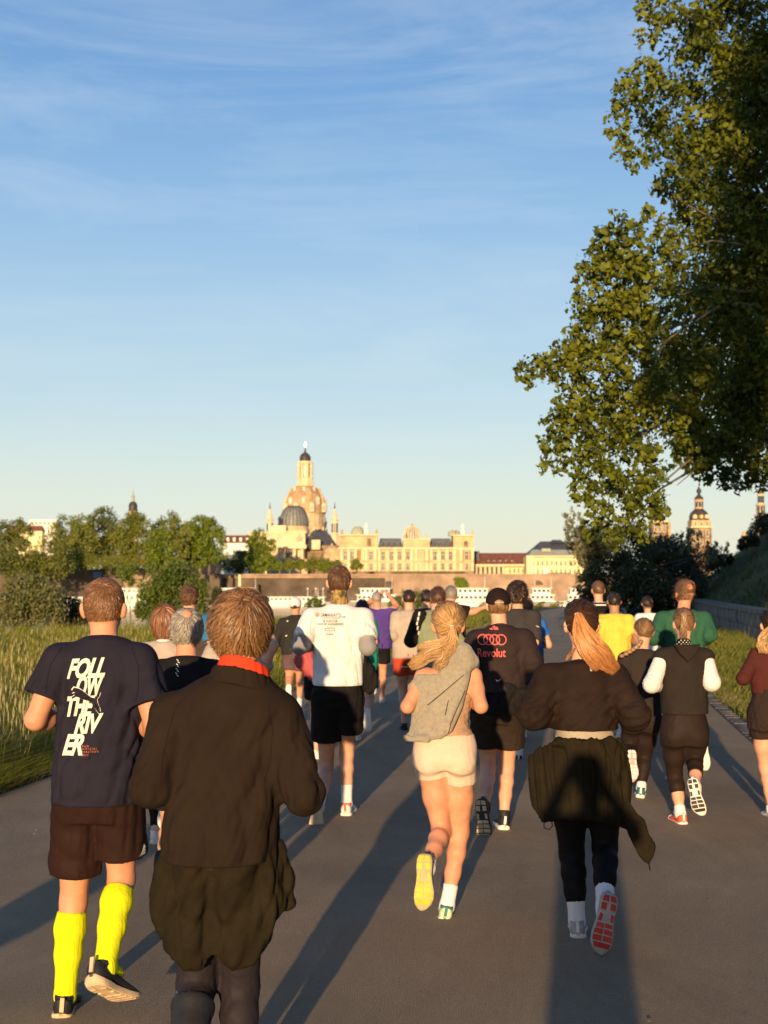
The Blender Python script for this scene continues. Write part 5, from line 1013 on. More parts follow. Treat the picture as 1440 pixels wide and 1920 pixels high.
def wall_and_bank():
    ys = np.arange(20, 112, 1.15); wm = mat('wall_sandstone', (.17, .15, .125), .9, .25, 2.2, .6, 12, .2); r = random.Random(2)
    core = MB()
    for y0, y1 in zip(ys[:-1], ys[1:]):
        a, b = float(xw(y0)), float(xw(y1)); core.add([(a+.05, y0, -.3), (a+.55, y0, -.3), (b+.55, y1, -.3), (b+.05, y1, -.3), (a+.05, y0, .84), (a+.55, y0, .84), (b+.55, y1, .84), (b+.05, y1, .84)], [(0,3,2,1),(4,5,6,7),(0,1,5,4),(1,2,6,5),(2,3,7,6),(3,0,4,7)])
    W_ = core.build('retaining_wall', mat('wall_mortar', (.07, .06, .05), .95)); tag(W_, 'low grey stone retaining wall below the shaded slope', 'wall')
    def blk(l, t, h): m = MB(); m.box(-t/2, t/2, -l/2, l/2, 0, h); o = m.build('stone_block', wm, W_); bv = bmesh.new(); bv.from_mesh(o.data); bmesh.ops.bevel(bv, geom=bv.edges[:], offset=.012, segments=1); bv.to_mesh(o.data); bv.free(); return o
    protos = [blk(1.12, .2, .40), blk(1.12, .2, .40)]; cap = blk(1.13, .70, .12); cap.name = 'capstone'; used = set()
    def put(p, x, y, z, rz):
        o = p if p not in used else p.copy()
        if p in used: COL.objects.link(o)
        used.add(p); o.parent = W_; o.location = (x, y, z); o.rotation_euler = (r.uniform(-.01, .01), 0, rz)
    for i, (y0, y1) in enumerate(zip(ys[:-1], ys[1:])):
        a, b = float(xw(y0)), float(xw(y1)); rz = -math.atan2(b-a, y1-y0); x, y = (a+b)/2, (y0+y1)/2
        if y > 80: continue
        for row in range(2):
            dy = .57*(row % 2); put(protos[row], x + .06 + r.uniform(-.02, .015) + dy*math.tan(-rz)*1, y + dy, .02 + row*.415, rz)
        put(cap, x + .28, y, .850 + r.uniform(0, .008), rz)
    # slope behind the wall
    yy = np.concatenate([np.arange(-40, 130, 2.0), np.linspace(130, 400, 20)]); tt = np.concatenate([np.linspace(0, 14, 26), np.array([18, 30, 60, 150, 600])])
    V = [(float(xw(y)) + .5 + t, y, min(7.0, .86 + .80*t*(1 - math.exp(-t*2))) + (.14*math.sin(t*1.3 + y*.6) + .12*math.sin(t*.7 - y*.33))*(t > .6)*(t < 30) - (max(0, t-40)*.02)) for y in yy for t in tt]; k = len(tt)
    Q = [(j*k+i, j*k+i+1, (j+1)*k+i+1, (j+1)*k+i) for j in range(len(yy)-1) for i in range(k-1)]
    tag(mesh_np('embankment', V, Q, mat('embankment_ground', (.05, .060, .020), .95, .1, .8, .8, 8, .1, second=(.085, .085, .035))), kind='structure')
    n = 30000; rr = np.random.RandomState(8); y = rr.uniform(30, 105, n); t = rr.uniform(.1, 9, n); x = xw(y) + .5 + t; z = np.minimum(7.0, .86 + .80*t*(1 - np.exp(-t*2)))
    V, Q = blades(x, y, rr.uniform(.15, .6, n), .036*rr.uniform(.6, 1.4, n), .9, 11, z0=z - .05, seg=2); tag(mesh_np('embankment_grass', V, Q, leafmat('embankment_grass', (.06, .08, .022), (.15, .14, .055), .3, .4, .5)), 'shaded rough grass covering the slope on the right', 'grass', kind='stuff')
ENV.append(wall_and_bank)
LEAF5 = np.array([(0, -.5), (.40, -.26), (.24, .02), (.30, .30), (0, .55), (-.30, .30), (-.24, .02), (-.40, -.26)])
LEAF6 = np.array([(0, -.5), (.30, -.15), (.24, .22), (0, .5), (-.24, .22), (-.30, -.15)])
LEAF4 = np.array([(0, -.5), (.30, 0), (0, .5), (-.30, 0)])
def leaves(clumps, n, size, seed, shape=LEAF4, shell=.55, droop=.3, sub=0, spread=.30):
    """leaf faces through ellipsoid clumps (x, y, z, rx, ry, rz); sub = small twig clusters per clump"""
    r = np.random.RandomState(seed); C = np.array(clumps, float); vol = (C[:, 3]*C[:, 4]*C[:, 5])**.75; ci = r.choice(len(C), n, p=vol/vol.sum())
    v = r.normal(size=(n, 3)); v /= np.linalg.norm(v, axis=1)[:, None]; rad = r.uniform(0, 1, n)**shell
    if sub:
        k = sub; cv = r.normal(size=(len(C), k, 3)); cv /= np.linalg.norm(cv, axis=2)[:, :, None]; cr = r.uniform(.25, 1, (len(C), k, 1))**.5; pick = r.randint(0, k, n)
        base = (cv*cr)[ci, pick]; P = C[ci, :3] + C[ci, 3:]*(base + v*(rad*spread)[:, None])
    else: P = C[ci, :3] + C[ci, 3:]*v*rad[:, None]
    nrm = v*.6 + r.normal(size=(n, 3))*.6 + np.array([0, -.15, .35]); nrm /= np.linalg.norm(nrm, axis=1)[:, None]
    a = np.cross(nrm, r.normal(size=(n, 3)) + np.array([0, 0, -droop*3])); a /= np.linalg.norm(a, axis=1)[:, None]; b = np.cross(nrm, a); s = size*r.uniform(.55, 1.25, (n, 1, 1)); k = len(shape)
    V = P[:, None] + (a[:, None]*shape[None, :, :1] + b[:, None]*shape[None, :, 1:])*s - nrm[:, None]*(np.abs(shape[None, :, :1])*.35*s)
    return V.reshape(-1, 3), np.arange(n*k).reshape(n, k), P, nrm
M_BARK = mat('plane_bark', (.16, .13, .095), .9, .35, 3, .5, 25, .2)
def tree(name, label, cat, clumps, n, size, m, trunk, group=None, seed=1, sub=9, shape=LEAF4, shell=.45, limbs=True, bark=None, spread=.30):
    bx, by, bz = trunk[0]; T = empty(name, (bx, by, bz), label, cat, group); V, Q, P, _ = leaves(clumps, n, size, seed, shape, shell, sub=sub, spread=spread); o = mesh_np('crown', V, Q, m, T); o['kind'] = 'stuff'
    mb = MB(); off = np.array((bx, by, bz)); top_ = np.array(trunk[1]); r0 = trunk[2]; mb.tube([np.zeros(3), (top_-off)*.35 + v3((r0*.4, 0, 0)), (top_-off)*.7, top_-off], [r0*1.25, r0, r0*.8, r0*.5], 10); mb.build('trunk', bark or M_BARK, T, True)
    if limbs:
        mb = MB(); r = random.Random(seed)
        for c in clumps[:26]:
            c = np.array(c[:3]); s = off + (top_-off)*r.uniform(.45, .95); mid = s*.5 + c*.5 + np.array([r.uniform(-.2, .2), r.uniform(-.2, .2), .12])*np.linalg.norm(c - s)*.4; L_ = np.linalg.norm(c-s); mb.tube([s-off, mid-off, c-off], [min(r0*.45, .03 + L_*.02), min(r0*.25, .02 + L_*.01), .012], 5)
        q = mb.build('limbs', bark or M_BARK, T, True); q['kind'] = 'stuff'
    return T, P
def trees():
    # the plane tree hanging over the right of the picture
    r = random.Random(12); C = []
    def c(px, py, rp, d, k=1.0): p = at(px, py, d); R = rp/F*d; C.append((p[0], p[1], p[2], R, R*1.0, R*k))
    for px, py, rp, d in [(1232, 12, 38, 23), (1215, 62, 26, 23), (1290, 60, 60, 24), (1205, 150, 42, 22), (1175, 185, 32, 22), (1160, 235, 26, 22), (1168, 280, 24, 22), (1195, 300, 24, 22), (1235, 200, 55, 23), (1250, 262, 40, 23), (1262, 345, 34, 24), (1255, 320, 16, 23),
        (1330, 130, 80, 25), (1400, 60, 90, 26), (1420, 180, 90, 26), (1340, 260, 75, 25), (1420, 320, 90, 26), (1320, 380, 60, 25), (1285, 430, 45, 25), (1400, 450, 90, 26),
        (1160, 425, 30, 22), (1215, 425, 32, 22), (1130, 460, 32, 22), (1180, 480, 48, 22), (1110, 510, 38, 22), (1160, 545, 60, 22), (1230, 510, 55, 23), (1100, 570, 34, 22), (1110, 625, 48, 22), (1180, 620, 60, 22), (1080, 660, 34, 22), (1050, 665, 26, 22), (1010, 685, 26, 22), (983, 692, 20, 22), (1000, 712, 18, 22), (1060, 710, 36, 22),
        (1120, 700, 58, 22), (1200, 710, 70, 23), (1075, 770, 40, 22), (1045, 800, 30, 22), (1030, 830, 24, 22), (1040, 865, 28, 22), (1020, 880, 14, 22), (1085, 830, 44, 22), (1140, 790, 60, 23), (1110, 880, 44, 22), (1100, 925, 32, 22), (1170, 860, 55, 23), (1160, 930, 42, 23), (1210, 940, 40, 23), (1120, 965, 26, 22), (1225, 890, 32, 23), (1235, 960, 22, 23), (1180, 980, 26, 23), (1140, 985, 22, 23), (1205, 1000, 22, 23), (1105, 995, 20, 23), (1150, 1010, 20, 23),
        (1270, 600, 70, 25), (1340, 540, 80, 26), (1420, 560, 90, 27), (1290, 720, 80, 25), (1380, 680, 90, 26), (1440, 720, 80, 26), (1230, 800, 55, 24), (1310, 810, 65, 25), (1400, 820, 70, 26), (1340, 870, 40, 25), (1290, 862, 28, 25), (1395, 885, 34, 26), (1445, 880, 40, 26), (1365, 905, 22, 25),
        (1520, 200, 120, 26), (1540, 450, 140, 27), (1540, 700, 130, 27), (1640, 350, 150, 28), (1650, 620, 150, 28), (1500, -120, 140, 27), (1350, -90, 110, 25), (1250, -70, 60, 24), (1640, -40, 160, 28), (1780, 250, 170, 29), (1800, 520, 160, 29)]: c(px, py, rp, d)
    for px, py, rp, d in [(1330, 300, 90, 31), (1400, 500, 110, 32), (1330, 640, 90, 31), (1250, 720, 70, 30), (1420, 760, 110, 32), (1180, 600, 60, 28), (1450, 150, 110, 32), (1300, 830, 50, 30), (1150, 800, 50, 28), (1550, 600, 150, 33), (1600, 300, 160, 33)]: c(px, py, rp, d)
    gm = leafmat('plane_leaves', (.045, .072, .007), (.19, .20, .010), .28, .55, .7)
    T, P = tree('plane_tree', 'big plane tree whose leafy boughs hang into the right side of the sky', 'tree', C, 54000, .124, gm, ((10.8, 27.5, 3.0), (9.8, 27, 11), .55), None, 5, sub=18, shape=LEAF5, shell=.5, limbs=False)
    V, Q, _, _ = leaves(C, 135000, .120, 77, LEAF4, .5, sub=26, spread=.42); o = mesh_np('crown', V, Q, gm, T); o['kind'] = 'stuff'
    lb = MB(); r9 = random.Random(9); off9 = np.array(T.location)
    for i in range(1, len(C), 5):
        c9 = np.array(C[i][:3]) + v3((.8, 1.6, -.1)); s9 = v3((10.3, 28.5, 4 + 6*r9.random())); pts = []
        for t in np.linspace(0, 1, 7): q9 = s9*(1-t) + c9*t + v3((0, 0, .9*math.sin(t*3.1))) + v3((r9.uniform(-.15, .15), r9.uniform(-.15, .15), r9.uniform(-.15, .15)))*(0 < t < 1); pts.append(q9 - off9)
        lb.tube(pts, [.09*(1-t)**1.3 + .010 for t in np.linspace(0, 1, 7)], 5)
    o = lb.build('limbs', M_BARK, T, True); o['kind'] = 'stuff'
    # the outermost leaves one by one
    mb = MB(); mb.v = [(x*.135, 0, y*.135) for x, y in LEAF5]; mb.v = [(x, -abs(x)*.3, z) for x, _, z in mb.v]; mb.f = [tuple(range(8))]
    first = mb.build('leaf', gm, T); rr = np.random.RandomState(3); px = CX + P[:, 0]/P[:, 1]*F; py = HY - (P[:, 2] - CAMZ)/P[:, 1]*F; ok = np.where((px < 1300) & (px > 940) & (py > 0) & (P[:, 1] < 23))[0]; off = np.array(T.location)
    for i, q in enumerate(rr.choice(ok, min(300, len(ok)), replace=False)):
        o = first if i == 0 else first.copy()
        if i: COL.objects.link(o)
        o.parent = T; p = P[q] + rr.normal(size=3)*np.array([.05, .05, .05]) + np.array([0, -.10, 0]) - off; o.location = p; o.rotation_euler = (rr.uniform(-.9, .6), rr.uniform(-3, 3), rr.uniform(-.8, .8))
    # neighbouring trees along the path behind the camera, whose shade falls on the plane tree, the slope and the wall
    C2 = []
    for x, y, z, R in [(5, -7, 17, 3), (8, -7, 20, 3.5), (3.8, -7, 14.6, 2.0), (2.6, -6, 8.4, 1.2), (4.4, -6, 7.9, 1.3), (7, -6, 7.8, 1.6), (1.7, -6, 9.0, 1.5), (2.0, -6, 11, 1.4), (3.5, -6, 9.3, 2.1), (3.1, -7, 12.2, 2.0), (5.6, -6, 8.9, 2.0), (6.2, -6, 12.4, 2.8), (8.5, -6, 9.8, 3.0), (7.2, -7, 15.6, 2.6), (6.0, -7, 10.5, 3.0), (9.5, -6, 10, 3.6), (7.5, -8, 14, 3.8), (11.5, -8, 14, 4), (5.2, -6, 13.5, 2.6), (13.5, -6, 9.5, 3.6), (17, -7, 12, 4.5), (10, -9, 18, 4), (16, -8, 7.5, 3), (14, -9, 18, 4), (21, -8, 9, 4)]: C2.append((x, y, z, R, R, R))
    tree('plane_tree', 'plane tree standing behind the camera, only its shade on the right is seen', 'tree', C2, 34000, .50, gm, ((12, -8, 3), (11, -8, 14), .6), None, 8, sub=22, shell=.4)
    # shrubs along the crest of the slope
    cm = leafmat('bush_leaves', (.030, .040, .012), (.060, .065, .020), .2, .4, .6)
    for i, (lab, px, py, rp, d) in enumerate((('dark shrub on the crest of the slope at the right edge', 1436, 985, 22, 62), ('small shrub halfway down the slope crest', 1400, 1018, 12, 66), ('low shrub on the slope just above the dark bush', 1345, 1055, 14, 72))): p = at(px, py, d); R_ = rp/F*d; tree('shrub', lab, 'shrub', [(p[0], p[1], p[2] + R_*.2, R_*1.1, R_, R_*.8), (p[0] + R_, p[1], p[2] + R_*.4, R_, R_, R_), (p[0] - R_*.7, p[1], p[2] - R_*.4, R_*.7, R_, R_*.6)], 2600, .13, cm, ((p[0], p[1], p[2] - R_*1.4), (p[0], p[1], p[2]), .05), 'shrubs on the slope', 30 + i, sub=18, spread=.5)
    # the dark bush where the path turns
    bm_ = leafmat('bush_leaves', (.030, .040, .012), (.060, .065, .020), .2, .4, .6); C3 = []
    for px, py, rp, d in [(1112, 1030, 34, 66), (1150, 1040, 50, 66), (1115, 1075, 30, 64), (1150, 1095, 48, 64), (1200, 1050, 55, 66), (1210, 1105, 50, 64), (1265, 1060, 50, 68), (1270, 1100, 45, 66), (1310, 1060, 34, 70), (1330, 1050, 22, 72), (1095, 1000, 18, 66), (1082, 1020, 18, 66), (1100, 1050, 22, 65), (1180, 1005, 26, 68), (1120, 1125, 30, 63), (1180, 1130, 36, 63), (1240, 1125, 34, 64), (1098, 1100, 20, 63)]: p = at(px, py, d); R = rp/F*d; C3.append((p[0], p[1], p[2], R, R*1.6, R))
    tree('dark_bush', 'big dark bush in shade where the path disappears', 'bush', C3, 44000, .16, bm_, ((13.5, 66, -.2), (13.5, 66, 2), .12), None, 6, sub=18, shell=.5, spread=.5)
    C4 = [(*at(px, py, 64), .42, .5, .75) for px, py in [(1075, 1010), (1068, 990), (1062, 975), (1085, 985), (1078, 1035), (1092, 1020), (1300, 1015), (1335, 1035), (1352, 1030), (1285, 1020)]]
    tree('feathery_bush', 'light feathery shoots at the edge of the dark bush', 'bush', C4, 2600, .14, leafmat('feather_leaves', (.16, .17, .07), (.28, .27, .13), .4, .3), ((10.6, 64, -.2), (10.4, 64, 2), .06), None, 7, sub=10, shell=1.1)
    # bushes beyond the meadow
    wm = leafmat('willow_leaves', (.13, .15, .04), (.27, .26, .10), .35, .35, .4); dm = leafmat('dark_bush_leaves', (.05, .06, .015), (.09, .09, .025), .3, .35, .4); lm = leafmat('fresh_bush_leaves', (.08, .13, .016), (.18, .23, .035), .35, .35, .4)
    def clump(lst, d): return [(*at(px, py, d), rp/F*d, rp/F*d*1.1, rp/F*d) for px, py, rp in lst]
    def g0(px, d): p = at(px, HY, d); return (float(p[0]), d, float(zg(p[0], d)) - .1)
    def bush(lab, lst, d, n, s, m, sd, trpx): b = g0(trpx, d); tree('bush', lab, 'bush', clump(lst, d), n, s, m, (b, (b[0], b[1], b[2] + 1.6), .07), 'bushes beyond the meadow', sd, sub=22, shell=.6, spread=.5)
    bush('pale willow bush at the left edge beyond the meadow', [(20, 1125, 30), (55, 1110, 28), (85, 1120, 32), (50, 1150, 34), (15, 1155, 28), (95, 1150, 26), (70, 1095, 18), (30, 1100, 18)], 52, 12000, .13, wm, 1, 50)
    bush('dark low bush just behind the head with cropped ginger hair', [(125, 1140, 26), (150, 1150, 24), (110, 1162, 22), (140, 1165, 22)], 54, 5000, .12, dm, 2, 130)
    bush('round fresh green bush between two runners and the moored boats', [(300, 1100, 34), (335, 1090, 34), (365, 1100, 22), (285, 1125, 30), (325, 1130, 36), (365, 1130, 24), (310, 1155, 28), (350, 1155, 24), (270, 1145, 18)], 58, 16000, .13, lm, 3, 325)
    bush('thin sapling left of the round green bush', [(236, 1078, 14), (248, 1070, 12), (225, 1070, 9), (245, 1090, 9)], 70, 1500, .13, lm, 4, 245)
    bush('small dark bush beside the round green bush', [(410, 1118, 14), (428, 1122, 12), (400, 1125, 10)], 75, 1800, .13, dm, 5, 412)
    bush('low bush in the grass behind the man in purple', [(790, 1128, 20), (760, 1125, 16), (820, 1122, 14), (740, 1130, 12)], 85, 3500, .13, lm, 6, 785)
    bush('tuft of bush in the grass right of the white cap', [(588, 1132, 12), (602, 1136, 10), (578, 1136, 8)], 60, 1200, .10, lm, 7, 590)
def scrub():
    r = np.random.RandomState(31); cl = []
    for px in np.arange(375, 1075, 13): d = 62 + (px - 375)*.045; p = at(px, HY, d); z = float(zg(p[0], d)); cl.append((p[0], d + r.uniform(-2, 2), z + .12, .45*r.uniform(.6, 1.3), .6, .34*r.uniform(.4, 1.5)))
    V, Q, _, _ = leaves(cl, 12000, .13, 33, LEAF4, .6, sub=8, spread=.6); o = mesh_np('waterside_scrub', V, Q, leafmat('scrub_leaves', (.10, .13, .02), (.22, .22, .05), .35, .35, .4)); tag(o, 'low green and yellow scrub where the meadow drops to the river', 'scrub', kind='stuff')
ENV += [trees, scrub]
# ------------------------------------------------------------------ the far bank: terrace wall, churches, academy, boats
SAND = mat('sandstone', (.56, .39, .215), .9, .20, .13, .5, .8, .2); SANDL = mat('pale_sandstone', (.74, .57, .34), .9, .08, .35, .4, .8, .2); SANDD = mat('weathered_sandstone', (.24, .17, .105), .9, .3, .25, .4, .6, .2)
TERR = mat('terrace_sandstone', (.36, .25, .165), .9, .14, .12, .6, .6, .2); TERRD = mat('sooty_shaded_terrace_stone', (.115, .088, .062), .9, .22, .10, .6, .6, .2); DOME = mat('dome_sandstone', (.46, .30, .155), .85, .14, .3, .3, .6, .25); OX = mat('ochre_panel', (.38, .20, .10), .9, .15, .4)  # TERRD: terrace stone darkened by soot and by shade put into its colour
SLATE = mat('slate_roof', (.07, .072, .078), .6, .15, .5, .3, 1.5, .4); LEAD = mat('lead_roof', (.20, .20, .17), .55, .12, .4, .2, 1, .4); COPPER = mat('dark_copper', (.055, .045, .04), .5, .15, .6); REDR = mat('red_tile_roof', (.20, .075, .045), .8, .2, .5, .4, 2); GLASSD = mat('window_glass', (.05, .06, .07), .15, .1, .5, spec=.6)
WHITEP = mat('white_paint', (.82, .78, .68), .5, .04, 1); GOLD = mat('gilded', (.9, .62, .2), .3, .05, metal=.8); GREENR = mat('pale_green_roof', (.36, .38, .26), .7, .1, .5); YELLOWP = mat('cream_render', (.80, .70, .36), .85, .05, .5)
def bld(name, label, cat, px, d, zb=5.2): p = at(px, HY, d); return empty(name, (float(p[0]), d, zb), label, cat)
class Lot:
    """builds in photo pixels on a front plane d metres away; y grows away from the viewer"""
    def __init__(s, T, d): s.T = T; s.d = d; s.o = np.array(T.location); s.k = d/F
    def X(s, px): return (px - CX)*s.k - s.o[0]
    def Zz(s, py): return CAMZ + (HY - py)*s.k - s.o[2]
    def box(s, name, x0, x1, y0, y1, m, f=0.0, dep=10.0, par=None):
        """x0..x1, y0 (top) .. y1 (bottom) px; front at f metres (negative = towards the viewer), dep deep"""
        b = MB(); b.box(s.X(x0), s.X(x1), f, f + dep, s.Zz(y1), s.Zz(y0)); return b.build(name, m, par or s.T)
    def window(s, cx, yt, yb, w, m=SANDL, arch=False, f=0.0, par=None, dk=GLASSD):
        x0, x1, z0, z1 = s.X(cx - w/2), s.X(cx + w/2), s.Zz(yb), s.Zz(yt); t = .32; fr = MB()
        for a in ((x0-t, x0, z0-t, z1+t), (x1, x1+t, z0-t, z1+t), (x0, x1, z0-t, z0), (x0, x1, z1, z1+t)): fr.box(a[0], a[1], f-.45, f+.02, a[2], a[3])
        W_ = fr.build('window', m, par or s.T); g = MB(); g.box(x0, x1, f-.06, f+.01, z0, z1); g.build('pane', dk, W_)
        if par is None:
            c = MB(); c.box((x0+x1)/2 - .06, (x0+x1)/2 + .06, f-.12, f-.06, z0, z1); c.box(x0, x1, f-.125, f-.065, z0 + (z1-z0)*.62, z0 + (z1-z0)*.62 + .12); c.build('glazing_bar', WHITEP, W_)
        return W_
    def roof(s, name, x0, x1, yt, yb, m, f=0.0, dep=12.0, inset=0.0, ridge=.5):
        a, b = s.X(x0), s.X(x1); z0, z1 = s.Zz(yb), s.Zz(yt); i = inset*s.k; r = MB(); m0 = f + dep*ridge*.9; m1 = f + dep*ridge*1.1 + .1
        r.add([(a, f, z0), (b, f, z0), (b, f+dep, z0), (a, f+dep, z0), (a+i, m0, z1), (b-i, m0, z1), (b-i, m1, z1), (a+i, m1, z1)], [(0,3,2,1),(4,5,6,7),(0,1,5,4),(1,2,6,5),(2,3,7,6),(3,0,4,7)]); return r.build(name, m, s.T)
    def lathe(s, name, cx, prof, m, cy=0.0, n=16, rot=0.0, smooth=False, par=None, sy=1):
        b = MB(); b.lathe(s.X(cx), cy, [(max(.02, w*s.k), s.Zz(y)) for w, y in prof], n, rot, sy); return b.build(name, m, par or s.T, smooth, auto=40)
def church_dome():
    d = 780; T = bld('domed_church', 'great sandstone church with a bell-shaped dome and tall lantern', 'church', 568, d); L_ = Lot(T, d); cy = 22; n = 8; ro = math.pi/8
    L_.lathe('body', 568, [(60, 1078), (60, 1020), (58, 1012), (50, 1006), (44, 1003)], SAND, cy, 8, ro)
    dr = L_.lathe('drum', 568, [(41, 1004), (41, 985), (38.5, 984), (38.5, 960), (40, 959), (40, 956)], SAND, cy, 24, 0)
    L_.lathe('dome', 568, [(38.5, 956), (39, 950), (38, 940), (35.5, 930), (32, 921), (26, 912), (18.5, 908), (16, 906)], DOME, cy, 32, 0, True)
    for i in range(8):
        a = math.pi/8 + i*math.pi/4; b = MB(); prev = None; off = np.array([L_.X(568), cy])
        pts = [(L_.X(568) + math.cos(a)*w*L_.k*1.005, cy + math.sin(a)*w*L_.k*1.005, L_.Zz(y)) for w, y in [(39, 954), (39.5, 946), (38.5, 938), (36, 929), (32.5, 920), (26, 911)]]; b.tube(pts, .55, 5); b.build('dome_rib', SAND, T)
    for ring, (w, y, s_) in enumerate(((36.5, 937, 1.5), (40, 950, 1.9), (26, 915, 1.1))):
        for i in range(8):
            a = i*math.pi/4 + ring*.39; x = L_.X(568) + math.cos(a)*w*L_.k; yy = cy + math.sin(a)*w*L_.k
            if math.sin(a) > .3: continue
            b = MB(); b.lathe(x, yy, [(s_, L_.Zz(y) - s_*1.3), (s_, L_.Zz(y) + s_), (s_*.6, L_.Zz(y) + s_*1.6), (.1, L_.Zz(y) + s_*2)], 8); q = b.build('dormer', SANDL, T); c = MB(); c.box(x - s_*.45, x + s_*.45, yy - s_*1.06, yy - s_*.8, L_.Zz(y) - s_*.8, L_.Zz(y) + s_*.7); c.build('pane', GLASSD, q)
    for i in range(12):
        a = -math.pi + i*math.pi/6 + .26
        if math.sin(a) > .2: continue
        x = L_.X(568) + math.cos(a)*41*L_.k; yy = cy + math.sin(a)*41*L_.k; b = MB(); b.box(x-.7, x+.7, yy-.4, yy+.4, L_.Zz(1000), L_.Zz(988)); b.build('window', GLASSD, T)
        x = L_.X(568) + math.cos(a)*38.5*L_.k; yy = cy + math.sin(a)*38.5*L_.k; b = MB(); b.box(x-.5, x+.5, yy-.35, yy+.35, L_.Zz(978), L_.Zz(964)); b.build('window', GLASSD, T)
        b = MB(); a2 = a + .26; x = L_.X(568) + math.cos(a2)*41.2*L_.k; yy = cy + math.sin(a2)*41.2*L_.k; b.lathe(x, yy, [(.6, L_.Zz(1003)), (.6, L_.Zz(986))], 6); b.build('pilaster', SANDL, T)
    # lantern
    L_.lathe('lantern_base', 568, [(17, 908), (17, 899), (15.5, 898), (15.5, 892), (16.5, 891)], SANDL, cy, 8, ro)
    for i in range(8):
        a = i*math.pi/4 + ro; b = MB(); b.lathe(L_.X(568) + math.cos(a)*12.8*L_.k, cy + math.sin(a)*12.8*L_.k, [(.95, L_.Zz(892)), (.85, L_.Zz(864)), (1.1, L_.Zz(862))], 8); b.build('column', SANDL, T)
    L_.lathe('lantern_core', 568, [(10.0, 892), (10.0, 863)], SANDL, cy, 8, ro)
    for i in range(8):
        a = i*math.pi/4 + ro + math.pi/8; x = L_.X(568) + math.cos(a)*9.4*L_.k; yy = cy + math.sin(a)*9.4*L_.k; b = MB(); b.box(-.65, .65, -.25, .25, L_.Zz(888), L_.Zz(869)); q = b.build('window', GLASSD, T); q.location = (x, yy, 0); q.rotation_euler = (0, 0, a + math.pi/2)
    L_.lathe('lantern_cornice', 568, [(14.5, 864), (15.2, 861), (14, 859), (10, 858)], SANDL, cy, 8, ro)
    L_.lathe('cupola', 568, [(10, 858), (10.8, 854), (10.5, 850), (8.5, 846), (5, 843), (2.2, 841), (1.6, 838), (2, 836), (.8, 834)], COPPER, cy, 16, 0, True)
    c = MB(); zc = L_.Zz(834); x = L_.X(568); c.box(x-.13, x+.13, cy-.13, cy+.13, zc, zc+3.9); c.box(x-.7, x+.7, cy-.1, cy+.1, zc+2.5, zc+2.8); c.lathe(x, cy, [(.1, zc), (.6, zc+.5), (.1, zc+1.0)], 8); c.build('cross', GOLD, T)
    for cx, cyy in ((505, 4), (627, 4), (535, 40), (601, 40)):
        q = L_.lathe('corner_tower', cx, [(8.2, 1070), (8.2, 1004), (9, 1003), (9, 1001), (6.4, 1000), (6.4, 976), (7.6, 975), (7.6, 973), (5, 971), (4.6, 966), (5.2, 965), (3.4, 962), (2.4, 957), (2.6, 955), (1.4, 953)], SANDL, cyy, 8, ro); L_.lathe('spire', cx, [(1.6, 953), (.9, 948), (.2, 940)], COPPER, cyy, 8, par=q)
        for a in (-math.pi/2, -math.pi/4, -3*math.pi/4):
            x = L_.X(cx) + math.cos(a)*5.9*L_.k; yy = cyy + math.sin(a)*5.9*L_.k; b = MB(); b.box(-.55, .55, -.2, .2, L_.Zz(998), L_.Zz(981)); w = b.build('window', GLASSD, q); w.location = (x, yy, 0); w.rotation_euler = (0, 0, a + math.pi/2)
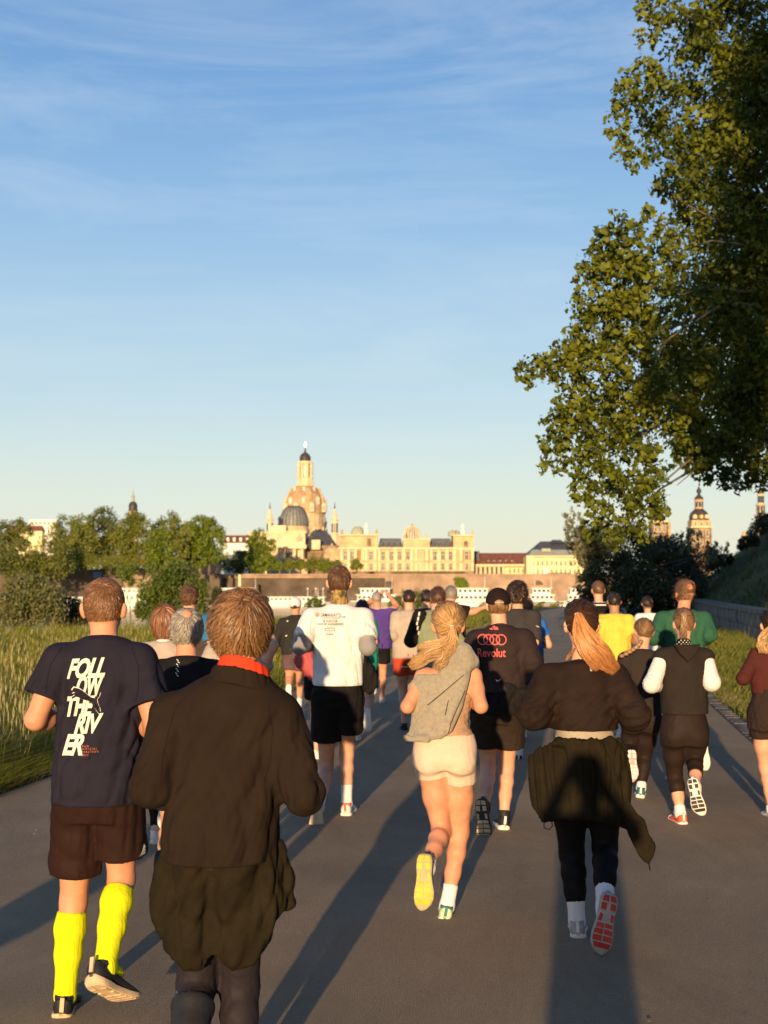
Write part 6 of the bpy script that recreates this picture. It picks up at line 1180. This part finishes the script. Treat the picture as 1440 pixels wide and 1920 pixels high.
def academy_dome():
    d = 700; T = bld('domed_exhibition_hall', 'exhibition hall with a ribbed grey-green dome and a portico', 'building', 548, d); L_ = Lot(T, d)
    L_.box('wall', 500, 572, 998, 1076, SANDL, 0, 30); L_.box('wall', 572, 642, 1022, 1076, SANDD, 6, 24); L_.box('attic', 508, 536, 985, 998, SANDL, 1, 12); L_.box('cornice', 498, 575, 1022, 1026, SANDL, -1.2, 3); L_.box('cornice', 499, 574, 996, 1000, SANDL, -.8, 3)
    L_.lathe('drum', 548, [(29, 1000), (29, 990), (27.5, 989), (27.5, 984)], SAND, 14, 24)
    L_.lathe('dome', 548, [(27.5, 985), (27.5, 976), (25.5, 966), (22, 957), (17, 950), (10, 946), (3, 945)], LEAD, 14, 24, 0, False)
    for i in range(24):
        a = i*math.pi/12; b = MB(); b.tube([(L_.X(548) + math.cos(a)*w*L_.k, 14 + math.sin(a)*w*L_.k, L_.Zz(y)) for w, y in [(27.6, 985), (27.7, 976), (25.7, 966), (22.2, 957), (17.2, 950), (10, 946)]], .22, 4); b.build('dome_rib', SLATE, T)
    c = MB(); x = L_.X(523); c.lathe(x, 3, [(.5, L_.Zz(990)), (1.0, L_.Zz(985)), (.5, L_.Zz(978)), (.9, L_.Zz(973)), (.3, L_.Zz(968))], 8); c.build('statue', COPPER, T)
    for i, px in enumerate((520, 534, 553, 567)): b = MB(); b.lathe(L_.X(px), -3.5, [(1.1, L_.Zz(1048)), (.9, L_.Zz(1030)), (1.2, L_.Zz(1029))], 10); b.build('column', SANDL, T)
    L_.box('portico_beam', 515, 575, 1025, 1029, SANDL, -5, 5); L_.box('portico_base', 513, 577, 1048, 1076, SAND, -5, 5.2); L_.box('doorway', 538, 550, 1032, 1048, GLASSD, -.3, .5)
    for px in (506, 522, 562): L_.window(px, 1003, 1014, 5)
    for px in (557, 565): L_.window(px, 1008, 1015, 4, dk=GLASSD)
    L_.roof('roof', 570, 632, 994, 1024, SLATE, 8, 24, 22); L_.roof('roof', 566, 604, 1008, 1030, SLATE, 3, 16, 8)
    L_.box('gable', 584, 600, 1012, 1030, SANDL, 2, 8); L_.lathe('small_dome', 622, [(17, 1064), (17, 1036), (18, 1035), (15, 1030), (9, 1025), (3, 1022), (1, 1018)], SAND, 4, 16, 0, True)
    for px in (612, 622, 632): L_.window(px, 1044, 1056, 3.5, f=-1.1)
def academy():
    d = 680; T = bld('art_academy', 'long ornate sandstone academy with pavilions, tall windows and a glass dome', 'building', 762, d); L_ = Lot(T, d)
    L_.box('wall', 635, 888, 1028, 1078, SAND, 0, 26); L_.box('plinth', 634, 889, 1071, 1079, SANDD, -1.4, 3); L_.box('cornice', 634, 890, 1026.5, 1030, SANDL, -1.6, 3); L_.box('string_course', 635, 889, 1052.5, 1054.5, SANDL, -1.1, 2)
    for x0, x1, y in ((636, 709, 1003), (756, 806, 1011), (850, 888, 1004)): L_.box('pavilion', x0, x1, y, 1028, SAND, -.4 if y != 1011 else -1.2, 22); L_.box('cornice', x0-1, x1+1, y-1, y+1.5, SANDL, -1.9, 3)
    L_.box('pavilion_front', 683, 709, 1029.9, 1071, SAND, -2.0, 3); L_.box('pavilion_front', 858, 888, 1029.9, 1071, SAND, -2.0, 3); L_.box('pavilion_front', 775, 806, 1029.9, 1071, SAND, -2.2, 3)
    for x0, x1 in ((709, 756), (806, 850)): 
        L_.roof('roof', x0, x1, 1008, 1027, LEAD, 1, 22, 4, .55)
        for k in range(4): cx = x0 + 6 + k*(x1-x0-8)/3.6; q = L_.box('roof_light', cx-1.6, cx+2.6, 1016, 1023, SLATE, 2.2, 4); 
    for x0, x1, yt, yb in ((657, 683, 986, 1002), (841, 866, 993, 1004)): L_.lathe('low_dome', (x0+x1)/2, [((x1-x0)/2, yb), ((x1-x0)/2, yb-4), ((x1-x0)/2.3, yb-9), ((x1-x0)/3.2, yt+2), ((x1-x0)/5, yt)], GREENR, 10, 12, .2, True)
    g = L_.lathe('glass_dome', 773, [(15, 1010), (15, 1004), (14, 997), (11.5, 991), (7, 986.5), (2, 984.5), (1, 981)], mat('dome_glass', (.16, .18, .19), .2, .1, .5, spec=.6), 8, 20, 0, False)
    for i in range(10):
        a = math.pi + i*math.pi/9; b = MB(); b.tube([(L_.X(773) + math.cos(a)*w*L_.k, 8 + math.sin(a)*w*L_.k, L_.Zz(y)) for w, y in [(15.2, 1010), (15.2, 1004), (14.2, 997), (11.7, 991), (7.2, 986.5), (2, 984.5)]], .38, 4); b.build('glazing_rib', SANDL, g)
    for px, y in ((687, 1003), (868, 1004), (799, 1011), (706, 1003), (641, 1003), (886, 1004), (852, 1004), (760, 1011)):
        b = MB(); s_ = 1.6 if px in (687, 868) else .8; z = L_.Zz(y); b.lathe(L_.X(px), 1.2, [(s_*.8, z), (s_, z + s_*1.2), (s_*.5, z + s_*2), (s_*.8, z + s_*2.6), (s_*.4, z + s_*3.4), (s_*.15, z + s_*4)], 8); b.build('statue', WHITEP if px in (687, 868) else SAND, T)
    # bays: pilasters, windows and ochre panels
    xs = [641, 654, 667, 680, 687, 704, 711, 726.5, 742, 757, 772, 780, 800, 808, 823, 838, 852, 864, 885]
    for x in xs:
        f = -2.9 if (683 < x < 709 or x > 858 or 775 < x < 806) else -1.2
        for yt, yb in ((1030.5, 1052), (1055, 1071)): b = MB(); b.box(L_.X(x) - .75, L_.X(x) + .75, f - .7, f + 1.3, L_.Zz(yb), L_.Zz(yt)); b.build('pilaster', SANDL, T)
    for x in (648, 660.5, 695.5, 718.5, 734, 749.5, 765, 790, 815.5, 830.5, 845, 874.5):
        f = -2.1 if (683 < x < 709 or x > 858 or 775 < x < 806) else -.1
        L_.window(x, 1034, 1050, 6.4, f=f); L_.window(x, 1057, 1069, 5.6, f=f)
    for x in (673.5, 765, 783.5, 796, 868, 881): b = MB(); f = -2.15 if x > 775 else -.15; b.box(L_.X(x) - 1.2, L_.X(x) + 1.2, f, f + .2, L_.Zz(1051), L_.Zz(1032)); b.build('ochre_panel', OX, T)
    for cx, yt, yb, w in ((692, 1009, 1025, 8), (874, 1014, 1027, 8)): 
        a = [(L_.X(cx) + math.cos(t)*w/2*L_.k, L_.Zz(yt + w/2) + math.sin(t)*w/2*L_.k) for t in np.linspace(0, math.pi, 9)]; P_ = [(L_.X(cx + w/2), L_.Zz(yb))] + a + [(L_.X(cx - w/2), L_.Zz(yb))]; b = MB(); b.prism(P_, -.62, -.41); q = b.build('arch_niche', SANDD, T)
def small_buildings():
    d = 720; T = bld('apartment_house', 'white apartment house with a brown dormered roof between the trees', 'building', 442, d); L_ = Lot(T, d); L_.box('wall', 420, 468, 1018, 1076, WHITEP, 0, 14); rf = L_.roof('roof', 418, 470, 1003, 1018, REDR, -.5, 15, 3)
    for px in (427, 439, 451, 463): L_.box('dormer', px-2.2, px+2.2, 1008, 1015, WHITEP, .5, 4); L_.window(px, 1022, 1028, 4, m=WHITEP); L_.window(px, 1033, 1039, 4, m=WHITEP); L_.window(px, 1044, 1050, 4, m=WHITEP)
    T = bld('cream_house', 'cream stone block behind the big tree left of the domes', 'building', 488, 740); L_ = Lot(T, 740); L_.box('wall', 466, 505, 1000, 1076, YELLOWP, 0, 14); L_.box('cornice', 465, 506, 998, 1001, SANDL, -.6, 15)
    for px in (472, 481, 490, 499): L_.window(px, 1006, 1013, 4); L_.window(px, 1020, 1028, 4)
    T = bld('white_block', 'white modern block with a red roof above the left trees', 'building', 85, 900); L_ = Lot(T, 900); L_.box('wall', 55, 105, 975, 1070, WHITEP, 0, 20); L_.roof('roof', 15, 84, 985, 996, REDR, -6, 14, 4); L_.box('lower_wall', 16, 82, 996, 1070, YELLOWP, -5, 12)
    for i in range(6): L_.window(60 + i*8, 978, 983, 5, m=WHITEP)
    T = bld('church_spire', 'thin copper church spire rising from the left trees', 'church tower', 248, 950); L_ = Lot(T, 950); L_.box('tower', 240.5, 255.5, 958, 1070, SAND, 0, 6); L_.lathe('onion_roof', 248, [(9, 958), (8, 952), (8.5, 947), (6, 942), (3, 940)], COPPER, 3, 12, 0, True); L_.lathe('lantern', 248, [(3, 941), (3, 932), (3.6, 931), (2, 928)], GREENR, 3, 8); L_.lathe('needle', 248, [(1.8, 928), (.8, 922), (.2, 912)], GREENR, 3, 8)
    # right of the academy: colonnade with red roof, cream palace with a green roof, dark roof behind
    d = 690; T = bld('colonnade_building', 'low building with red-brown roof above a cream colonnade', 'building', 940, d); L_ = Lot(T, d); L_.box('wall', 888, 990, 1060, 1084, YELLOWP, 2.5, 14); L_.box('entablature', 888, 990, 1058, 1062, SANDL, -1, 4); L_.roof('roof', 889, 1000, 1036, 1059, REDR, 0, 20, 2, .6); L_.box('end_wall', 886, 900, 1033, 1060, SLATE, 4, 12)
    for i in range(7): px = 893 + i*8.5; b = MB(); b.lathe(L_.X(px), .2, [(.8, L_.Zz(1083)), (.7, L_.Zz(1063)), (.9, L_.Zz(1062))], 8); b.build('column', SANDL, T)
    for i in range(6): L_.box('opening', 895 + i*8.5, 899.5 + i*8.5, 1064, 1083, GLASSD, 2.3, .4)
    for i in range(4): L_.window(957 + i*8, 1066, 1074, 3.5, f=2.4)
    for i in range(5): L_.box('dormer', 915 + i*11, 918.5 + i*11, 1050, 1055, LEAD, 3, 4)
    d = 675; T = bld('cream_palace', 'cream palace with a row of tall windows and pale green roof', 'building', 1040, d); L_ = Lot(T, d); L_.box('wall', 988, 1098, 1044, 1084, YELLOWP, 0, 18); L_.box('wing', 987, 999, 1042, 1084, YELLOWP, -1.5, 5); L_.box('cornice', 986, 1099, 1042, 1045, SANDL, -2, 4); L_.roof('roof', 990, 1096, 1030, 1043, GREENR, 0, 18, 12); L_.box('roof_gable', 1018, 1034, 1028, 1034, GREENR, 4, 6)
    for i in range(11): px = 1000 + i*8.6; L_.window(px, 1052, 1060, 3.2); L_.window(px, 1068, 1078, 3.2)
    for px in (1003, 1020, 1026): b = MB(); b.box(L_.X(px)-.5, L_.X(px)+.5, -1, .2, L_.Zz(1084), L_.Zz(1064)); b.build('pilaster', WHITEP, T)
    T = bld('dark_roofed_hall', 'hall with a big dark hipped roof behind the cream palace', 'building', 1045, 760); L_ = Lot(T, 760); L_.box('wall', 1000, 1100, 1034, 1070, SANDD, 0, 22); L_.roof('roof', 996, 1104, 1014, 1035, SLATE, -1, 26, 22); L_.roof('roof_cap', 1034, 1062, 1011, 1018, SLATE, 6, 10, 6)
def towers():
    d = 900; ro = math.pi/8
    T = bld('palace_tower', 'tall palace tower with onion spire seen above the dark bush', 'tower', 1315, d); L_ = Lot(T, d)
    L_.box('shaft', 1296.5, 1334.5, 988, 1090, SANDD, 0, 14); L_.box('upper_storey', 1297.5, 1333.5, 975, 988, SAND, .4, 13); L_.box('gallery', 1295, 1336, 986.5, 989.5, SANDL, -.6, 15); cy = 7
    L_.lathe('helmet', 1315, [(18, 976), (18.5, 972), (18, 966), (15.5, 960), (11, 956), (8, 953)], COPPER, cy, 8, ro)
    ln = L_.lathe('lantern', 1315, [(8, 953), (8, 936), (9, 935)], SAND, cy, 8, ro); L_.lathe('lantern_roof', 1315, [(9, 935), (8, 932), (4, 928), (2, 925), (4.6, 921), (4.8, 918), (2, 914), (1, 911), (.5, 905), (.2, 898)], COPPER, cy, 12, 0, True)
    for px in (1304, 1315, 1326): L_.window(px, 979, 985, 4, m=SANDL, f=.4); L_.window(px, 994, 1006, 4.5); L_.window(px, 1012, 1022, 4.5); b = MB(); b.lathe(L_.X(px), 1.2 - 1.2*(px == 1315), [(1.6, L_.Zz(972)), (1.6, L_.Zz(966)), (.3, L_.Zz(964))], 10); b.build('clock_dormer', GOLD if px == 1315 else SANDL, T)
    for a in (-math.pi/2, -math.pi/4, -3*math.pi/4): b = MB(); b.box(-.9, .9, -.2, .2, L_.Zz(950), L_.Zz(940)); w = b.build('window', GLASSD, ln); w.location = (L_.X(1315) + math.cos(a)*7.5*L_.k, cy + math.sin(a)*7.5*L_.k, 0); w.rotation_euler = (0, 0, a + math.pi/2)
    T = bld('capped_tower', 'squat sandstone tower with a dark cap left of the palace tower', 'tower', 1237, d); L_ = Lot(T, d); L_.box('shaft', 1222, 1252, 978, 1090, SANDD, 0, 11); L_.box('gallery', 1220.5, 1253.5, 976, 979, SANDL, -.5, 12); L_.lathe('cap_roof', 1237, [(15, 977), (13.5, 970), (10, 963), (5, 958), (2, 956), (.8, 951)], COPPER, 5.5, 8, ro)
    for px in (1229, 1237, 1245): L_.window(px, 984, 997, 4); L_.window(px, 1004, 1012, 4)
    for px in (1250, 1256): L_.box('turret', px-2.5, px+2.5, 985, 1090, SAND, 1, 5); L_.lathe('turret_roof', px, [(3, 985), (2.4, 978), (.5, 972)], GREENR, 3.5, 8)
    d = 860; T = bld('court_church_tower', 'tiered openwork church tower at the right edge', 'church tower', 1431, d); L_ = Lot(T, d)
    for w, y0, y1, m in ((11, 1000, 1090, SANDD), (9.5, 968, 1000, SAND), (8, 945, 968, SAND), (6, 925, 945, SANDL)): L_.lathe('stage', 1431, [(w, y1), (w, y0 + 2), (w + 1.2, y0 + 1.5), (w + 1.2, y0)], m, 6, 8, ro)
    L_.lathe('onion_roof', 1431, [(6, 925), (6.5, 921), (4, 917), (2, 914), (1, 908), (.3, 900)], COPPER, 6, 12, 0, True)
    for y0, y1, w in ((972, 994, 9.4), (948, 964, 7.9), (929, 942, 5.9)):
        for a in (-math.pi/2, -math.pi/4, -3*math.pi/4): b = MB(); b.box(-.8, .8, -.25, .25, L_.Zz(y1), L_.Zz(y0)); q = b.build('window', GLASSD, T); q.location = (L_.X(1431) + math.cos(a)*w*.925*L_.k, 6 + math.sin(a)*w*.925*L_.k, 0); q.rotation_euler = (0, 0, a + math.pi/2)
    T = bld('small_turret', 'small sandstone turret peeping over the shaded slope', 'tower', 1398, 860); L_ = Lot(T, 860); L_.box('shaft', 1393, 1403, 1004, 1090, SANDD, 0, 5); L_.lathe('turret_roof', 1398, [(6, 1004), (5, 999), (1, 995)], SAND, 2.5, 8); L_.window(1398, 1008, 1018, 3)
def terrace():
    d = 625; T = bld('terrace_wall', 'long sandstone river terrace wall under the palaces', 'wall', 740, d, -9.5); L_ = Lot(T, d)
    L_.box('wall', 722, 1250, 1079, 1140, TERR, 0, 8); L_.box('wall', 380, 722, 1083, 1140, TERRD, 2, 8); L_.box('parapet', 378, 1250, 1076, 1079.5, TERR, -.5, 1.2); L_.box('upper_band', 380, 722, 1079.5, 1084, TERR, .5, 1.8); L_.box('buttress', 723, 735, 1090, 1135, TERRD, -2.5, 3); b = MB(); b.prism([(L_.X(1008 + 10*math.cos(a)), L_.Zz(1097 - 9*math.sin(a))) for a in np.linspace(0, math.pi, 9)], -.15, .1); b.build('arch', TERRD, T)  # left wall's shade and the sunlit upper strip are put into the stone colours
    L_.box('buttress', 999, 1004, 1085, 1135, TERR, -1, 2); L_.box('buttress', 1028, 1033, 1085, 1135, TERR, -1, 2)
    Q = MB(); k = L_.k; Q.box(-400, 300, -40, 3, -.2, 2.2); q = Q.build('quay', mat('quay_paving', (.30, .26, .20), .9), T)
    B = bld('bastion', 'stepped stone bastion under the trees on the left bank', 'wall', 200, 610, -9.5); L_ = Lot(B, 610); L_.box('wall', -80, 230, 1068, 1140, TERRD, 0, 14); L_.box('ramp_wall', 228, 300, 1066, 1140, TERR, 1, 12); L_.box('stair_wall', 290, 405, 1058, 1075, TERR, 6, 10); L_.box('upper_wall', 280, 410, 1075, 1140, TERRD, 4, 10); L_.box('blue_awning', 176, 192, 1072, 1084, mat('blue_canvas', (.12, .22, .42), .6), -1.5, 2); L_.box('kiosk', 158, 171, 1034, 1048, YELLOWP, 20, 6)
    I = MB(); 
    V, Q_, P, _ = leaves([(*at(864, 1093, 624), 3.4, .6, 3.0), (*at(857, 1086, 624), 2.0, .5, 1.2), (*at(872, 1098, 624), 2.0, .5, 2.4)], 2600, .55, 3, LEAF4, .6); o = mesh_np('ivy', V, Q_, leafmat('ivy_leaves', (.15, .24, .02), (.24, .30, .03), .3, .25)); tag(o, 'bright green ivy patch hanging on the terrace wall', 'ivy'); o['kind'] = 'stuff'
    r = random.Random(4)
    for i, px in enumerate((405, 430, 577, 592, 606, 622, 700, 938, 955)):
        L2 = 616; p = at(px, HY, L2); t = empty('lamp_post', (float(p[0]), L2, -7.3), ('lamp post left of the tall cream funnel', 'lamp post just behind the cream funnel boat', 'white lamp post right of the white cap', 'second white lamp post right of the white cap', 'lamp post left of the tall man in white', 'lamp post close beside the tall man in white', 'lamp post right of the tall man in white', 'lamp post behind the black cap', 'lamp post right of the black cap')[i], 'lamp post', 'lamp posts along the quay'); b = MB(); b.lathe(0, 0, [(.18, 0), (.13, 3), (.10, 5.6)], 6); b.build('post', WHITEP, t); b = MB(); b.lathe(0, 0, [(.15, 5.6), (.38, 5.9), (.38, 6.3), (.1, 6.6)], 8); b.build('lamp_head', WHITEP, t)
    r2 = random.Random(6)
def far_trees():
    g1 = leafmat('far_leaves', (.125, .16, .022), (.26, .26, .042), .25, .35, .05); g2 = leafmat('far_leaves_bright', (.13, .19, .016), (.23, .27, .028), .3, .3, .05); g3 = leafmat('far_leaves_dark', (.09, .115, .02), (.185, .19, .034), .2, .35, .05)
    def ft(lab, px, yb, lst, d, n, s, m, sd, grp='trees on the left bastion'):
        p = at(px, yb, d); z0 = min(float(p[2]), 5.1); top_ = at(px, lst[0][1], d); cl = [(*at(a, b, d), c/F*d*1.12, c/F*d, c/F*d*1.0) for a, b, c in lst] + [(*at(a, min(b + 26, 1052), d), c/F*d*.9, c/F*d, c/F*d*.8) for a, b, c in lst[-3:] if c > 15]
        tree('broadleaf_tree', lab, 'tree', cl, int(n*2.2), s*1.1, m, ((float(p[0]), d, z0), tuple(float(q) for q in top_), .5), grp, sd, sub=20, shell=.5, limbs=False, spread=.42)
    ft('leftmost dark tree at the picture edge', 10, 1070, [(8, 1000, 26), (30, 990, 18), (45, 995, 16), (-10, 1010, 26)], 600, 2600, 1.1, g3, 1)
    ft('low spreading dark tree by the left quay', 60, 1085, [(40, 1045, 34), (90, 1040, 34), (110, 1060, 26), (15, 1060, 30), (65, 1070, 26)], 570, 5200, 1.0, g3, 2)
    ft('tree with golden green crown left of the spire', 135, 1066, [(130, 985, 20), (110, 1000, 22), (150, 1010, 24), (128, 1020, 22)], 600, 3000, 1.05, g1, 3)
    ft('tall narrow tree in the middle of the left trees', 160, 1066, [(158, 980, 20), (160, 1005, 24), (155, 1030, 22)], 590, 2600, 1.0, g1, 4)
    ft('tall dark tree below the copper spire', 205, 1066, [(195, 968, 20), (215, 985, 26), (190, 1005, 26), (210, 1025, 24)], 600, 3800, 1.0, g3, 5)
    ft('broad tree just right of the copper spire', 248, 1066, [(245, 975, 22), (262, 985, 20), (240, 1000, 28), (262, 1010, 24), (240, 1030, 22)], 595, 4200, 1.0, g1, 6)
    ft('bright green tree front of the left group', 300, 1062, [(300, 1010, 22), (290, 1028, 22), (312, 1030, 20)], 580, 2400, .95, g2, 7)
    ft('round tree behind the bright green one', 322, 1062, [(320, 985, 22), (300, 995, 18), (340, 1000, 22)], 605, 2800, 1.0, g1, 8)
    ft('slim upright tree beside the stone steps', 342, 1060, [(342, 1008, 14), (342, 1028, 14), (340, 1045, 12)], 578, 1500, .9, g1, 9)
    ft('rightmost big tree of the left group with a bare trunk', 392, 1060, [(375, 985, 20), (398, 990, 20), (385, 1005, 26), (402, 1018, 22), (375, 1025, 20)], 585, 4200, 1.0, g2, 10)
    ft('dark tree squeezed between the slim tree and the big one', 362, 1062, [(362, 1015, 14), (360, 1040, 14)], 590, 1400, 1.0, g3, 11)
    ft('big bright tree left of the exhibition hall', 487, 1074, [(487, 1008, 16), (475, 1025, 20), (500, 1025, 16), (485, 1045, 24), (475, 1060, 18), (500, 1058, 18)], 640, 4200, 1.0, g2, 12, None)
    ft('dark tree in front of the white apartment house', 452, 1076, [(452, 1045, 12), (445, 1062, 14)], 650, 1200, 1.0, g3, 13, None)
    for i, (px, w) in enumerate(((524, 10), (543, 10), (563, 9), (585, 13), (608, 12), (628, 11), (668, 10))):
        if px == 0: continue
        ft(('leftmost', 'second', 'third', 'large fourth', 'fifth', 'sixth', 'separate rightmost round')[i] + ' clipped tree of the row on the terrace', px, 1077, [(px, 1058, w), (px - w*.4, 1062, w*.7), (px + w*.4, 1061, w*.7)], 632, 900, .8, (g2, g1)[i % 2 if i < 6 else 1], 20 + i, 'clipped trees along the terrace')
    def hedge(lab, x0, x1, y0, y1, d, n, m, sd): cl = [(*at(x, (y0+y1)/2, d), (y1-y0)/2/F*d*1.3, 1.2, (y1-y0)/2/F*d) for x in np.arange(x0, x1, (y1-y0)*.7)]; V, Q_, P, _ = leaves(cl, n, .6, sd, LEAF4, .5); o = mesh_np('hedge', V, Q_, m); tag(o, lab, 'hedge'); o['kind'] = 'stuff'
    hedge('clipped hedge in front of the cream palace', 1030, 1072, 1073, 1083, 640, 1200, g3, 1); hedge('low hedge under the left trees', 130, 300, 1038, 1066, 585, 7000, g1, 2); cl = [(*at(x, 1058 + 5*math.sin(x*.07), 665), 7, 4, 5.5) for x in range(-60, 430, 16)]; V, Q_, P, _ = leaves(cl, 9000, 1.5, 44, LEAF4, .5); o = mesh_np('far_woods', V, Q_, g3); tag(o, 'dark mass of woods filling the space behind the left trees', 'woods', kind='stuff'); hedge('dark shrubs at the foot of the academy', 735, 870, 1071, 1078, 640, 1100, g3, 3); hedge('shrubs between the houses left of the exhibition hall', 405, 470, 1052, 1076, 645, 1500, g3, 4)
def boat(lab, x0, x1, yw, d, decks, seed, funnel=None, cabin=(.15, .85)):
    p = at((x0+x1)/2, HY, d); T = empty('river_boat', (float(p[0]), d, -9.0), lab, 'boat', 'white passenger boats moored at the quay'); k = d/F; hl = (x1-x0)/2*k; r = random.Random(seed)
    m = MB(); m.slabz([(-hl, 0), (-hl*.93, -2.6), (hl*.85, -2.8), (hl, -.6), (hl, .6), (hl*.85, 2.8), (-hl*.93, 2.6)], -.2, 1.7); m.build('hull', WHITEP, T); z = 1.7
    m = MB(); m.slabz([(-hl*.98, 0), (-hl*.93, -2.75), (hl*.86, -2.95), (hl*1.0, -.6), (hl*1.0, .6), (hl*.86, 2.95), (-hl*.93, 2.75)], 1.25, 1.42); m.build('rubbing_strake', mat('boat_green_trim', (.10, .16, .10), .5), T)
    for q in range(decks):
        a, b = -hl + 2*hl*(cabin[0] + .06*q), -hl + 2*hl*(cabin[1] - .10*q); m = MB(); m.box(a, b, -2.4, 2.4, z, z + 2.0); cb = m.build('cabin', WHITEP, T)
        m = MB(); m.box(a - .8, b + .8, -2.8, 2.8, z + 2.0, z + 2.2); m.build('deck_roof', WHITEP, T)
        n = max(3, int((b - a)/2.0))
        for i in range(n): xx = a + (i + .5)*(b - a)/n; m = MB(); m.box(xx - .65, xx + .65, -2.46, -2.39, z + .8, z + 1.7); m.build('window', GLASSD, cb)
        z += 2.2
    m = MB()
    for i in range(int(2*hl/1.6)): m.box(-hl + i*1.6, -hl + i*1.6 + .1, -2.75, -2.65, 1.7, 2.6)
    m.box(-hl, hl*.85, -2.76, -2.64, 2.6, 2.7); o = m.build('railing', LEAD, T); o['kind'] = 'stuff'
    if funnel is not None: m = MB(); m.lathe(-hl + 2*hl*funnel, 0, [(.7, z), (.6, z + 4.2), (.75, z + 4.6)], 12); m.build('funnel', YELLOWP, T)
    m = MB(); m.lathe(hl*.6, 0, [(.12, z - .3), (.05, z + 4)], 6); m.build('mast', WHITEP, T); T.scale = (1, 1, 1.35 if decks > 1 else 1.1)
def boats():
    boat('white boat with a tall cream funnel left of the white-capped head', 395, 500, 1140, 590, 2, 1, .52)
    boat('long low white boat behind the white cap', 500, 620, 1140, 585, 1, 2, None, (.05, .9))
    boat('white boat behind the man in purple', 655, 755, 1140, 590, 2, 3)
    boat('white two-deck boat under the ivy patch', 845, 925, 1140, 585, 2, 4, None, (.1, .95))
    boat('white two-deck boat left of the copper ponytail', 985, 1046, 1140, 590, 2, 5)
    boat('white two-deck boat at the dark bush', 1047, 1130, 1140, 585, 2, 6, None, (.2, .95))
    boat('white boat half hidden behind the left willow bush', 105, 200, 1140, 575, 1, 7); boat('white boat at the far left bank edge', -40, 40, 1140, 580, 1, 8); boat('white boat behind the thin sapling', 215, 285, 1140, 580, 2, 9)
ENV += [church_dome, academy_dome, academy, small_buildings, towers, terrace, far_trees, boats]
import time as _t
_T0 = _t.time()
def run(*fs):
    for f in fs:
        t = _t.time(); f(); print('BUILD', f.__name__, round(_t.time() - t, 2))
run(navy_tee_man, brown_fleece_man, blonde_woman, copper_ponytail_woman, white_tee_man, capped_man, vest_woman, maroon_woman, grey_haired_man, bob_woman, hidden_behind, braid_woman, green_man, far_runners, out_of_frame)
run(*ENV)
print('BUILD total', round(_t.time() - _T0, 1))
